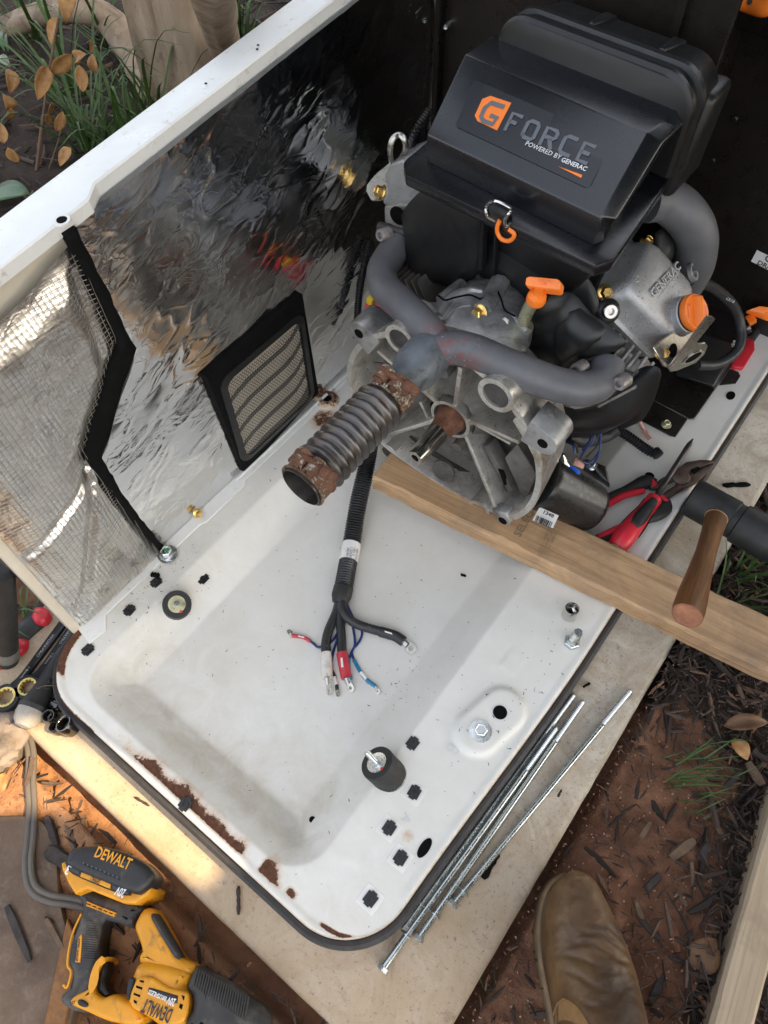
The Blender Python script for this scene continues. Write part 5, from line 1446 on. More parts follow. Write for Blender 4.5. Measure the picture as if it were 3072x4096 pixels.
# axis tilts towards the front
pc2 = pc + vn * 0.011
bm = B(); lathe(bm, pc2 - vn * 0.001, vn, [(0.0245, 0), (0.0245, 0.002)], 28); obj('cap_ring', bm, M['rubber'], vc)
bm = B(); lathe(bm, pc2 + vn * 0.001, vn, [(0.0240, 0), (0.0252, 0.002), (0.0252, 0.006), (0.0235, 0.009), (0.0002, 0.0095)], 28); oc = obj('oil_cap', bm, M['orange'], eng)
gx = (PN(2735, 1345, pc2 + vn * 0.012, vn) - PN(2720, 1185, pc2 + vn * 0.012, vn)).normalized(); gy = vn.cross(gx)
bm = B(); g0 = pc2 + vn * 0.009 + gy * 0.0
hexa(bm, [g0 + gx * a + gy * b for a, b in ((-0.022, -0.007), (0.022, -0.007), (0.022, 0.007), (-0.022, 0.007))] + [g0 + vn * 0.011 + gx * a + gy * b for a, b in ((-0.019, -0.003), (0.019, -0.003), (0.019, 0.0035), (-0.019, 0.0035))]); bevel(bm, 0.0025, 3); obj('cap_grip', bm, M['orange'], oc)
textobj('cap_letters', 'OIL', pc2 + vn * 0.0105 + gy * 0.0165 - gx * 0.008, pc2 + vn * 0.0105 + gy * 0.0165 + gx * 0.006, vn, M['orangedk'], oc, ext=0.0004, height=0.005)
bm = B(); polybar(bm, [pc2 + vn * 0.0095 - gy * 0.016 + gx * q for q in (-0.010, -0.004, 0.004, 0.009)], 0.0035, 0.0015, vn); polybar(bm, [pc2 + vn * 0.0095 - gy * 0.011 - gx * 0.008, pc2 + vn * 0.0095 - gy * 0.019 - gx * 0.010], 0.002, 0.0015, vn); obj('oil_can_mark', bm, M['orangedk'], oc)
# cover bolts
for (u, v, z, ax2, sc) in ((2418, 1170, 0.347, (0.5, -0.5, 0.6), 1.0), (2645, 1408, 0.276, (0.6, -0.5, 0.55), 1.0), (2578, 975, 0.352, (0.4, 0.2, 0.8), 0.9)):
    bm = B(); hexbolt(bm, P(u, v, z), ax2, 0.0074 * sc, 0.010 * sc, fl=0.0105 * sc); obj('cover_bolt', bm, M['gold'], eng, label='golden flange bolt on the right valve cover')
c = P(2432, 1244, 0.335); bm = B(); lathe(bm, c, (0.5, -0.6, 0.6), [(0.0165, -0.014), (0.0165, 0.0), (0.012, 0.003)], 24); obj('bolt_boss', bm, M['blackpl'], eng)
bm = B(); lathe(bm, c + V((0.5, -0.6, 0.6)) * 0.003, (0.5, -0.6, 0.6), [(0.0098, 0), (0.0098, 0.008), (0.0085, 0.0095), (0.0048, 0.0095), (0.0045, 0.004), (0.0002, 0.004)], 24); obj('socket_screw', bm, M['lug'], eng)
# air box support arm under its right front
bm = B(); pts = [P(2275, 1165, 0.36), P(2355, 1100, 0.38), P(2385, 1160, 0.36), P(2410, 1250, 0.335), P(2400, 1300, 0.32), P(2340, 1250, 0.33)]
prism(bm, pts, (0.0, 0.008, -0.03)); bevel(bm, 0.003, 2); obj('support_arm', bm, M['blackpl'], eng)
# lifting bracket on the right: L plate with eye and round hole
bp = [P(u, v, z) for u, v, z in ((2616, 1392, 0.272), (2640, 1372, 0.285), (2700, 1345, 0.285), (2810, 1268, 0.262), (2855, 1272, 0.25), (2690, 1440, 0.245), (2672, 1470, 0.24))]
bn = (bp[5] - bp[1]).cross(bp[3] - bp[1]).normalized(); bn = bn if bn.z > 0 else -bn
def plate_with_hole(bm, outer, hc, hr, nrm, th):
    nrm = V(nrm).normalized(); n = len(outer)
    x, y, _ = frame(nrm); angs = [math.atan2((p - hc).dot(y), (p - hc).dot(x)) for p in outer]
    inn = [hc + x * math.cos(a) * hr + y * math.sin(a) * hr for a in angs]
    r0 = [bm.verts.new(p) for p in outer]; r1 = [bm.verts.new(p) for p in inn]; r2 = [bm.verts.new(p - nrm * th) for p in inn]; r3 = [bm.verts.new(p - nrm * th) for p in outer]
    for a, b in ((r0, r1), (r1, r2), (r2, r3), (r3, r0)):
        for i in range(n): bm.faces.new((a[i], a[(i + 1) % n], b[(i + 1) % n], b[i]))
def dense(pts, m=6):
    out = []
    for i, p in enumerate(pts):
        q = pts[(i + 1) % len(pts)]
        for k_ in range(m): out.append(p.lerp(q, k_ / m))
    return out
bp = [P(2614, 1390, 0.292), P(2640, 1366, 0.300), P(2795, 1258, 0.292), P(2835, 1262, 0.280), P(2676, 1472, 0.262), P(2655, 1464, 0.266)]
bn = (bp[3] - bp[1]).cross(bp[4] - bp[1]).normalized(); bn = bn if bn.z > 0 else -bn
bp = [PN(u, v, bp[1], bn) for u, v in ((2614, 1390), (2640, 1366), (2795, 1258), (2835, 1262), (2676, 1472), (2655, 1464))]
bm = B(); prism(bm, bp, -bn * 0.003); bevel(bm, 0.0009, 1); lbk = obj('lifting_bracket', bm, M['bracket'], eng, ang=40)
bm = B(); lathe(bm, PN(2691, 1402, bp[1], bn) + bn * 0.0002, bn, [(0.0098, 0), (0.0098, 0.0003)], 24); obj('bracket_hole', bm, M['hole'], lbk)
n2 = (bn.cross(bp[4] - bp[3])).normalized(); n2 = (n2 * 0.55 + bn * 0.5 + V((0, -0.4, 0))).normalized(); e0_ = bp[4]
fl2 = [PN(u, v, e0_, n2) for u, v in ((2672, 1474), (2690, 1452), (2832, 1264), (2850, 1268), (2862, 1278), (2786, 1372), (2800, 1376), (2822, 1372), (2832, 1386), (2820, 1416), (2784, 1452), (2704, 1485), (2682, 1488))]
bm = B(); prism(bm, fl2, -n2 * 0.003); bevel(bm, 0.0009, 1); obj('bracket_flange', bm, M['bracket'], lbk, ang=40)
hc_ = PN(2772, 1428, e0_, n2); bm = B(); lathe(bm, hc_ + n2 * 0.0002, n2, [(0.0125, 0), (0.0125, 0.0003)], 24); obj('bracket_hole', bm, M['hole'], lbk)
bm = B(); ringplate(bm, hc_ + n2 * 0.0003, n2, 0.0120, 0.0150, 0.0008, 28); obj('bracket_eye', bm, M['chrome'], lbk)
# left lifting loop, plate and bolt
lp = [P(1595, 690, 0.37), P(1568, 650, 0.40), P(1560, 600, 0.425), P(1572, 555, 0.44), P(1598, 540, 0.443), P(1618, 560, 0.44), P(1622, 600, 0.425), P(1600, 640, 0.40), P(1590, 660, 0.385)]
bm = B(); tube(bm, crom(lp, 6), 0.0042, 10, flat=0.6); obj('lifting_eye', bm, M['bracket'], eng)
pl = [P(1466, 765, 0.335), P(1468, 740, 0.34), P(1500, 700, 0.35), P(1560, 650, 0.36), P(1620, 640, 0.36), P(1600, 760, 0.335), P(1520, 800, 0.325), P(1485, 800, 0.325)]
bm = B(); prism(bm, pl, (0, 0.002, -0.003)); obj('lifting_plate', bm, M['bracket'], eng, ang=30)
c = P(1530, 770, 0.342); bm = B(); hexbolt(bm, c, (-0.5, -0.6, 0.45), 0.0078, 0.010, fl=0.011); obj('cover_bolt', bm, M['gold'], eng, label='golden flange bolt on the left valve cover')
c = P(1677, 795, 0.345); bm = B(); lathe(bm, c, (0, -0.6, 0.7), [(0.011, -0.01), (0.011, 0), (0.0095, 0.001), (0.0095, 0.008), (0.008, 0.009), (0.0002, 0.009)], 20); obj('socket_screw', bm, M['darksteel'], eng)
# left cylinder head seen under the cover
pl = [z3(*p) for p in ((330, 500), (400, 380), (540, 330), (560, 500), (745, 600), (742, 690), (640, 760), (330, 800), (310, 740), (370, 690))]
pts = [PY(u, v, 0.765) for u, v in pl]; bm = B(); prism(bm, pts, (0, 0.06, 0)); bevel(bm, 0.008, 3, 40); obj('head_casting', bm, M['cover'], eng)
pl = [z3(*p) for p in ((330, 800), (620, 760), (620, 830), (530, 830), (512, 950), (540, 1060), (390, 980), (335, 970))]
pts = [PY(u, v, 0.755) for u, v in pl]; bm = B(); prism(bm, pts, (0, 0.06, 0)); bevel(bm, 0.004, 2, 40); obj('head_casting', bm, M['alu'], eng)
c = PY(*z3(475, 890), 0.753); bm = B(); lathe(bm, c, (0, -1, 0), [(0.014, 0), (0.014, 0.002)], 20); obj('head_port', bm, M['hole'], eng)

# --- exhaust manifold
def man(name, px, r, redc=None, parent=None, m=None):
    pts = crom([P(u, v, z) for u, v, z in px], 10); bm = B(); tube(bm, pts, r if not callable(r) else [r(i / (len(pts) - 1)) for i in range(len(pts))], 28)
    o = obj(name, bm, m or M['exh'], parent or eng, ang=60)
    if redc is not None:
        floatattr(o, 'redpatch', [sstep(redc[1], redc[1] * 0.35, (v.co - redc[0]).length) for v in o.data.vertices])
    return o
jc = P(1745, 1395, 0.33)
mf = man('exhaust_manifold', ((1600, 965, 0.315), (1562, 1020, 0.318), (1528, 1085, 0.322), (1540, 1150, 0.328), (1600, 1210, 0.335), (1680, 1290, 0.338), (1730, 1350, 0.336), (1735, 1400, 0.328), (1700, 1430, 0.32)), 0.0218, (jc, 0.045))
man('manifold_branch', ((1690, 1430, 0.322), (1745, 1398, 0.332), (1830, 1392, 0.337), (1900, 1408, 0.338), (2000, 1450, 0.333), (2110, 1495, 0.327), (2220, 1535, 0.318), (2320, 1556, 0.310), (2385, 1543, 0.304), (2418, 1508, 0.303), (2432, 1460, 0.305)), 0.0218, (P(1800, 1400, 0.34), 0.065))
c0, c1 = P(1722, 1400, 0.327), P(1575, 1552, 0.315)
cdir = V((0.004, -1, -0.02)).normalized()
c0 = V((-0.368, 0.575, 0.325))
bm = B(); lathe(bm, c0, cdir, [(0.0004, -0.028), (0.014, -0.025), (0.0235, -0.014), (0.0290, 0.002), (0.0315, 0.020), (0.0310, 0.038), (0.0290, 0.049), (0.0245, 0.059), (0.0238, 0.085), (0.0238, 0.11)], 32)
obj('collector', bm, M['collector'], eng, ang=60)
# flanges with socket-head bolts
def port_flange(px, zc, bolts, m=None):
    pts = [P(u, v, zc) for u, v in px]
    bm = B(); tube(bm, crom(pts, 6), 0.0072, 10); o = obj('port_flange', bm, mat('dark_flange', (0.035, 0.035, 0.037), 0.5, 0.2), eng)
    for (u, v, z) in bolts:
        c = P(u, v, z); a_ = V((-0.15, -0.9, 0.25)).normalized()
        bm = B(); lathe(bm, c - a_ * 0.014, a_, [(0.0092, 0), (0.0092, 0.017), (0.0080, 0.019), (0.0046, 0.019), (0.0042, 0.013), (0.0002, 0.013)], 20)
        obj('socket_bolt', bm, mat('heat_stained_bolt', (0.30, 0.28, 0.27), 0.5, 0.6, dirt=(0.18, 0.09, 0.06), damt=0.5, dscale=120), eng)
port_flange(((1515, 905), (1545, 915), (1580, 925), (1620, 935)), 0.335, ((1528, 940, 0.342),))
port_flange(((2300, 1478), (2345, 1446), (2400, 1428), (2452, 1450), (2485, 1490), (2525, 1508)), 0.302, ((2310, 1478, 0.318), (2482, 1532, 0.316)))
pl = [(2410, 1425), (2490, 1385), (2560, 1440), (2600, 1480), (2530, 1510), (2480, 1490)]
bm = B(); prism(bm, [P(u, v, 0.285) for u, v in pl], (0, 0.02, -0.02)); bevel(bm, 0.003, 2); obj('exhaust_port', bm, M['alu'], eng)
bm = B(); prism(bm, [P(u, v, 0.288) for u, v in ((2520, 1485), (2582, 1430), (2598, 1440), (2602, 1455), (2535, 1505))], (0, 0.004, -0.02)); bevel(bm, 0.002, 2); obj('port_lug', bm, M['alumach'], eng)
# --- flexible bellows with two rusty band clamps
b0 = c0 + cdir * 0.098
prof = [(0.0252, 0.0), (0.0252, 0.018)]
pitch = 0.0121; h = 0.015
for k_ in range(10):
    for s_ in range(10):
        t_ = s_ / 10; prof.append((0.0276 + 0.0050 * (0.5 - 0.5 * math.cos(2 * math.pi * t_)) ** 0.7, h + pitch * (k_ + t_)))
hend = h + pitch * 10
prof += [(0.0268, hend), (0.0272, hend + 0.004), (0.0272, hend + 0.032), (0.0262, hend + 0.0325), (0.0258, hend + 0.030), (0.0252, hend - 0.03), (0.0252, hend - 0.10), (0.0002, hend - 0.10)]
bm = B(); lathe(bm, b0, cdir, prof, 44); bel = obj('bellows', bm, M['bellows'], eng, ang=60)
def clamp(c, r, flake):
    bm = B(); ringplate(bm, c, cdir, r, r + 0.0018, 0.024, 40)
    for s_ in (0, 1):
        ringplate(bm, c + cdir * (0.022 * s_), cdir, r, r + 0.0035, 0.002, 40)
    cl = obj('band_clamp', bm, M['rustband'], eng, ang=50); floatattr(cl, 'flake', [flake] * len(cl.data.vertices))
    x, y, a = frame(cdir, (0, 0, 1))
    rad = V((0.12, 0, 1)).normalized(); tan = V((1, 0, -0.12)).normalized()
    # looped strap ends: two folded ears each side of the screw gap
    for s_ in (-1, 1):
        for q in (0.004, 0.0155):
            bm = B(); pts = []
            for k_ in range(9):
                aa = R_(200 - 27.5 * k_ * 1.0); pts.append(c + cdir * (q + 0.004) + tan * (s_ * 0.0105) + rad * (r + 0.0075) + tan * (0.0082 * math.cos(aa)) + rad * (0.0078 * math.sin(aa)))
            rings = []
            for p in pts: rings.append([p - cdir * 0.0045, p + cdir * 0.0045, p + cdir * 0.0045 + (p - (c + cdir * (q + 0.004) + tan * (s_ * 0.0105) + rad * (r + 0.0075))).normalized() * 0.0018, p - cdir * 0.0045 + (p - (c + cdir * (q + 0.004) + tan * (s_ * 0.0105) + rad * (r + 0.0075))).normalized() * 0.0018])
            loft(bm, rings); o = obj('strap_loop', bm, M['rustband'], cl, ang=40); floatattr(o, 'flake', [min(1, flake * 1.5)] * len(o.data.vertices))
        bm = B(); lathe(bm, c + cdir * 0.001 + tan * (s_ * 0.0105) + rad * (r + 0.0072), cdir, [(0.0050, 0), (0.0050, 0.022)], 16); obj('trunnion', bm, M['rust'], cl)
    # long screw with its head at the right
    s0 = c + cdir * 0.0118 + rad * (r + 0.0135)
    prof_ = []
    for k_ in range(46):
        prof_.append((0.0034 if k_ % 2 else 0.0041, k_ * 0.0011))
    bm = B(); lathe(bm, s0 - tan * 0.018, tan, prof_, 12); lathe(bm, s0 + tan * 0.020, tan, [(0.0072, 0), (0.0076, 0.010), (0.0070, 0.0105)], 18); lathe(bm, s0 + tan * 0.0305, tan, [(0.0062, 0), (0.0062, 0.007), (0.0054, 0.008)], 6)
    obj('clamp_screw', bm, M['rust'], cl, ang=30)
clamp(b0 - cdir * 0.012, 0.0256, 1.0)
clamp(b0 + cdir * (hend + 0.005), 0.0274, 0.55)

# --- air box
zfl = 0.472
def z1(x, y): return (1400 + x * 1.008, y * 1.008)
flp = [P(*z1(*p), zfl) for p in ((212, 640), (222, 692), (975, 1056), (1048, 1030), (1345, 600))] + [V((-0.245, 0.955, zfl)), V((-0.500, 0.955, zfl)), V((-0.515, 0.90, zfl))]
bm = B(); prism(bm, flp, (0, 0, -0.016)); bevel(bm, 0.003, 2, 25); ab = obj('air_box_flange', bm, M['lidpl'], eng)
bl = [P(*z1(*p), zfl) + V((0, 0.022, 0)) for p in ((330, 690), (945, 1000), (985, 985), (1215, 640))] + [V((-0.235, 0.885, zfl)), V((-0.485, 0.893, zfl))]
bc = sum(bl, V()) / 6
bm = B(); loft(bm, [[p - V((0, 0, 0.015)) for p in bl], [bc.lerp(p, 0.97) - V((0, 0, 0.05)) for p in bl], [bc.lerp(p, 0.78) - V((0.015, -0.01, 0.115)) for p in bl], [bc.lerp(p, 0.66) - V((0.02, -0.015, 0.18)) for p in bl]])
bevel(bm, 0.006, 2, 25); bb = obj('air_box_body', bm, M['blackpl'], eng)
for k_, (x0_, x1_) in enumerate(((1915, 1935), (1975, 1985), (2110, 2118))):
    y_ = P(x0_, 900, 0.44).y + 0.012
    q0_, q1_, q2_, q3_ = PY(x0_, 875 + 45 * k_, y_), PY(x1_, 880 + 45 * k_, y_), PY(x1_ - 8, 1085 + 20 * k_, y_ + 0.02), PY(x0_ - 8, 1085 + 20 * k_, y_ + 0.02)
    bm = B(); prism(bm, [q0_, q1_, q2_, q3_], (0, 0.012, 0)); bevel(bm, 0.001, 1); obj('body_rib', bm, M['blackpl'], bb)
# lid: faceted cover with the logo on its sloping front
A0, A1, A2, A3 = P(1703, 645, zfl), P(2373, 984, zfl), P(2418, 968, zfl), P(2455, 888, zfl)
A4, A5 = P(2680, 568, zfl), V((-0.492, 0.885, zfl))
Bz = 0.505; Tz = 0.560
S0, S1 = P(1707, 536, Bz), P(2403, 868, Bz)
T0, T1 = P(1859, 217, Tz), P(2590, 534, Tz)
S2 = S1 + V((0.014, 0.012, -0.004)); T2 = T1 + V((0.016, 0.010, -0.010)); S1b = P(2410, 885, Bz - 0.004)
Bk0 = V((T0.x + 0.004, 0.885, Tz)); Bk1 = V((T2.x - 0.006, 0.868, Tz)); Bk2 = V((T2.x + 0.004, 0.868, Tz - 0.010))
bm = B()
vv = {n: bm.verts.new(p) for n, p in dict(A0=A0, A1=A1, A2=A2, A3=A3, A4=A4, A5=A5, S0=S0, S1=S1, S2=S2, T0=T0, T1=T1, T2=T2, K0=Bk0, K1=Bk1, K2=Bk2).items()}
for f_ in (('A0', 'A1', 'S1', 'S0'), ('S0', 'S1', 'T1', 'T0'), ('T0', 'T1', 'K1', 'K0'), ('A1', 'A2', 'S1'), ('A2', 'A3', 'S2', 'S1'), ('S1', 'S2', 'T2', 'T1'), ('T1', 'T2', 'K2', 'K1'), ('A3', 'A4', 'K2', 'T2', 'S2'), ('A0', 'S0', 'T0', 'K0', 'A5'), ('A4', 'A5', 'K0', 'K1', 'K2'), ('A5', 'A4', 'A3', 'A2', 'A1', 'A0')):
    bm.faces.new([vv[x] for x in f_])
bevel(bm, 0.0022, 2, 12); lid = obj('air_box_lid', bm, M['lidpl'], eng, ang=25)
# logo panel on the slope
sn = ((S1 - S0).cross(T0 - S0)).normalized(); sn = sn if sn.z > 0 else -sn
so_ = (S0 + S1 + T0 + T1) / 4
def LP(x, y, h=0.0012): return PN(*z1(x, y), so_ + sn * h, sn)
pan_px = ((490, 322), (505, 318), (1030, 548), (1043, 562), (955, 738), (935, 745), (425, 505), (418, 495))
fr_ = [LP(*p, 0.0010) for p in pan_px]
bm = B(); rings = [[p - sn * 0.001 for p in fr_], fr_]; loft(bm, rings); bevel(bm, 0.0004, 1, 30); badge = obj('logo_panel', bm, M['lidpl'], eng, smooth=False)
# orange square mark with its G
osq = [LP(*p, 0.0016) for p in ((525, 392), (558, 380), (640, 408), (583, 517), (505, 480), (495, 458))]
bm = B(); prism(bm, osq, -sn * 0.0005); obj('orange_mark', bm, M['orange'], badge, smooth=False)
def stroke(name, pts, wd, m, h=0.0019, th=0.0003, par=None):
    bm = B(); polybar(bm, [LP(*p, h) for p in pts], wd, th, sn); return obj(name, bm, m, par or badge, smooth=False)
px2m = (LP(990, 590) - LP(600, 440)).length / math.hypot(390, 150)
stroke('logo_letter', ((612, 425), (560, 408), (535, 428), (520, 462), (528, 480), (566, 493), (583, 468), (556, 458)), 17 * px2m, M['greyprint'], 0.0020)
# FORCE in angular strokes: local frame along the baseline
O = LP(604, 514, 0.0017); Xe = LP(948, 660, 0.0017) - O; Yd = LP(640, 440, 0.0017) - O
def FL(cx, cy): return O + Xe * cx + Yd * cy
def letters(strokes, wd):
    for st_ in strokes:
        bm = B()
        polybar(bm, [FL(*p) for p in st_], wd, 0.0003, sn); obj('logo_letter', bm, M['greyprint'], badge, smooth=False)
w_ = 14.5 * px2m; lw = 0.145; gp = 0.205; t_ = 0.09
x0 = 0.01
Fs = [[(0.03, 0.0), (0.03, 0.93), (0.15, 0.93)], [(0.03, 0.52), (0.115, 0.52)]]
def off(ss, dx): return [[(x + dx, y) for x, y in s_] for s_ in ss]
Os = [[(0.02, 0.1), (0.02, 0.80), (0.05, 0.93), (0.125, 0.93), (0.145, 0.80), (0.145, 0.2), (0.12, 0.07), (0.045, 0.07), (0.02, 0.2)]]
Rs = [[(0.02, 0.0), (0.02, 0.93), (0.125, 0.93), (0.145, 0.82), (0.145, 0.62), (0.12, 0.5), (0.04, 0.5)], [(0.085, 0.5), (0.145, 0.0)]]
Cs = [[(0.15, 0.93), (0.05, 0.93), (0.02, 0.80), (0.02, 0.2), (0.045, 0.07), (0.145, 0.07)]]
Es = [[(0.15, 0.93), (0.03, 0.93), (0.03, 0.07), (0.145, 0.07)], [(0.03, 0.5), (0.125, 0.5)]]
for ss, dx in ((Fs, 0.0), (Os, 0.205), (Rs, 0.42), (Cs, 0.635), (Es, 0.83)): letters(off(ss, dx), w_)
textobj('logo_text', 'POWERED BY', LP(694, 576, 0.0014), LP(832, 634, 0.0014), sn, M['whiteprint'], badge)
textobj('logo_text', 'GENERAC', LP(836, 640, 0.0014), LP(934, 680, 0.0014), sn, M['whiteprint'], badge, bold=True)
bm = B(); prism(bm, [LP(826, 660, 0.0018), LP(922, 694, 0.0018), LP(917, 706, 0.0018)], -sn * 0.0004); obj('logo_swoosh', bm, M['orange'], badge, smooth=False)
# wire clip at the front and its orange loop
cw = [P(1990, 838, 0.452), P(1950, 822, 0.465), P(1946, 852, 0.462), P(1958, 870, 0.458)]
yfr = P(2010, 872, zfl).y - 0.006
loop1 = crom([PY(1982, 885, yfr), PY(1950, 865, yfr - 0.002), PY(1945, 840, yfr - 0.001), P(1952, 818, zfl + 0.006), P(1985, 806, zfl + 0.006), P(2046, 836, zfl + 0.006), PY(2040, 850, yfr - 0.001), PY(2022, 875, yfr - 0.003), PY(2022, 900, yfr - 0.002), PY(2034, 905, yfr), PY(2040, 892, yfr + 0.001)], 6)
bm = B(); tube(bm, loop1, 0.0021, 10); obj('wire_clip', bm, M['chrome'], eng)
loop2 = crom([PY(2000, 880, yfr - 0.002), PY(1990, 905, yfr - 0.003), PY(1990, 930, yfr - 0.003), PY(2005, 955, yfr - 0.003), PY(2030, 964, yfr - 0.003), PY(2050, 955, yfr - 0.003), PY(2057, 936, yfr - 0.003), PY(2036, 918, yfr - 0.002)], 6)
bm = B(); tube(bm, loop2, 0.0026, 10); obj('clip_pull', bm, M['orange'], eng)
bm = B(); box(bm, PY(1995, 862, yfr + 0.004), (0.026, 0.010, 0.016), Matrix.Rotation(R_(-6), 3, 'Z')); bevel(bm, 0.002, 2); obj('clip_catch', bm, M['blackpl'], eng)
# rear duct: rounded black moulding with a flanged lip
def drr(y, z0, z1, x0, x1, r, n=8):
    out = []
    for cx_, cz_, a0 in ((x1 - r, z1 - r, 0), (x0 + r, z1 - r, 90)):
        for k_ in range(n + 1):
            a = R_(a0 + 90 * k_ / n); out.append(V((cx_ + r * math.cos(a), y, cz_ + r * math.sin(a))))
    out += [V((x0, y, z0)), V((x1, y, z0))]
    return out
dx0, dx1, dz1 = -0.478, -0.220, 0.590
yaw = Matrix.Rotation(R_(-5.0), 4, 'Z'); pivot = V((-0.355, 0.86, 0))
def yw(ps): return [pivot + (yaw @ (p - pivot)) for p in ps]
bm = B()
seq = [(0.842, 0.0), (0.846, 0.004), (0.851, 0.004), (0.856, 0.0), (0.866, 0.0005), (0.868, 0.0045), (0.876, 0.0045), (0.880, 0.001), (0.925, -0.004), (0.940, -0.016), (0.946, -0.035)]
rings = [yw(drr(y, 0.485, dz1 + e, dx0 - e, dx1 + e, 0.040)) for y, e in seq]
loft(bm, rings); du = obj('intake_duct', bm, M['blackpl'], eng, ang=40)
for fx in (0.38, 0.74):
    x = dx0 + (dx1 - dx0) * fx
    bm = B(); hexa(bm, yw([V((x - 0.006, 0.882, dz1 - 0.01)), V((x + 0.006, 0.882, dz1 - 0.01)), V((x + 0.012, 0.930, dz1 - 0.015)), V((x - 0.012, 0.930, dz1 - 0.015)), V((x - 0.003, 0.884, dz1 + 0.0035)), V((x + 0.003, 0.884, dz1 + 0.0035)), V((x + 0.009, 0.928, dz1 - 0.001)), V((x - 0.009, 0.928, dz1 - 0.001))])); bevel(bm, 0.003, 2); obj('duct_rib', bm, M['blackpl'], du)
bm = B(); hexa(bm, [V((-0.235, 0.86, 0.44)), V((-0.215, 0.86, 0.44)), V((-0.215, 0.95, 0.44)), V((-0.235, 0.95, 0.44)), V((-0.24, 0.88, 0.56)), V((-0.21, 0.88, 0.56)), V((-0.21, 0.94, 0.56)), V((-0.24, 0.94, 0.56))]); bevel(bm, 0.01, 3); obj('duct_side', bm, M['blackpl'], du)
# fat grey intake pipe curling round the right of the air box
man('intake_pipe', ((2590, 800, 0.40), (2660, 800, 0.395), (2740, 860, 0.375), (2785, 950, 0.34), (2775, 1060, 0.29), (2735, 1140, 0.24)), 0.0292, (V((0, 0, 0)), 0.01))
bm = B(); ringplate(bm, P(2762, 1092, 0.305), V((0.7, 0.2, 0.6)), 0.009, 0.013, 0.006, 20); obj('pipe_lug', bm, M['alu'], eng)
bm = B(); pts = [P(2600, 900, 0.36), P(2690, 890, 0.36), P(2715, 1000, 0.33), P(2640, 1040, 0.33)]; prism(bm, pts, (0.0, 0.03, -0.08)); bevel(bm, 0.015, 4); obj('hose_elbow', bm, M['rubber'], eng)
# spring-wound loom behind the left of the box
def conduit(bm, pts, r, pitch=0.004, amp=0.0009, n=12):
    L = [0.0]
    for a, b in zip(pts[:-1], pts[1:]): L.append(L[-1] + (b - a).length)
    tot = L[-1]; m = int(tot / (pitch / 2)); out = []
    for k_ in range(m + 1):
        s_ = tot * k_ / m; i = max(j for j in range(len(L)) if L[j] <= s_ + 1e-9); i = min(i, len(pts) - 2)
        out.append(pts[i].lerp(pts[i + 1], (s_ - L[i]) / max(1e-9, L[i + 1] - L[i])))
    tube(bm, out, [r + (amp if k_ % 2 else -amp) for k_ in range(len(out))], n)
bm = B(); conduit(bm, crom([P(1720, 440, 0.45), P(1660, 530, 0.43), P(1640, 600, 0.40)], 8), 0.006); obj('loom', bm, M['conduit'], eng)
bm = B(); conduit(bm, crom([P(1480, 960, 0.25), P(1440, 1150, 0.18), P(1425, 1350, 0.10)], 8), 0.006); obj('loom', bm, M['conduit'], eng)
# red terminal boot with yellow tab by the left of the manifold
c = P(1512, 1240, 0.22); bm = B(); lathe(bm, c, (0.2, -0.7, 0.6), [(0.020, -0.03), (0.022, 0.0), (0.019, 0.006), (0.0002, 0.008)], 24); rb = obj('terminal_boot', bm, M['redpl'], eng)
bm = B(); box(bm, P(1487, 1200, 0.235), (0.012, 0.016, 0.012)); bevel(bm, 0.003, 2); obj('yellow_tab', bm, M['yellowpl'], rb)
# lower right: sender, connectors, oil filter, wires
sd0 = P(2228, 1850, 0.105); sax = (P(2160, 1780, 0.13) - P(2240, 1870, 0.10)).normalized(); sax = V((-0.75, 0.25, 0.45)).normalized()
bm = B(); lathe(bm, sd0 - sax * 0.016, sax, [(0.0130, 0), (0.0165, 0.002), (0.0165, 0.010), (0.0175, 0.012), (0.0175, 0.022), (0.0150, 0.024), (0.0150, 0.032), (0.009, 0.034), (0.009, 0.042)], 28); sn_ = obj('oil_pressure_switch', bm, M['chrome'], eng)
bm = B(); lathe(bm, sd0 - sax * 0.0265, sax, [(0.0168, 0), (0.0172, 0.001), (0.0172, 0.0095), (0.0168, 0.0105)], 28); obj('switch_collar', bm, M['label'], sn_)
tA, tB = P(2254, 1866, 0.112), P(2306, 1824, 0.112); textobj('switch_print', 'L2917 D N.O.', tB, tA, (V((0.35, -0.45, 0.8))), M['blackprint'], sn_, ext=0.006, height=0.0062)
bm = B(); hexa(bm, [P(2265, 1880, 0.095), P(2312, 1905, 0.09), P(2318, 1890, 0.09), P(2275, 1862, 0.095), P(2265, 1880, 0.112), P(2318, 1900, 0.105), P(2325, 1882, 0.105), P(2280, 1858, 0.112)]); bevel(bm, 0.002, 2); obj('blue_connector', bm, M['bluepl'], sn_)
bm = B(); hexa(bm, [P(2290, 1860, 0.085), P(2330, 1880, 0.08), P(2340, 1860, 0.08), P(2305, 1832, 0.085), P(2290, 1860, 0.108), P(2330, 1876, 0.10), P(2340, 1858, 0.10), P(2302, 1828, 0.108)]); bevel(bm, 0.002, 2); obj('pink_connector', bm, M['pinkpl'], sn_)
f0 = P(2185, 1935, 0.085); f1 = P(2398, 2052, 0.030); fd = (f1 - f0).normalized()
bm = B(); L_ = (f1 - f0).length; lathe(bm, f0 - fd * 0.01, fd, [(0.036, 0), (0.0425, 0.002), (0.0432, 0.008), (0.0420, 0.012), (0.0395, L_ - 0.012), (0.0365, L_ - 0.004), (0.031, L_), (0.0002, L_ + 0.001)], 44); of = obj('oil_filter', bm, flatmat('filter_black_paint', (0.010, 0.010, 0.011), 0.30), eng)
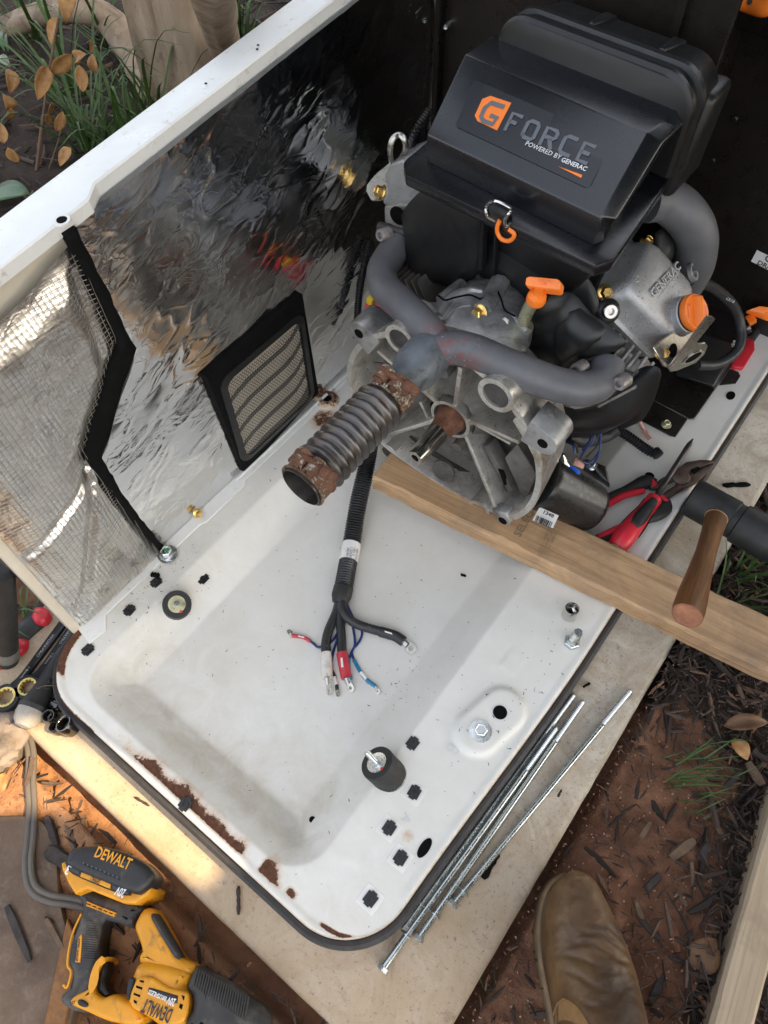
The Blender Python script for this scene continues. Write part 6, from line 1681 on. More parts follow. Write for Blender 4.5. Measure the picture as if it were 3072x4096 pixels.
# carton label hanging below the filter
q = [P(2158, 2028, 0.080), P(2235, 2062, 0.080), P(2212, 2112, 0.074), P(2130, 2080, 0.074)]
bm = B(); prism(bm, q, (0, 0, -0.0006)); ol_ = obj('barcode_label', bm, M['label'], eng, smooth=False)
textobj('label_print', '1348', P(2172, 2054, 0.0808), P(2212, 2072, 0.0808), (0, 0, 1), M['blackprint'], ol_, bold=True)
bm = B(); e_ = P(2148, 2062, 0.0808); f__ = P(2212, 2090, 0.0808); dn = (P(2138, 2084, 0.0785) - e_)
for k_ in range(22):
    a = e_.lerp(f__, k_ / 22); w2 = random.choice((0.0004, 0.0007, 0.0011)); dd = (f__ - e_).normalized() * w2
    hexa(bm, [a, a + dd, a + dd + dn, a + dn, a + V((0, 0, 0.0002)), a + dd + V((0, 0, 0.0002)), a + dd + dn + V((0, 0, 0.0002)), a + dn + V((0, 0, 0.0002))])
obj('barcode', bm, M['blackprint'], ol_, smooth=False)
bm = B(); prism(bm, [P(2110, 2010, 0.05), P(2240, 2055, 0.05), P(2230, 2070, 0.045), P(2100, 2030, 0.045)], (0, 0.01, -0.01)); obj('filter_seat', bm, M['blackmt'], eng)
q = [P(2198, 2012, 0.055), P(2215, 2010, 0.060), P(2240, 2040, 0.062), P(2288, 2060, 0.060), P(2282, 2078, 0.056), P(2240, 2070, 0.055), P(2215, 2045, 0.053)]
bm = B(); prism(bm, q, (0, 0, -0.001)); tl_ = obj('torn_sticker', bm, mat('torn_foil_sticker', (0.13, 0.12, 0.11), 0.35, 0.4), of, smooth=False)
# casting arm that carries the filter, black bracket behind it
bm = B(); hexa(bm, [P(2165, 1985, 0.05), P(2185, 1990, 0.05), P(2290, 1880, 0.055), P(2265, 1868, 0.055), P(2165, 1985, 0.085), P(2180, 1990, 0.085), P(2285, 1880, 0.080), P(2262, 1868, 0.080)]); bevel(bm, 0.003, 2); obj('filter_arm', bm, M['alu'], eng)
bm = B(); hexa(bm, [P(2330, 1880, 0.0), P(2440, 1960, -0.01), P(2430, 1885, 0.0), P(2330, 1830, 0.0), P(2340, 1850, 0.04), P(2440, 1940, 0.02), P(2425, 1865, 0.035), P(2345, 1835, 0.045)]); bevel(bm, 0.003, 2); fb = obj('filter_bracket', bm, M['blackmt'], eng)
c = P(2366, 1862, 0.040); bm = B(); hexbolt(bm, c, (0, -0.3, 1), 0.006, 0.006, fl=0.009); obj('bracket_bolt', bm, M['zinc'], eng)
# loose small wires
for pts, m in (((( 2385, 1715, 0.12), (2370, 1770, 0.10), (2340, 1800, 0.09), (2320, 1835, 0.09)), 'wireblue'), (((2395, 1718, 0.12), (2390, 1780, 0.10), (2345, 1830, 0.09)), 'cable'), (((2405, 1715, 0.12), (2398, 1800, 0.09), (2360, 1850, 0.08), (2330, 1850, 0.085)), 'wireblue'), (((2378, 1718, 0.11), (2360, 1760, 0.10), (2330, 1800, 0.10)), 'wireblue'), (((2262, 1760, 0.10), (2290, 1780, 0.11), (2300, 1815, 0.10)), 'wireblue'), (((2270, 1755, 0.10), (2300, 1775, 0.12), (2312, 1810, 0.10)), 'cable'), (((2402, 1716, 0.12), (2400, 1790, 0.10), (2372, 1862, 0.07), (2340, 1862, 0.085)), 'wireblue')):
    bm = B(); tube(bm, crom([P(*p) for p in pts], 6), 0.0016, 6); obj('sensor_wire', bm, M[m], eng)
bm = B(); tube(bm, crom([P(2270, 1745, 0.08), P(2330, 1765, 0.06), P(2420, 1745, 0.04), P(2470, 1715, 0.05)], 6), 0.011, 12); obj('breather_hose', bm, M['rubber'], eng)
bm = B(); conduit(bm, crom([P(2460, 1712, 0.05), P(2520, 1750, 0.035), P(2590, 1800, 0.015), P(2628, 1818, 0.010)], 10), 0.0075, 0.0052, 0.0012); lathe(bm, P(2626, 1812, 0.012), V((0.8, -0.5, 0)), [(0.0085, -0.006), (0.0095, 0.0), (0.0095, 0.006), (0.004, 0.007)], 16); obj('drain_loom', bm, M['conduit'], eng)
bm = B(); tube(bm, crom([P(2550, 1670, 0.03), P(2575, 1715, 0.012), P(2590, 1735, 0.008)], 5), 0.0028, 8); hexa(bm, [P(2567, 1728, 0.004), P(2580, 1720, 0.004), P(2608, 1752, 0.004), P(2592, 1762, 0.004), P(2567, 1728, 0.012), P(2580, 1720, 0.012), P(2608, 1752, 0.012), P(2592, 1762, 0.012)]); obj('crimp_lead', bm, M['pinkpl'], eng)
bm = B(); prism(bm, [P(2295, 1712, 0.125), P(2380, 1700, 0.125), P(2410, 1710, 0.125), P(2330, 1716, 0.12)], (0, 0, -0.001)); obj('warning_sticker', bm, M['label'], eng, smooth=False)
# black cable loop round the right side
bm = B(); tube(bm, crom([P(2760, 1120, 0.28), P(2850, 1150, 0.22), P(2930, 1220, 0.16), P(2962, 1300, 0.12), P(2960, 1380, 0.10), P(2920, 1430, 0.09), P(2860, 1458, 0.09), P(2790, 1460, 0.10)], 8), 0.0085, 14); bm2 = bm; bc_ = obj('battery_cable', bm2, M['cable'], eng)
textobj('cable_print', 'CE18', P(2902, 1202, 0.195), P(2916, 1222, 0.185), (-0.1, -0.5, 0.85), M['whiteprint'], bc_, ext=0.004)
textobj('cable_print', 'CE18', P(2934, 1392, 0.108), P(2940, 1374, 0.108), (-0.1, -0.4, 0.9), M['whiteprint'], bc_, ext=0.004)
# ================================================================ PLANK under the engine
def board(name, label, cat, corners, th, m, uaxis=None, wear=0.0):
    """corners: near-left, near-right, far-right, far-left of the top face"""
    a, b, c, d = [V(p) for p in corners]
    X = (b - a).normalized(); Z = (b - a).cross(d - a).normalized(); Y = Z.cross(X)
    rot = Matrix((X, Y, Z)).transposed()
    t = None
    L = (b - a).length; W = (d - a).length
    bm = B(); n = 60; rings = []
    for i in range(n + 1):
        x = L * i / n
        def e(k): return 0.0012 * fbm(x * 9, k * 3.1, 5) + wear * 0.004 * max(0, fbm(x * 14, k * 7.7, 2))
        rings.append([V((x, 0.004 + e(0), 0)), V((x, W - 0.004 - e(1), 0)), V((x, W - e(2) * 0.6, -0.004)), V((x, W - e(2) * 0.6, -th + 0.003)), V((x, W - 0.004, -th)), V((x, 0.004, -th)), V((x, e(3), -th + 0.003)), V((x, e(3), -0.004 - abs(e(4))))])
    loft(bm, rings)
    bmesh.ops.recalc_face_normals(bm, faces=bm.faces[:])
    me = bpy.data.meshes.new(name); bm.to_mesh(me); bm.free(); finish(me, m, True, 25)
    o = bpy.data.objects.new(name, me); COL.objects.link(o); o.matrix_world = Matrix.Translation(a) @ rot.to_4x4(); WM[o.name] = o.matrix_world.copy()
    return setlab(o, label, cat), X, Y, Z
nl, nr = P(1490, 1908, 0.040), P(3105, 2700, 0.040)
pX = (nr - nl).normalized(); pY = V((-pX.y, pX.x, 0))
pk, *_ = board('plank', 'long pine plank laid across the pan under the bell housing', 'plank', (nl, nr + pX * 0.12, nr + pX * 0.12 + pY * 0.083, nl + pY * 0.083), 0.037, M['lumber'], wear=1.8)
inkm = mat('faded_ink', (0.21, 0.145, 0.085), 0.8)
def ink(s, u0, v0, u1, v1, h, bold=False):
    textobj('stamp_print', s, P(u0, v0, 0.0402), P(u1, v1, 0.0402), (0, 0, 1), inkm, pk, ext=0.0003, height=h, bold=bold)
ink('SELECT', 2080, 2150, 2150, 2030, 0.012, True)
ink('STD211160423 R', 2160, 2210, 2205, 2110, 0.0045)
ink('381613 ND 287 9', 2175, 2214, 2220, 2116, 0.0045)
ink('13 101 188434 2', 2190, 2218, 2233, 2124, 0.0045)

# ================================================================ TIMBERS at the lower right
a, b = P(2832, 4120, -0.040), P(3120, 3105, -0.040)
d_ = (b - a).normalized(); s_ = V((d_.y, -d_.x, 0))
t2, *_ = board('timber', 'pale weathered timber batten lying on the mulch at the lower right', 'timber', (a + s_ * 0.046 - d_ * 0.05, b + s_ * 0.046, b, a - d_ * 0.05), 0.05, M['lumber2'], wear=0.5)
a2, b2 = P(2972, 4130, -0.062), P(3225, 3250, -0.062)
d2 = (b2 - a2).normalized(); s2 = V((d2.y, -d2.x, 0))
board('board', 'dark red-brown board lying beside the pale timber in the lower right corner', 'board', (a2 + s2 * 0.16, b2 + s2 * 0.16, b2, a2), 0.022, M['redwood'])

# ================================================================ WIRING HARNESS
hz = FLZ
har = thing('wiring_harness', 'black corrugated wiring harness with white tag and fanned lugged cables lying on the pan', 'wiring harness', P(1375, 2300, hz))
pts = crom([P(1490, 1640, 0.10), P(1480, 1760, 0.06), P(1462, 1880, 0.02), P(1430, 2030, -0.003), P(1405, 2180, hz + 0.015), P(1385, 2290, hz + 0.015), P(1368, 2385, hz + 0.016)], 10)
bm = B(); conduit(bm, pts, 0.0140, 0.0044, 0.0011, 18); obj('conduit', bm, M['conduit'], har, ang=80)
# white tag wrapped round the conduit
lp = crom([P(1412, 2150, hz + 0.0158), P(1402, 2195, hz + 0.0155), P(1393, 2240, hz + 0.0153)], 3)
bm = B(); tube(bm, [pts[43], pts[46], pts[50]] if False else [P(1407, 2178, hz + 0.0152), P(1400, 2212, hz + 0.0150), P(1393, 2245, hz + 0.0150)], 0.0157, 22); tg = obj('tag', bm, M['label'], har, ang=80)
for s__, (u0, v0), (u1, v1), h_ in (('4000013000654', (1425, 2196), (1419, 2240), 0.0034), ('REV. B', (1414, 2196), (1409, 2222), 0.0034), ('1-22347', (1402, 2190), (1396, 2230), 0.0038), ('7001963', (1389, 2190), (1384, 2226), 0.0036)):
    textobj('tag_print', s__, P(u0, v0, hz + 0.0312), P(u1, v1, hz + 0.0312), (0, 0, 1), M['blackprint'], tg, height=h_, ext=0.0)
bm = B(); tube(bm, [P(1374, 2352, hz + 0.016), P(1366, 2385, hz + 0.016), P(1362, 2402, hz + 0.015), P(1360, 2412, hz + 0.014)], [0.0158, 0.0160, 0.0135, 0.0125], 20); obj('tape_end', bm, M['rubber'], har)
def hc(u, v, h=0.006): return P(u, v, hz + h)
def cab(name, px, r, m, par=har, n=12):
    bm = B(); tube(bm, crom([hc(*p) for p in px], 8), r, n); return obj(name, bm, M[m], par)
def lug(a, b, w_, m='lug', tilt=0.3, par=har):
    """ring terminal from crimp point a to ring tip b"""
    a, b = V(a), V(b); d = (b - a); L = d.length; d.normalize()
    up_ = (V((0, 0, 1)) + d.cross(V((0, 0, 1))) * tilt).normalized(); s_ = d.cross(up_).normalized(); up_ = s_.cross(d).normalized()
    bm = B(); outer = []
    cr = b - d * w_
    for k_ in range(17):
        q = R_(-100 + 200 * k_ / 16); outer.append(cr + d * (w_ * math.cos(q)) + s_ * (w_ * math.sin(q)))
    outer += dense([cr + s_ * w_ * 0.95 - d * w_ * 0.3, a + s_ * w_ * 0.7, a - s_ * w_ * 0.7, cr - s_ * w_ * 0.95 - d * w_ * 0.3], 3)[:-3]
    plate_with_hole(bm, outer, cr, w_ * 0.42, up_, 0.0012)
    o = obj('ring_terminal', bm, M['lug'], par, ang=40)
    bm = B(); tube(bm, [a - d * 0.002, a + d * min(0.010, L * 0.35)], w_ * 0.62, 12); obj('crimp_barrel', bm, M['lug'], o)
    return o
c1_ = cab('power_cable', ((1358, 2400, .012), (1345, 2450, .008), (1315, 2520, .0075), (1304, 2570, .0075), (1304, 2620, .0075)), 0.0072, 'cable')
cab('white_sleeve', ((1304, 2612, .0082), (1308, 2660, .0082), (1308, 2690, .008), (1309, 2712, .008)), 0.0085, 'wirewhite')
lug(hc(1310, 2715, .012), hc(1316, 2782, .004), 0.0062, tilt=1.4)
cab('power_cable', ((1362, 2400, .010), (1360, 2470, .008), (1365, 2540, .0075), (1368, 2620, .0075)), 0.0070, 'cable')
cab('red_sleeve', ((1367, 2612, .0082), (1376, 2660, .0082), (1382, 2690, .008), (1386, 2712, .008)), 0.0084, 'wirered')
lug(hc(1388, 2716, .010), hc(1408, 2768, .004), 0.0062, tilt=0.9)
bm = B(); hexa(bm, [hc(1362, 2632, .0165), hc(1370, 2630, .0165), hc(1374, 2668, .0165), hc(1365, 2670, .0165), hc(1362, 2632, .017), hc(1370, 2630, .017), hc(1374, 2668, .017), hc(1365, 2670, .017)]); obj('sleeve_tag', bm, M['label'], har)
c3_ = cab('power_cable', ((1366, 2398, .020), (1372, 2440, .020), (1395, 2475, .018), (1435, 2500, .010), (1500, 2520, .0075), (1560, 2535, .0075), (1590, 2552, .0075)), 0.0072, 'cable')
cab('black_sleeve', ((1520, 2526, .0078), (1575, 2542, .0078), (1600, 2556, .0078), (1614, 2566, .0078)), 0.0082, 'cable')
bm = B(); q = [hc(1538, 2522, .0165), hc(1566, 2531, .0165), hc(1570, 2538, .0163), hc(1540, 2529, .0163)]; prism(bm, q, (0, 0, -0.0005)); obj('sleeve_tag', bm, M['label'], har)
lug(hc(1614, 2567, .004), hc(1660, 2610, .003), 0.0088, tilt=0.0)
textobj('cable_print', '11/CB/STB-11/00', hc(1420, 2501, .0148), hc(1522, 2530, .0148), (0, 0, 1), M['greyprint'], c3_, height=0.0042)
textobj('cable_print', 'STB-2', hc(1301, 2580, .0148), hc(1305, 2610, .0148), (0.3, 0, 1), M['greyprint'], c1_, height=0.0042)
cab('thin_wire', ((1372, 2400, .014), (1370, 2470, .004), (1345, 2540, .003), (1318, 2572, .003), (1275, 2588, .003), (1255, 2575, .003), (1240, 2564, .003)), 0.0019, 'wireblue', n=8)
cab('red_sleeve', ((1242, 2565, .003), (1215, 2550, .0032), (1190, 2545, .0032), (1166, 2543, .0032)), 0.0028, 'wirered', n=10)
bm = B(); q = [hc(1192, 2541, .0062), hc(1218, 2547, .0062), hc(1216, 2552, .0062), hc(1192, 2546, .0062)]; prism(bm, q, (0, 0, -0.0004)); obj('sleeve_tag', bm, M['label'], har)
lug(hc(1167, 2543, .003), hc(1153, 2518, .004), 0.0044, tilt=0.8)
cab('thin_wire', ((1376, 2400, .014), (1382, 2480, .004), (1350, 2555, .003), (1330, 2620, .003), (1325, 2680, .003), (1340, 2710, .003)), 0.0019, 'wireblue', n=8)
cab('black_sleeve', ((1326, 2682, .003), (1338, 2705, .003), (1345, 2735, .003), (1350, 2762, .003)), 0.0027, 'cable', n=10)
bm = B(); tube(bm, [hc(1338, 2708, .003), hc(1346, 2740, .003)], 0.0031, 10); obj('white_band', bm, M['label'], har)
lug(hc(1350, 2762, .003), hc(1352, 2786, .003), 0.0042, tilt=0.9)
cab('thin_wire', ((1380, 2400, .014), (1410, 2465, .004), (1446, 2520, .003), (1440, 2560, .003), (1410, 2600, .003), (1395, 2640, .003)), 0.0019, 'wireblue', n=8)
cab('teal_sleeve', ((1395, 2632, .003), (1395, 2670, .003), (1398, 2695, .006), (1404, 2714, .010)), 0.0026, 'wireteal', n=10)
cab('thin_wire', ((1376, 2405, .014), (1405, 2480, .004), (1420, 2570, .0045), (1408, 2610, .003), (1418, 2645, .003)), 0.0019, 'wireblue', n=8)
cab('teal_sleeve', ((1416, 2640, .003), (1440, 2685, .003), (1470, 2722, .003), (1503, 2746, .003)), 0.0029, 'wireteal', n=10)
bm = B(); tube(bm, [hc(1443, 2689, .003), hc(1466, 2717, .003)], 0.0032, 10); obj('white_band', bm, M['label'], har)
lug(hc(1504, 2748, .003), hc(1514, 2776, .003), 0.0042, tilt=0.9)

# ================================================================ RUBBER MOUNTS (standing on the sloping sides)
def mount(label, base, axis, r, h, stud, band=False):
    axis = V(axis).normalized()
    t = thing('rubber_mount', label, 'vibration mount', base, group='rubber mounts standing in the pan')
    bm = B(); lathe(bm, base, axis, [(r * 0.98, 0), (r * 0.98, 0.003), (r, 0.003), (r * 0.97, h * 0.5), (r, h - 0.003), (r * 0.97, h), (r * 0.82, h)], 36); obj('rubber_body', bm, M['rubber'], t)
    bm = B(); lathe(bm, base, axis, [(r * 1.01, -0.0008), (r * 1.01, 0.0018), (r * 0.9, 0.002)], 36); obj('base_plate', bm, M['zinc'], t)
    bm = B(); lathe(bm, base + axis * (h - 0.0005), axis, [(r * 0.60, 0), (r * 0.60, 0.0012), (r * 0.35, 0.0014), (r * 0.33, 0.002), (r * 0.22, 0.002)], 32); w_ = obj('top_plate', bm, M['brasszinc'] if band else M['zinc'], t)
    prof = [(0.0042, 0), (0.0042, 0.003)]
    n = int(stud / 0.0012)
    prof += [(0.0036 if k_ % 2 else 0.0041, 0.003 + 0.0012 * k_) for k_ in range(n)] + [(0.0030, 0.0042 + 0.0012 * n)]
    bm = B(); lathe(bm, base + axis * h, axis, prof, 14); obj('stud', bm, M['zinc'], t, ang=25)
    x, y, _ = frame(axis); bm = B(); c = base + axis * (h + 0.001) + x * (r * 0.2) + y * (r * 0.55); lathe(bm, c, axis, [(0.0022, 0), (0.0022, 0.0004)], 10); obj('red_dot', bm, M['redprint'], w_)
    return t
mount('squat black rubber mount with yellowish top plate tilted on the left slope of the pan', P(708, 2424, -0.012), (0.46, -0.10, 1), 0.0215, 0.028, 0.011, True)
b_ = P(1563, 3108, -0.010); tp = P(1497, 3040, 0.030); mount('tall black rubber mount with long threaded stud standing near the front right of the pan', b_, (tp - b_), 0.0235, 0.040, 0.026)

# ================================================================ SOCKET AND BOLT STANDING ON THE LEDGE
def socket_bm(c, axis, r, h, bore, n=28, waist=None):
    bm = B()
    pr = [(r * 0.97, 0), (r, 0.001), (r, h - 0.001), (r * 0.96, h), (bore * 1.08, h), (bore, h - 0.0012)]
    if waist: pr = [(waist, 0), (waist, h * 0.45), (r, h * 0.55), (r, h - 0.001), (r * 0.96, h), (bore * 1.08, h), (bore, h - 0.0012)]
    lathe(bm, c, axis, pr, n, cap=False)
    return bm
def socket(name, label, c, axis, r, h, m, waist=None, group=None, hexn=6):
    axis = V(axis).normalized(); c = V(c)
    t = thing(name, label, 'socket', c, group=group)
    obj('shell', socket_bm(c, axis, r, h, r * 0.78, waist=waist), M[m], t)
    bm = B(); lathe(bm, c, axis, [(r * 0.80, h - 0.0012), (r * 0.74, h - 0.003), (r * 0.74, h - 0.012), (r * 0.4, h - 0.013), (0.0002, h - 0.013)], hexn, cap=False)
    bm2 = bm; obj('hex_bore', bm2, M[m], t, ang=20)
    bm = B(); lathe(bm, c, axis, [(r * 0.5, h - 0.0128), (r * 0.5, h - 0.0122), (0.0002, h - 0.0122)], 4); obj('drive_hole', bm, M['hole'], t)
    return t
socket('socket', 'bright chrome socket standing on the white ledge above the upturned bolt', P(2275, 2463, 0.001), (0, 0, 1), 0.0105, 0.026, 'chrome')
c = P(2285, 2572, 0.001)
bt_ = thing('hex_bolt', 'zinc hex bolt standing on its head below the chrome socket', 'bolt', c)
bm = B(); lathe(bm, c, (0, 0, 1), [(0.0112, 0), (0.0118, 0.0012), (0.0118, 0.0075), (0.0105, 0.0085)], 6, ph=0.4); obj('head', bm, M['zinc'], bt_)
bm = B(); pr = [(0.0078, 0.008), (0.0068, 0.010), (0.0066, 0.016)] + [(0.0062 if k_ % 2 else 0.0068, 0.016 + 0.001 * k_) for k_ in range(24)] + [(0.0058, 0.041), (0.0002, 0.0411)]
lathe(bm, c, (0.04, 0.02, 1), pr, 20); obj('shank', bm, M['zinc'], bt_, ang=25)

# ================================================================ FOUR LONG STEEL RODS
def rod(label, head, end, thread, washer=0.10, tone='zincgreen'):
    head, end = V(head), V(end); d = (end - head); L = d.length; d.normalize()
    t = thing('threaded_rod', label, 'rod', head, group='long bolts laid along the right edge of the pan')
    r = 0.0044
    bm = B(); lathe(bm, head + d * 0.006, d, [(r, 0), (r, L - thread - 0.006)], 16); obj('shank', bm, M[tone], t)
    n = int(thread / 0.0013); pr = [(r * 1.05, 0), (r * 1.05, 0.0015)] + [(r * 0.86 if k_ % 2 else r * 1.0, 0.0015 + k_ * 0.0013) for k_ in range(n)] + [(r * 0.7, 0.003 + n * 0.0013), (0.0002, 0.003 + n * 0.0013)]
    bm = B(); lathe(bm, head + d * (L - thread), d, pr, 14); obj('thread', bm, M['zinc'], t, ang=25)
    bm = B(); hexbolt(bm, head + d * 0.006, -d, 0.0075, 0.006, ph=random.random()); obj('head', bm, M['zinc'], t)
    if washer:
        bm = B(); ringplate(bm, head + d * (0.006 + washer * L), d, r * 1.02, 0.0090, 0.0013, 24); obj('washer', bm, M['zinc'], t)
    return t
rz = PADZ + 0.0052
rod('long zinc rod lying against the black gasket, inner one of the three side by side', P(1612, 3718, rz), P(2293, 2782, rz), 0.075, 0.075)
rod('long rod of the bunch whose brownish head reaches furthest towards the pad corner', P(1524, 3884, rz + 0.001), P(2222, 2915, rz + 0.007), 0.075, 0.11)
rod('long zinc rod on the outer side of the bunched three', P(1668, 3762, rz), P(2330, 2808, rz), 0.075, 0.075)
rod('lone zinc rod lying apart, nearest the edge of the concrete pad', P(1806, 3624, rz), P(2520, 2765, rz), 0.070, 0.04)

# ================================================================ MALLET
mh0, mh1 = P(2762, 1985, 0.020), P(3130, 2190, 0.030)
hd = (mh1 - mh0).normalized()
ml = thing('mallet', 'black rubber mallet with varnished wooden handle leaning over the plank', 'mallet', P(2860, 2060, 0))
L_ = (mh1 - mh0).length
bm = B(); lathe(bm, mh0, hd, [(0.026, 0), (0.0305, 0.003), (0.0315, 0.010), (0.0315, L_ * 0.5 - 0.006), (0.029, L_ * 0.5 - 0.004), (0.029, L_ * 0.5 + 0.004), (0.0325, L_ * 0.5 + 0.006), (0.0335, L_ - 0.012), (0.031, L_ - 0.003), (0.028, L_)], 40); obj('head', bm, M['rubber'], ml)
h0 = P(2868, 2062, 0.035); h1 = P(2748, 2462, 0.232)
hv = (h1 - h0); HL = hv.length; hdv = hv.normalized()
rot = frame(hdv)
hx_, hy_, _ = rot
rings = []
for i in range(26):
    t_ = i / 25
    r_ = float(np.interp(t_, [0, 0.08, 0.25, 0.45, 0.65, 0.85, 0.97, 1.0], [0.0145, 0.0150, 0.0130, 0.0122, 0.0138, 0.0160, 0.0166, 0.0155]))
    c_ = h0.lerp(h1, t_)
    rings.append([c_ + hx_ * (r_ * 1.12 * math.cos(2 * math.pi * k_ / 24)) + hy_ * (r_ * 0.9 * math.sin(2 * math.pi * k_ / 24)) for k_ in range(24)])
# handle built in its own frame so the grain runs along it
mh = Matrix((hx_, hy_, hdv)).transposed().to_4x4(); mh.translation = h0
inv = mh.inverted(); bm = B(); loft(bm, [[inv @ p for p in r] for r in rings]); bmesh.ops.recalc_face_normals(bm, faces=bm.faces[:])
me = bpy.data.meshes.new('handle'); bm.to_mesh(me); bm.free(); finish(me, M['handle'], True, 40); o = bpy.data.objects.new('handle', me); COL.objects.link(o); o.parent = ml; o.matrix_parent_inverse = WM[ml.name].inverted(); o.matrix_basis = mh; WM[o.name] = mh
bm = B(); loft(bm, [[h1 + (p - h1) * 1.0 for p in rings[-1]], [h1 + (p - h1) * 0.9 + hdv * 0.0015 for p in rings[-1]]]); obj('butt', bm, M['handleend'], ml)
bm = B(); tube(bm, [rings[1][k_] for k_ in range(24)], 0.0012, 6, closed=True); obj('collar', bm, M['lumber'], ml)

# ================================================================ SCREWDRIVER
sdv = thing('screwdriver', 'old flat screwdriver with red and black handle lying across the pliers', 'screwdriver', P(2470, 2170, 0.015))
s0, s1 = P(2625, 1985, 0.024), P(2772, 1755, 0.030)
sd_ = (s1 - s0).normalized(); sx, sy, _ = frame(sd_, (0, 0, 1))
bm = B(); rings = []
for t_, w_, h_ in ((-0.05, 0.0045, 0.0045), (0.0, 0.0048, 0.0048), (0.6, 0.0044, 0.0044), (0.78, 0.0046, 0.0034), (0.9, 0.0044, 0.0020), (1.0, 0.0012, 0.0007)):
    c_ = s0.lerp(s1, t_); rings.append([c_ + sx * (w_ * math.cos(R_(30 * k_))) + sy * (h_ * math.sin(R_(30 * k_))) for k_ in range(12)])
loft(bm, rings); obj('shaft', bm, M['darksteel'], sdv)
g0_, g1_ = P(2622, 1990, 0.024), P(2462, 2192, 0.020)
gd = (g1_ - g0_).normalized(); gx_, gy_, _ = frame(gd, (0, 0, 1)); GL = (g1_ - g0_).length
bm = B(); lathe(bm, g0_, gd, [(0.0090, 0), (0.0125, 0.003), (0.0122, 0.02), (0.0118, 0.032), (0.0150, 0.055), (0.0170, 0.085), (0.0172, GL - 0.02), (0.0150, GL - 0.005), (0.0115, GL)], 24); obj('handle', bm, M['redpl'], sdv)
for k_ in range(3):
    ph = R_(100 + 120 * k_ - 20)
    rows = []
    for i in range(15):
        t_ = 0.012 + (GL - 0.055) * i / 14; r_ = float(np.interp(t_, [0, 0.02, 0.032, 0.055, 0.085, GL], [0.0126, 0.0128, 0.0126, 0.0156, 0.0176, 0.0178])); sp_ = 0.72 * math.sin(math.pi * (0.08 + 0.84 * i / 14)) ** 0.5
        rows.append([g0_ + gd * t_ + (gx_ * math.cos(ph + a) + gy_ * math.sin(ph + a)) * (r_ + 0.0006) for a in (-sp_, -sp_ / 2, 0, sp_ / 2, sp_)])
    bm = B(); loft(bm, rows, closed=False); o = obj('grip_inlay', bm, M['rubber'], sdv, ang=0); o.modifiers.new('thickness', 'SOLIDIFY').thickness = 0.0012
bm = B(); lathe(bm, g1_ - gd * 0.001, gd, [(0.0100, 0), (0.0095, 0.0015), (0.0002, 0.0022)], 16); obj('worn_butt', bm, mat('chalky_end', (0.52, 0.45, 0.34), 0.8, var=0.3, vs_=200), sdv)

# ================================================================ PLIERS
plr = thing('pliers', 'combination pliers with red and black grips under the screwdriver', 'pliers', P(2720, 1920, 0.008))
def flatloft(px, z0, th, bev=0.002):
    bm = B(); prism(bm, [P(u, v, z0) for u, v in px], (0, 0, th)); bevel(bm, bev, 2, 30); return bm
obj('jaw', flatloft(((2700, 1890), (2735, 1865), (2790, 1856), (2842, 1858), (2850, 1866), (2800, 1882), (2752, 1903), (2720, 1935)), 0.006, 0.013), M['pliersteel'], plr)
obj('jaw', flatloft(((2700, 1892), (2715, 1935), (2757, 1905), (2802, 1886), (2850, 1868), (2842, 1885), (2810, 1912), (2775, 1942), (2740, 1962), (2700, 1950)), 0.006, 0.012), M['pliersteel'], plr)
bm = B(); lathe(bm, P(2722, 1912, 0.017), (0, 0, 1), [(0.0150, 0), (0.0150, 0.004), (0.013, 0.005), (0.0002, 0.005)], 28); obj('pivot', bm, M['pliersteel'], plr)
obj('cutter_gap', flatloft(((2762, 1880), (2790, 1868), (2806, 1878), (2775, 1898)), 0.0185, 0.002, 0.0005), M['hole'], plr)
bm = B(); tube(bm, crom([P(2712, 1905, 0.012), P(2660, 1925, 0.012), P(2630, 1945, 0.012), P(2600, 1945, 0.012)], 5), 0.007, 12); obj('shank', bm, M['pliersteel'], plr)
bm = B(); tube(bm, crom([P(2730, 1945, 0.012), P(2690, 1968, 0.012), P(2660, 1990, 0.012), P(2640, 2010, 0.012)], 5), 0.007, 12); obj('shank', bm, M['pliersteel'], plr)
def grip(px, rr, name='grip', m='rubber'):
    pts = crom([P(*p) for p in px], 6); n = len(pts); bm = B(); tube(bm, pts, [float(np.interp(i / (n - 1), np.linspace(0, 1, len(rr)), rr)) for i in range(n)], 16, flat=0.85); return obj(name, bm, M[m], plr)
grip(((2622, 1935, .013), (2590, 1928, .013), (2565, 1935, .013), (2500, 1965, .012), (2440, 1992, .012), (2330, 2060, .012)), (0.009, 0.0125, 0.012, 0.0085, 0.0085, 0.008))
grip(((2575, 1962, .017), (2540, 1970, .017), (2490, 1985, .016), (2440, 2012, .015), (2390, 2040, .015)), (0.0055, 0.006, 0.006, 0.006, 0.005), 'grip_inlay', 'redpl')
grip(((2662, 2002, .013), (2655, 2030, .013), (2630, 2055, .013), (2570, 2080, .012), (2480, 2120, .012), (2360, 2180, .012)), (0.009, 0.0135, 0.012, 0.009, 0.0085, 0.008))
grip(((2622, 2032, .020), (2600, 2050, .020), (2560, 2078, .019), (2470, 2115, .016), (2390, 2150, .016)), (0.004, 0.0055, 0.006, 0.006, 0.005), 'grip_inlay', 'redpl')
for (u, v, z) in ((2612, 1930, .013), (2666, 1996, .013)):
    pass
bm = B(); tube(bm, [P(2608, 1922, 0.018), P(2622, 1945, 0.018)], 0.0045, 10); obj('grip_edge', bm, M['redpl'], plr)
bm = B(); tube(bm, [P(2645, 1984, 0.02), P(2668, 2008, 0.02)], 0.0042, 10); obj('grip_edge', bm, M['redpl'], plr)

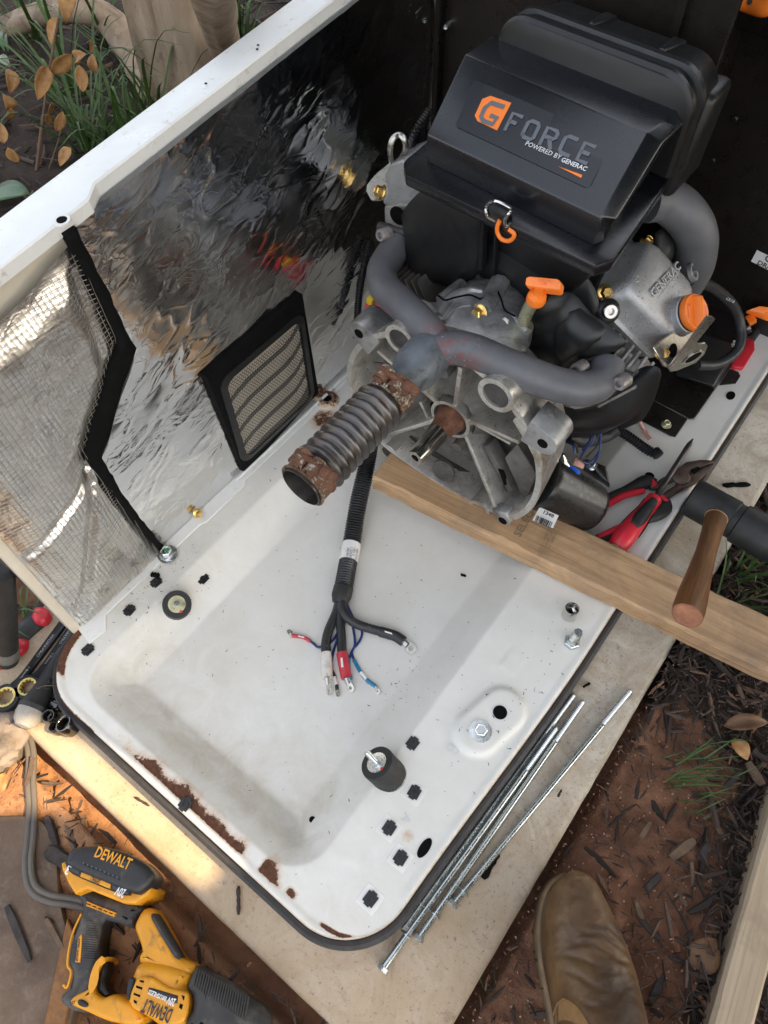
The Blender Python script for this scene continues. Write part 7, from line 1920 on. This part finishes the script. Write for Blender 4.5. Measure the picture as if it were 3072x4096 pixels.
# ================================================================ DRAIN VALVE AND HOSES at the right edge
vz = 0.03
va = thing('drain_valve', 'orange winged handle of a drain valve beyond the red latch', 'valve', P(3010, 1280, vz))
bm = B(); hexa(bm, [P(2978, 1252, vz + .02), P(3010, 1240, vz + .03), P(3085, 1262, vz + .02), P(3075, 1290, vz + .01), P(2985, 1242, vz + .035), P(3040, 1222, vz + .045), P(3095, 1228, vz + .04), P(3050, 1252, vz + .035)]); bevel(bm, 0.003, 2); obj('wing_handle', bm, M['orange'], va)
bm = B(); hexa(bm, [P(2980, 1270, vz), P(3000, 1308, vz), P(3030, 1290, vz), P(3010, 1255, vz), P(2978, 1266, vz + .02), P(2998, 1300, vz + .02), P(3030, 1282, vz + .02), P(3010, 1250, vz + .02)]); bevel(bm, 0.003, 2); obj('handle_foot', bm, M['orange'], va)
bm = B(); lathe(bm, P(2968, 1318, 0.01), (0.6, 0.5, 0.5), [(0.012, 0), (0.014, 0.004), (0.014, 0.014), (0.010, 0.016)], 20); obj('valve_body', bm, M['blackchrome'], va)
bm = B(); tube(bm, crom([P(3000, 1360, 0.0), P(3030, 1320, 0.0), P(3090, 1270, 0.0)], 5), 0.0085, 14); obj('spout', bm, M['darksteel'], va)
bm = B(); tube(bm, crom([P(2990, 1430, -0.03), P(3035, 1475, -0.03), P(3080, 1490, -0.03), P(3180, 1500, -0.03)], 6), 0.013, 16); o = obj('hose', bm, M['rubber']); setlab(o, 'black hose running off the right edge behind the red latch', 'hose')

# ================================================================ TOOLS at the left corner of the pad
wz = PADZ + 0.003
def zw(x, y): return (x * 0.3165, 2350 + y * 0.3165)
def wrench(label, ring, far, rr, ln_text):
    t = thing('ratchet_wrench', label, 'wrench', P(*zw(*ring), wz), group='black ratcheting wrenches on the pad corner')
    c = P(*zw(*ring), wz); f_ = P(*zw(*far), wz); d = (f_ - c).normalized(); s_ = V((-d.y, d.x, 0))
    L = (f_ - c).length + 0.06; up_ = V((0, 0, 1))
    bm = B(); outer = []
    for k_ in range(25):
        a = R_(28 + 304 * k_ / 24); outer.append(c + d * (rr * math.cos(a)) + s_ * (rr * math.sin(a)) + up_ * 0.011)
    plate_with_hole(bm, outer, c + up_ * 0.011, rr * 0.74, up_, 0.011); obj('ring_head', bm, M['wrench'], t)
    bm = B(); r0 = []
    for x, hw, h_ in ((rr * 0.80, rr * 0.46, 0.009), (rr * 1.5, 0.0062, 0.007), (0.045, 0.0058, 0.006), (L, 0.0075, 0.006)):
        c_ = c + d * x
        r0.append([c_ - s_ * hw, c_ + s_ * hw, c_ + s_ * hw * 0.9 + up_ * h_, c_ + s_ * hw * 0.55 + up_ * (h_ - 0.0012), c_ - s_ * hw * 0.55 + up_ * (h_ - 0.0012), c_ - s_ * hw * 0.9 + up_ * h_])
    loft(bm, r0); sh_ = obj('shank', bm, M['wrench'], t, ang=30)
    bm = B(); ringplate(bm, c + up_ * 0.002, (0, 0, 1), rr * 0.60, rr * 0.74, 0.0098, 36)
    for k_ in range(12):
        a = R_(30 * k_); q = c + d * (rr * 0.575 * math.cos(a)) + s_ * (rr * 0.575 * math.sin(a)) + up_ * 0.006; box(bm, q, (rr * 0.09, rr * 0.16, 0.009), Matrix.Rotation(math.atan2(d.y, d.x) + a, 3, 'Z'))
    obj('gear_ring', bm, M['brassring'], t, kind=None)
    for tx, a_, b_, h_ in ln_text:
        textobj('stamped_text', tx, c + d * a_ + up_ * 0.0062 + s_ * 0.002, c + d * b_ + up_ * 0.0062 + s_ * 0.002, (0, 0, 1), M['whiteprint'] if False else mat('wrench_print', (0.30, 0.30, 0.30), 0.5), sh_, height=h_)
    return t
wrench('outer ratcheting wrench whose brass ring sits at the pad corner', (105, 1415), (840, 420), 0.0205, (('14mm', 0.052, 0.033, 0.004), ('WORKPRO', 0.110, 0.070, 0.0045), ('14', 0.150, 0.143, 0.004)))
wrench('inner ratcheting wrench with its brass ring half under the black ratchet handle', (385, 1285), (960, 470), 0.0185, (('13mm', 0.058, 0.040, 0.004), ('WORKPRO', 0.108, 0.075, 0.0045)))
# ratchet handle with grey pommel
rt = thing('ratchet', 'thick black rubber ratchet handle with grey rounded end beside the brass rings', 'ratchet', P(120, 2830, wz))
e0, e1 = P(*zw(830, 790), wz + 0.012), P(*zw(360, 1620), wz + 0.018)
rd = (e1 - e0).normalized(); RLn = (e1 - e0).length
bm = B(); lathe(bm, e0, rd, [(0.008, -0.06), (0.008, 0.0), (0.0115, 0.002), (0.0125, 0.02), (0.0130, 0.045), (0.0150, 0.070), (0.0205, 0.095), (0.0215, RLn * 0.86), (0.0200, RLn - 0.008)], 28); gr = obj('grip', bm, M['rubber'], rt)
bm = B(); lathe(bm, e0, rd, [(0.0198, RLn - 0.009), (0.0195, RLn), (0.0170, RLn + 0.009), (0.0110, RLn + 0.016), (0.0002, RLn + 0.018)], 28); obj('pommel', bm, M['greycap'], rt)
bm = B(); lathe(bm, e0, -rd, [(0.0075, 0), (0.0075, 0.08)], 12); obj('shaft', bm, M['darksteel'], rt)
for k_, (x, y) in enumerate(((700, 1120), (650, 1180), (595, 1250), (545, 1320))):
    a = P(*zw(x - 25, y - 10), wz + 0.030); b = P(*zw(x + 30, y + 30), wz + 0.024); bm = B(); tube(bm, crom([a, a.lerp(b, 0.5) + V((-0.002, -0.003, 0.002)), b], 4), 0.0012, 6); obj('grip_ridge', bm, M['rubber'], gr)
bm = B(); tube(bm, crom([P(*zw(455, 1270), wz + 0.036), P(*zw(490, 1272), wz + 0.037), P(*zw(560, 1242), wz + 0.036), P(*zw(800, 1240), wz + 0.030)], 5), 0.0006, 5); o = obj('dry_straw', bm, M['twig']); setlab(o, 'single pale straw lying across the black ratchet handle', 'straw')
# four dark sockets
def skt(label, top, bot, zt, zb, r, m='blackchrome'):
    a, b = P(*zw(*bot), zb), P(*zw(*top), zt); return socket('socket', label, a, b - a, r, (b - a).length, m, group='dark sockets beside the pad edge')
skt('largest dark socket, leaning with its open end up beside the gasket', (795, 1715), (930, 1790), wz + 0.030, wz + 0.010, 0.0125)
skt('mid-size dark socket standing open end up left of the largest one', (605, 1620), (690, 1665), wz + 0.024, wz + 0.002, 0.0090)
skt('smallest dark socket in front of the largest one', (675, 1755), (760, 1810), wz + 0.018, wz + 0.001, 0.0080)
a, b = P(*zw(650, 1470), wz + 0.009), P(*zw(860, 1545), wz + 0.007)
ts = thing('socket', 'dark stepped socket lying on its side above the other three', 'socket', a, group='dark sockets beside the pad edge')
bm = B(); L_ = (b - a).length; lathe(bm, a, (b - a), [(0.0085, 0), (0.0090, 0.001), (0.0090, L_ * 0.48), (0.0062, L_ * 0.56), (0.0062, L_ - 0.001), (0.0058, L_), (0.0040, L_), (0.0038, L_ - 0.006), (0.0002, L_ - 0.006)], 28); obj('shell', bm, M['blackchrome'], ts)
# red and black pliers / cutters off the pad at the left edge
tb = thing('cutters', 'red and black handled cutters lying in the grass behind the pad corner', 'cutters', P(90, 2540, -0.08))
def gp_(px, r, m, name): 
    pts = crom([P(*zw(*p[:2]), p[2]) for p in px], 6); n = len(pts); bm = B(); tube(bm, pts, [float(np.interp(i / (n - 1), np.linspace(0, 1, len(r)), r)) for i in range(n)], 16, flat=0.8); return obj(name, bm, M[m], tb)
gp_(((180, 720, -.05), (330, 560, -.05), (480, 440, -.05), (560, 370, -.05)), (0.018, 0.020, 0.019, 0.016), 'rubber', 'grip')
gp_(((480, 400, -.045), (530, 365, -.042), (590, 330, -.045)), (0.014, 0.019, 0.014), 'redpl', 'grip_end')
gp_(((180, 830, -.05), (230, 760, -.045), (290, 690, -.05)), (0.012, 0.017, 0.013), 'redpl', 'grip_end')
gp_(((150, 590, -.05), (190, 540, -.045), (265, 480, -.05)), (0.008, 0.011, 0.008), 'orange', 'grip_stripe')
gp_(((290, 470, -.06), (420, 330, -.06), (540, 220, -.06)), (0.006, 0.007, 0.006), 'wrench', 'arm')
gp_(((620, 350, -.06), (700, 270, -.06), (760, 200, -.06)), (0.007, 0.008, 0.007), 'chrome', 'shaft')
gp_(((-30, 1010, -.05), (10, 930, -.045), (70, 880, -.05)), (0.012, 0.015, 0.012), 'redpl', 'grip_end')
gp_(((-40, 760, -.05), (-5, 710, -.045), (25, 660, -.05)), (0.009, 0.010, 0.009), 'orange', 'grip_stripe')
tb2 = thing('tool_handle', 'thick black handle with a strip of grey tape standing at the left edge', 'handle', P(20, 2600, -0.05))
pts = crom([P(*zw(90, 920), -0.03), P(*zw(75, 600), 0.03), P(*zw(60, 300), 0.08), P(*zw(20, -200), 0.16)], 6); bm = B(); tube(bm, pts, 0.0165, 18); obj('shaft', bm, M['rubber'], tb2)
q = [P(*zw(*p), -0.004) for p in ((35, 810), (110, 780), (125, 885), (45, 915))]
bm = B(); tube(bm, [pts[1], pts[3]], 0.0172, 18); obj('tape_band', bm, mat('grey_tape', (0.14, 0.135, 0.12), 0.4, 0.2), tb2)
# cord
bm = B(); cp = [P(u, v, z) for u, v, z in ((105, 2925, -0.06), (125, 3020, -0.06), (122, 3120, -0.059), (128, 3230, -0.058), (122, 3350, -0.055), (112, 3450, -0.053), (128, 3545, -0.053), (190, 3590, -0.057), (300, 3610, -0.065), (400, 3640, -0.07))]
pp = crom(cp, 8); sd2 = [((pp[min(i + 1, len(pp) - 1)] - pp[max(i - 1, 0)]).normalized().cross(V((0, 0, 1)))).normalized() * 0.0037 for i in range(len(pp))]
cdt = thing('extension_cord', 'flat grey twin cord looping from the pad corner to under the yellow saw', 'cord', pp[0])
bm = B(); tube(bm, [p + s_ for p, s_ in zip(pp, sd2)], 0.0042, 10); obj('conductor', bm, M['cord'], cdt)
bm = B(); tube(bm, [p - s_ for p, s_ in zip(pp, sd2)], 0.0042, 10); obj('conductor', bm, M['cord'], cdt)
# ================================================================ RECIPROCATING SAW lying on the ground
saw = thing('power_saw', 'yellow and black cordless reciprocating saw lying at the lower left', 'power saw', P(400, 3750, -0.095))
def zs(x, y): return (x * 0.5425, 3300 + y * 0.5425)
SZ = -0.022                      # upper side of the body
def slab_part(name, px, ztop, depth, m, par=None, bev=0.006, seg=3, smooth=2, taper=1.0):
    pts = [P(*zs(*p), ztop) for p in px]
    if smooth > 1: pts = crom(pts, smooth, True)
    cu = bpy.data.curves.new(name, 'CURVE'); cu.dimensions = '2D'; cu.fill_mode = 'BOTH'
    sp2 = cu.splines.new('POLY'); sp2.points.add(len(pts) - 1); sp2.use_cyclic_u = True
    for q, p in zip(sp2.points, pts): q.co = (p.x, p.y, 0, 1)
    bev = min(bev, depth * 0.45)
    cu.extrude = depth / 2 - bev; cu.bevel_depth = bev; cu.bevel_resolution = seg; cu.offset = -bev
    to = bpy.data.objects.new(name, cu); me = bpy.data.meshes.new_from_object(to); bpy.data.objects.remove(to); bpy.data.curves.remove(cu)
    bm = B(); bm.from_mesh(me); bpy.data.meshes.remove(me)
    bmesh.ops.remove_doubles(bm, verts=bm.verts[:], dist=1e-6)
    for v in bm.verts: v.co.z += ztop - depth / 2
    return obj(name, bm, m if not isinstance(m, str) else M[m], par or saw, ang=50)
def cw_(pts):
    s = 0
    for i, p in enumerate(pts):
        q = pts[(i + 1) % len(pts)]; s += (q.x - p.x) * (q.y + p.y)
    return s < 0
# handle: two-piece loop (grip limb, neck under the battery, front limb, lower bridge)
slab_part('grip', ((560, 510), (600, 590), (590, 650), (545, 780), (510, 900), (495, 1030), (525, 1080), (510, 1200), (440, 1250), (440, 1300), (470, 1340), (620, 1390), (700, 1250), (690, 1120), (720, 990), (715, 900), (740, 790), (775, 700), (960, 760), (985, 740), (1000, 670), (1060, 620), (1000, 560), (830, 540), (640, 470)), SZ - 0.006, 0.050, 'blacktool', bev=0.009, smooth=2)
slab_part('front_limb', ((1000, 700), (1050, 620), (1110, 612), (1140, 650), (1250, 850), (1330, 980), (1440, 1030), (1400, 1120), (1250, 1120), (1020, 1010), (1040, 930), (1010, 830), (985, 760)), SZ, 0.056, 'yellowtool', bev=0.009)
slab_part('limb_rubber', ((1100, 690), (1140, 650), (1250, 830), (1330, 970), (1290, 990), (1220, 900)), SZ + 0.001, 0.03, 'blacktool', bev=0.006)
slab_part('lower_bridge', ((560, 1250), (660, 1200), (690, 1130), (690, 1060), (720, 1010), (775, 970), (782, 985), (735, 1030), (705, 1100), (690, 1180), (700, 1240), (760, 1275), (830, 1250), (930, 1290), (990, 1330), (1060, 1420), (1000, 1480), (800, 1450), (640, 1380), (525, 1330), (515, 1290)), SZ - 0.002, 0.050, 'yellowtool', bev=0.006)
slab_part('trigger', ((760, 1020), (790, 1010), (790, 1080), (770, 1150), (785, 1210), (815, 1245), (780, 1272), (715, 1250), (690, 1205), (705, 1120), (735, 1045)), SZ - 0.014, 0.028, 'blackpl', bev=0.005)
slab_part('lock_button', ((575, 1290), (600, 1287), (640, 1310), (645, 1335), (620, 1345), (580, 1330), (568, 1308)), SZ + 0.001, 0.02, 'blackpl', bev=0.002)
# yellow motor housing
body = slab_part('body', ((980, 1080), (1020, 1020), (1120, 1010), (1250, 1030), (1400, 1090), (1370, 1180), (1400, 1260), (1395, 1370), (1350, 1500), (1200, 1500), (1080, 1420), (990, 1370), (935, 1310), (935, 1220)), SZ + 0.006, 0.066, 'yellowtool', bev=0.012, seg=4)
slab_part('badge_plate', ((1010, 1130), (1050, 1112), (1130, 1122), (1240, 1195), (1370, 1225), (1392, 1270), (1380, 1390), (1330, 1470), (1230, 1470), (1130, 1420), (1000, 1370), (950, 1300), (975, 1200)), SZ + 0.011, 0.012, 'yellowtool', body, bev=0.004)
for q in (((1025, 1142), (1062, 1148), (1058, 1165), (1030, 1158)), ((1002, 1182), (1050, 1198), (1046, 1216), (1000, 1200)), ((985, 1235), (1035, 1255), (1030, 1272), (982, 1252)), ((982, 1285), (1010, 1302), (1005, 1322), (985, 1310)), ((1335, 1252), (1362, 1262), (1356, 1300), (1345, 1282)), ((1325, 1315), (1350, 1325), (1338, 1365), (1318, 1345))):
    slab_part('vent_slot', q, SZ + 0.0118, 0.006, 'hole', body, bev=0.001, seg=1, smooth=1)
slab_part('side_vent', ((950, 1130), (985, 1128), (990, 1160), (950, 1280), (930, 1280), (935, 1200)), SZ + 0.0085, 0.01, 'blackpl', body, bev=0.002)
slab_part('name_plate', ((1098, 1198), (1130, 1205), (1312, 1260), (1305, 1318), (1100, 1242), (1088, 1220)), SZ + 0.0122, 0.004, 'blackpl', body, bev=0.001, seg=1, smooth=1)
zt = SZ + 0.0124
def st(s, a, b, m, h=None, par=body, z=zt, bold=False):
    textobj('print', s, P(*zs(*a), z), P(*zs(*b), z), (0, 0, 1), M[m], par, height=h, bold=bold)
st('20V', (1300, 1285), (1242, 1265), 'whiteprint', 0.0075, bold=True)
st('BRUSHLESS', (1232, 1268), (1102, 1213), 'whiteprint', 0.0045, bold=True)
st('DEWALT', (1278, 1362), (1072, 1280), 'blackprint', 0.0135, bold=True)
st('8', (555, 1315), (548, 1290), 'blackprint', z=SZ - 0.0018, par=saw)
# dark ribbed nose boot running off the frame
slab_part('nose_boot', ((1400, 1090), (1445, 1035), (1560, 1100), (1700, 1170), (1850, 1290), (1980, 1420), (1900, 1650), (1600, 1680), (1340, 1510), (1395, 1370), (1400, 1260), (1355, 1200)), SZ + 0.012, 0.078, 'blacktool', bev=0.018, seg=5)
for k_ in range(22):
    x0 = 1455 + 18 * k_
    bm = B(); tube(bm, [P(*zs(x0, 1060 + 10 * k_), SZ + 0.0085), P(*zs(x0 - 14, 1120 + 11 * k_), SZ + 0.0125), P(*zs(x0 - 30, 1190 + 12 * k_), SZ + 0.0125)], 0.0011, 6); obj('rubber_rib', bm, M['blacktool'], saw)
for k_ in range(17):
    y0 = 715 + 17 * k_
    bm = B(); tube(bm, crom([P(*zs(640 - 1.5 * k_, y0 - 5), SZ - 0.0065), P(*zs(685, y0 + 4), SZ - 0.0055), P(*zs(728 - 1.0 * k_, y0 + 2), SZ - 0.0085)], 3), 0.0012, 6); obj('grip_rib', bm, M['blacktool'], saw)
# yellow piping and print on the grip
bm = B(); tube(bm, crom([P(*zs(*p), SZ - 0.009) for p in ((600, 655), (545, 775), (512, 900), (498, 1030), (524, 1078), (512, 1150), (490, 1200), (466, 1178))], 4), 0.0014, 8); obj('piping', bm, M['yellowtool'], saw)
slab_part('brushless_patch', ((600, 800), (605, 830), (590, 1015), (550, 1010), (560, 960), (572, 840)), SZ - 0.0045, 0.003, 'yellowtool', bev=0.0008, seg=1, smooth=1)
st('BRUSHLESS', (572, 1004), (590, 836), 'blackprint', 0.008, par=saw, z=SZ - 0.0042, bold=True)
slab_part('vent_bar', ((648, 572), (852, 655), (845, 668), (645, 585)), SZ - 0.0045, 0.003, 'hole', bev=0.0006, seg=1, smooth=1)
for k_ in range(5):
    x = 672 + 40 * k_; y = 582 + 16.5 * k_
    slab_part('vent_rib', ((x, y), (x + 14, y + 6), (x + 9, y + 17), (x - 5, y + 11)), SZ - 0.0035, 0.003, 'yellowtool', bev=0.0006, seg=1, smooth=1)
bm = B(); tube(bm, [P(*zs(640, 568), SZ - 0.0045), P(*zs(858, 655), SZ - 0.0045), P(*zs(846, 672), SZ - 0.0045), P(*zs(640, 590), SZ - 0.0045)], 0.0010, 6, closed=True); obj('vent_rim', bm, M['yellowtool'], saw)
# battery
BZ_ = SZ + 0.028
slab_part('battery_base', ((448, 280), (470, 270), (960, 470), (1110, 440), (1115, 460), (1090, 520), (1040, 545), (1000, 582), (900, 575), (640, 470), (550, 510), (500, 430), (455, 330)), BZ_ - 0.012, 0.070, 'yellowtool', bev=0.004, smooth=1)
bat = slab_part('battery', ((480, 235), (500, 185), (560, 155), (700, 150), (850, 175), (1040, 260), (1120, 340), (1125, 400), (1040, 490), (960, 500), (700, 400), (480, 300)), BZ_ + 0.006, 0.055, 'blackbatt', bev=0.010, seg=4)
slab_part('battery_bumper', ((478, 250), (520, 235), (580, 275), (720, 320), (870, 400), (930, 400), (975, 440), (950, 495), (900, 515), (600, 395), (490, 330)), BZ_ - 0.0005, 0.02, 'blackpl', bat, bev=0.005)
q = ((500, 262), (560, 285), (590, 345), (575, 360), (492, 325), (486, 300)); slab_part('battery_label', q, BZ_ + 0.0006, 0.003, mat('battery_grey', (0.028, 0.03, 0.04), 0.4), bat, bev=0.0006, seg=1, smooth=1)
q = ((600, 345), (820, 432), (810, 470), (590, 380)); slab_part('battery_stripe', q, BZ_ + 0.0006, 0.003, 'yellowtool', bat, bev=0.0006, seg=1, smooth=1)
q = ((825, 440), (880, 448), (940, 480), (930, 512), (830, 470)); slab_part('battery_label', q, BZ_ + 0.0006, 0.003, mat('battery_grey', (0.028, 0.03, 0.04), 0.4), bat, bev=0.0006, seg=1, smooth=1)
zb = BZ_ + 0.0012
st('3', (532, 300), (508, 290), 'whiteprint', par=bat, z=zb, h=0.0115, bold=True)
st('AH', (543, 292), (530, 287), 'whiteprint', par=bat, z=zb, h=0.003)
st('DEWALT', (742, 405), (672, 378), 'blackprint', par=bat, z=zb, h=0.0062, bold=True)
st('20V', (934, 478), (868, 452), 'whiteprint', par=bat, z=zb, h=0.010, bold=True)
textobj('print', 'DEWALT', P(*zs(692, 232), BZ_ + 0.0068), P(*zs(948, 330), BZ_ + 0.0068), (0, 0, 1), M['yellowtool'], bat, height=0.0125, bold=True)
for k_ in range(9):
    for r_ in range(2):
        x = 612 + 31 * k_ + 6 * r_; y = 272 + 13 * k_ + 16 * r_
        slab_part('grip_dot', ((x, y), (x + 10, y + 4), (x + 7, y + 13), (x - 3, y + 9)), BZ_ + 0.0075, 0.003, 'blackpl' if r_ else 'greyprint', bat, bev=0.0006, seg=1, smooth=1)

# ================================================================ WORK BOOT
bo = thing('work_boot', 'worn brown leather pull-on boot standing on the clay at the bottom', 'boot', P(2340, 3900, GZ))
def zb_(x, y): return (1900 + x * 0.7065, 2900 + y * 0.7065)
zs_ = -0.063
Lp = [(505, 832), (440, 862), (392, 915), (362, 985), (344, 1070), (336, 1180), (342, 1290), (358, 1400), (378, 1500), (400, 1610), (420, 1720), (440, 1850), (470, 2000), (520, 2120)]
Rp = [(560, 828), (618, 838), (668, 870), (708, 925), (745, 1000), (785, 1085), (830, 1180), (868, 1280), (898, 1380), (920, 1500), (935, 1610), (945, 1720), (950, 1850), (945, 2000), (900, 2120)]
Lw = crom([P(*zb_(*p), zs_) for p in Lp], 4); Rw = crom([P(*zb_(*p), -0.045) for p in Rp], 4)
N_ = 110
def samp(pts, t):
    L = [0.0]
    for a, b in zip(pts[:-1], pts[1:]): L.append(L[-1] + (b - a).length)
    s = t * L[-1]
    for i in range(len(pts) - 1):
        if L[i + 1] >= s: return pts[i].lerp(pts[i + 1], (s - L[i]) / max(1e-9, L[i + 1] - L[i]))
    return pts[-1]
vs, fs, sc = [], [], []
NA = 44
for i in range(N_):
    t_ = i / (N_ - 1); l_ = samp(Lw, t_); r_ = samp(Rw, t_)
    l_ = l_.copy(); r_ = r_.copy(); l_.z = r_.z = -0.053
    ins = 0.010 * (1 - 0.5 * t_)
    d = (r_ - l_); W = d.length; d.normalize(); l2 = l_ + d * min(ins, W * 0.4); r2 = r_ - d * min(ins * 0.2, W * 0.3)
    m_ = (l2 + r2) / 2; hw = (r2 - l2).length / 2
    hgt = float(np.interp(t_, [0, 0.03, 0.10, 0.25, 0.45, 0.60, 0.78, 1.0], [0.010, 0.030, 0.046, 0.056, 0.066, 0.088, 0.125, 0.150]))
    for k_ in range(NA):
        a = math.pi * k_ / (NA - 1)
        ex = 0.80
        x = -math.copysign(abs(math.cos(a)) ** ex, math.cos(a)); z = math.sin(a) ** 0.85
        p = m_ + d * (hw * x); p.z = -0.055 + hgt * z
        # creases across the vamp
        cr_ = 0.0
        for (tc, am, wd) in ((0.36, 0.0030, 0.014), (0.40, 0.0042, 0.012), (0.44, 0.0048, 0.012), (0.485, 0.0036, 0.011), (0.54, 0.0042, 0.014), (0.60, 0.0034, 0.012)):
            tt = t_ + 0.035 * math.sin(3.0 * x + tc * 20) + 0.02 * fbm(x * 2, tc * 9)
            cr_ -= am * math.exp(-((tt - tc) / wd) ** 2) * (0.4 + 0.6 * math.sin(a))
        cr_ += 0.0022 * fbm(p.x * 34, p.y * 34, 1.0) + 0.0012 * fbm(p.x * 90, p.y * 60, 4.0)
        p.z += cr_ * math.sin(a)
        vs.append(p); sc.append(sstep(0.20, 0.05, t_) * 0.9 * sstep(0.2, 0.7, math.sin(a)) + 0.45 * sstep(0.5, 0.2, t_) * (1 - math.sin(a)) )
fs = [(i * NA + k_, i * NA + k_ + 1, (i + 1) * NA + k_ + 1, (i + 1) * NA + k_) for i in range(N_ - 1) for k_ in range(NA - 1)]
fs.append(tuple(range(NA)))
up_ = pobj('upper', vs, fs, M['leather'], bo, ang=0); floatattr(up_, 'scuff', sc)
# sole and welt following the outline
def outl(off, z):
    pts = []
    for i in range(40): pts.append(samp(Lw, 1 - i / 39).copy())
    for i in range(40): pts.append(samp(Rw, i / 39).copy())
    out = []
    for i, p in enumerate(pts):
        t_ = (pts[(i + 1) % len(pts)] - pts[i - 1]); n_ = V((-t_.y, t_.x, 0)).normalized(); q = p + n_ * off; q.z = z; out.append(q)
    return out
bm = B(); loft(bm, [outl(0.0, GZ - 0.003), outl(0.001, GZ + 0.004), outl(0.0, -0.063), outl(-0.001, -0.0595), outl(-0.0025, -0.0585)]); obj('sole', bm, M['sole'], bo, ang=50)
bm = B(); loft(bm, [outl(-0.001, -0.061), outl(-0.0015, -0.0555), outl(-0.004, -0.0535), outl(-0.009, -0.0535)]); obj('welt', bm, mat('welt_leather', (0.14, 0.085, 0.04), 0.6, var=0.3, vs_=40), bo, ang=50)
bm = B(); tube(bm, outl(-0.0062, -0.0532), 0.0009, 5, closed=True); obj('stitching', bm, mat('welt_thread', (0.10, 0.055, 0.022), 0.7), bo)
# shaft rising over the ankle and the elastic panel at its side
ci = samp(Lw, 1.0).lerp(samp(Rw, 1.0), 0.5)
bm = B(); rings = []
for (z, du, rx, ry) in ((-0.055, 0.20, 0.042, 0.070), (0.0, 0.205, 0.046, 0.074), (0.06, 0.215, 0.048, 0.068), (0.14, 0.225, 0.052, 0.062), (0.20, 0.23, 0.055, 0.062)):
    toe = P(2310, 3500, -0.055); fd_ = (P(2395, 4096, -0.055) - toe); fd_.z = 0; fd_.normalize()
    c_ = toe + fd_ * (du + 0.02); c_.z = z; sd_ = V((-fd_.y, fd_.x, 0)); rings.append([c_ + sd_ * (rx * math.cos(2 * math.pi * k_ / 28)) + fd_ * (ry * math.sin(2 * math.pi * k_ / 28)) for k_ in range(28)])
loft(bm, rings); sf = obj('shaft', bm, M['leather'], bo, ang=0); floatattr(sf, 'scuff', [0.3] * len(sf.data.vertices))
gpx = [(440, 1720), (445, 1640), (465, 1580), (500, 1550), (540, 1565), (590, 1610), (640, 1690), (660, 1760)]
pts_t = []
from mathutils.bvhtree import BVHTree
bv = BVHTree.FromPolygons([v for v in vs], [f for f in fs if len(f) == 4])
for p in dense([V((x, y, 0)) for x, y in gpx], 4)[:-4]:
    u, v = zb_(p.x, p.y); r = ray(u, v).normalized(); h = bv.ray_cast(CAM, r)[0]
    if h is not None: pts_t.append(h - r * 0.0006)
if len(pts_t) > 4:
    bm = B(); tube(bm, pts_t, 0.0012, 6); obj('gore_seam', bm, M['gore'], bo)
    rows = []
    L2 = len(pts_t) // 2
    rows_px = []
    for j in range(9):
        row = []
        for i in range(9):
            x = 455 + (640 - 455) * i / 8; ytop = float(np.interp(x, [440, 465, 500, 540, 590, 640], [1650, 1585, 1558, 1572, 1618, 1698])); y = ytop + (1780 - ytop) * j / 8
            u, v = zb_(x, y); r = ray(u, v).normalized(); h = bv.ray_cast(CAM, r)[0]
            row.append((h - r * 0.0008) if h is not None else None)
        if all(q is not None for q in row): rows.append(row)
    if len(rows) > 2:
        bm = B(); loft(bm, rows, closed=False); obj('elastic_gore', bm, M['gore'], bo, ang=0)
print('objects', len(bpy.data.objects), 'tris', sum(len(o.data.polygons) for o in bpy.data.objects if o.type == 'MESH'))
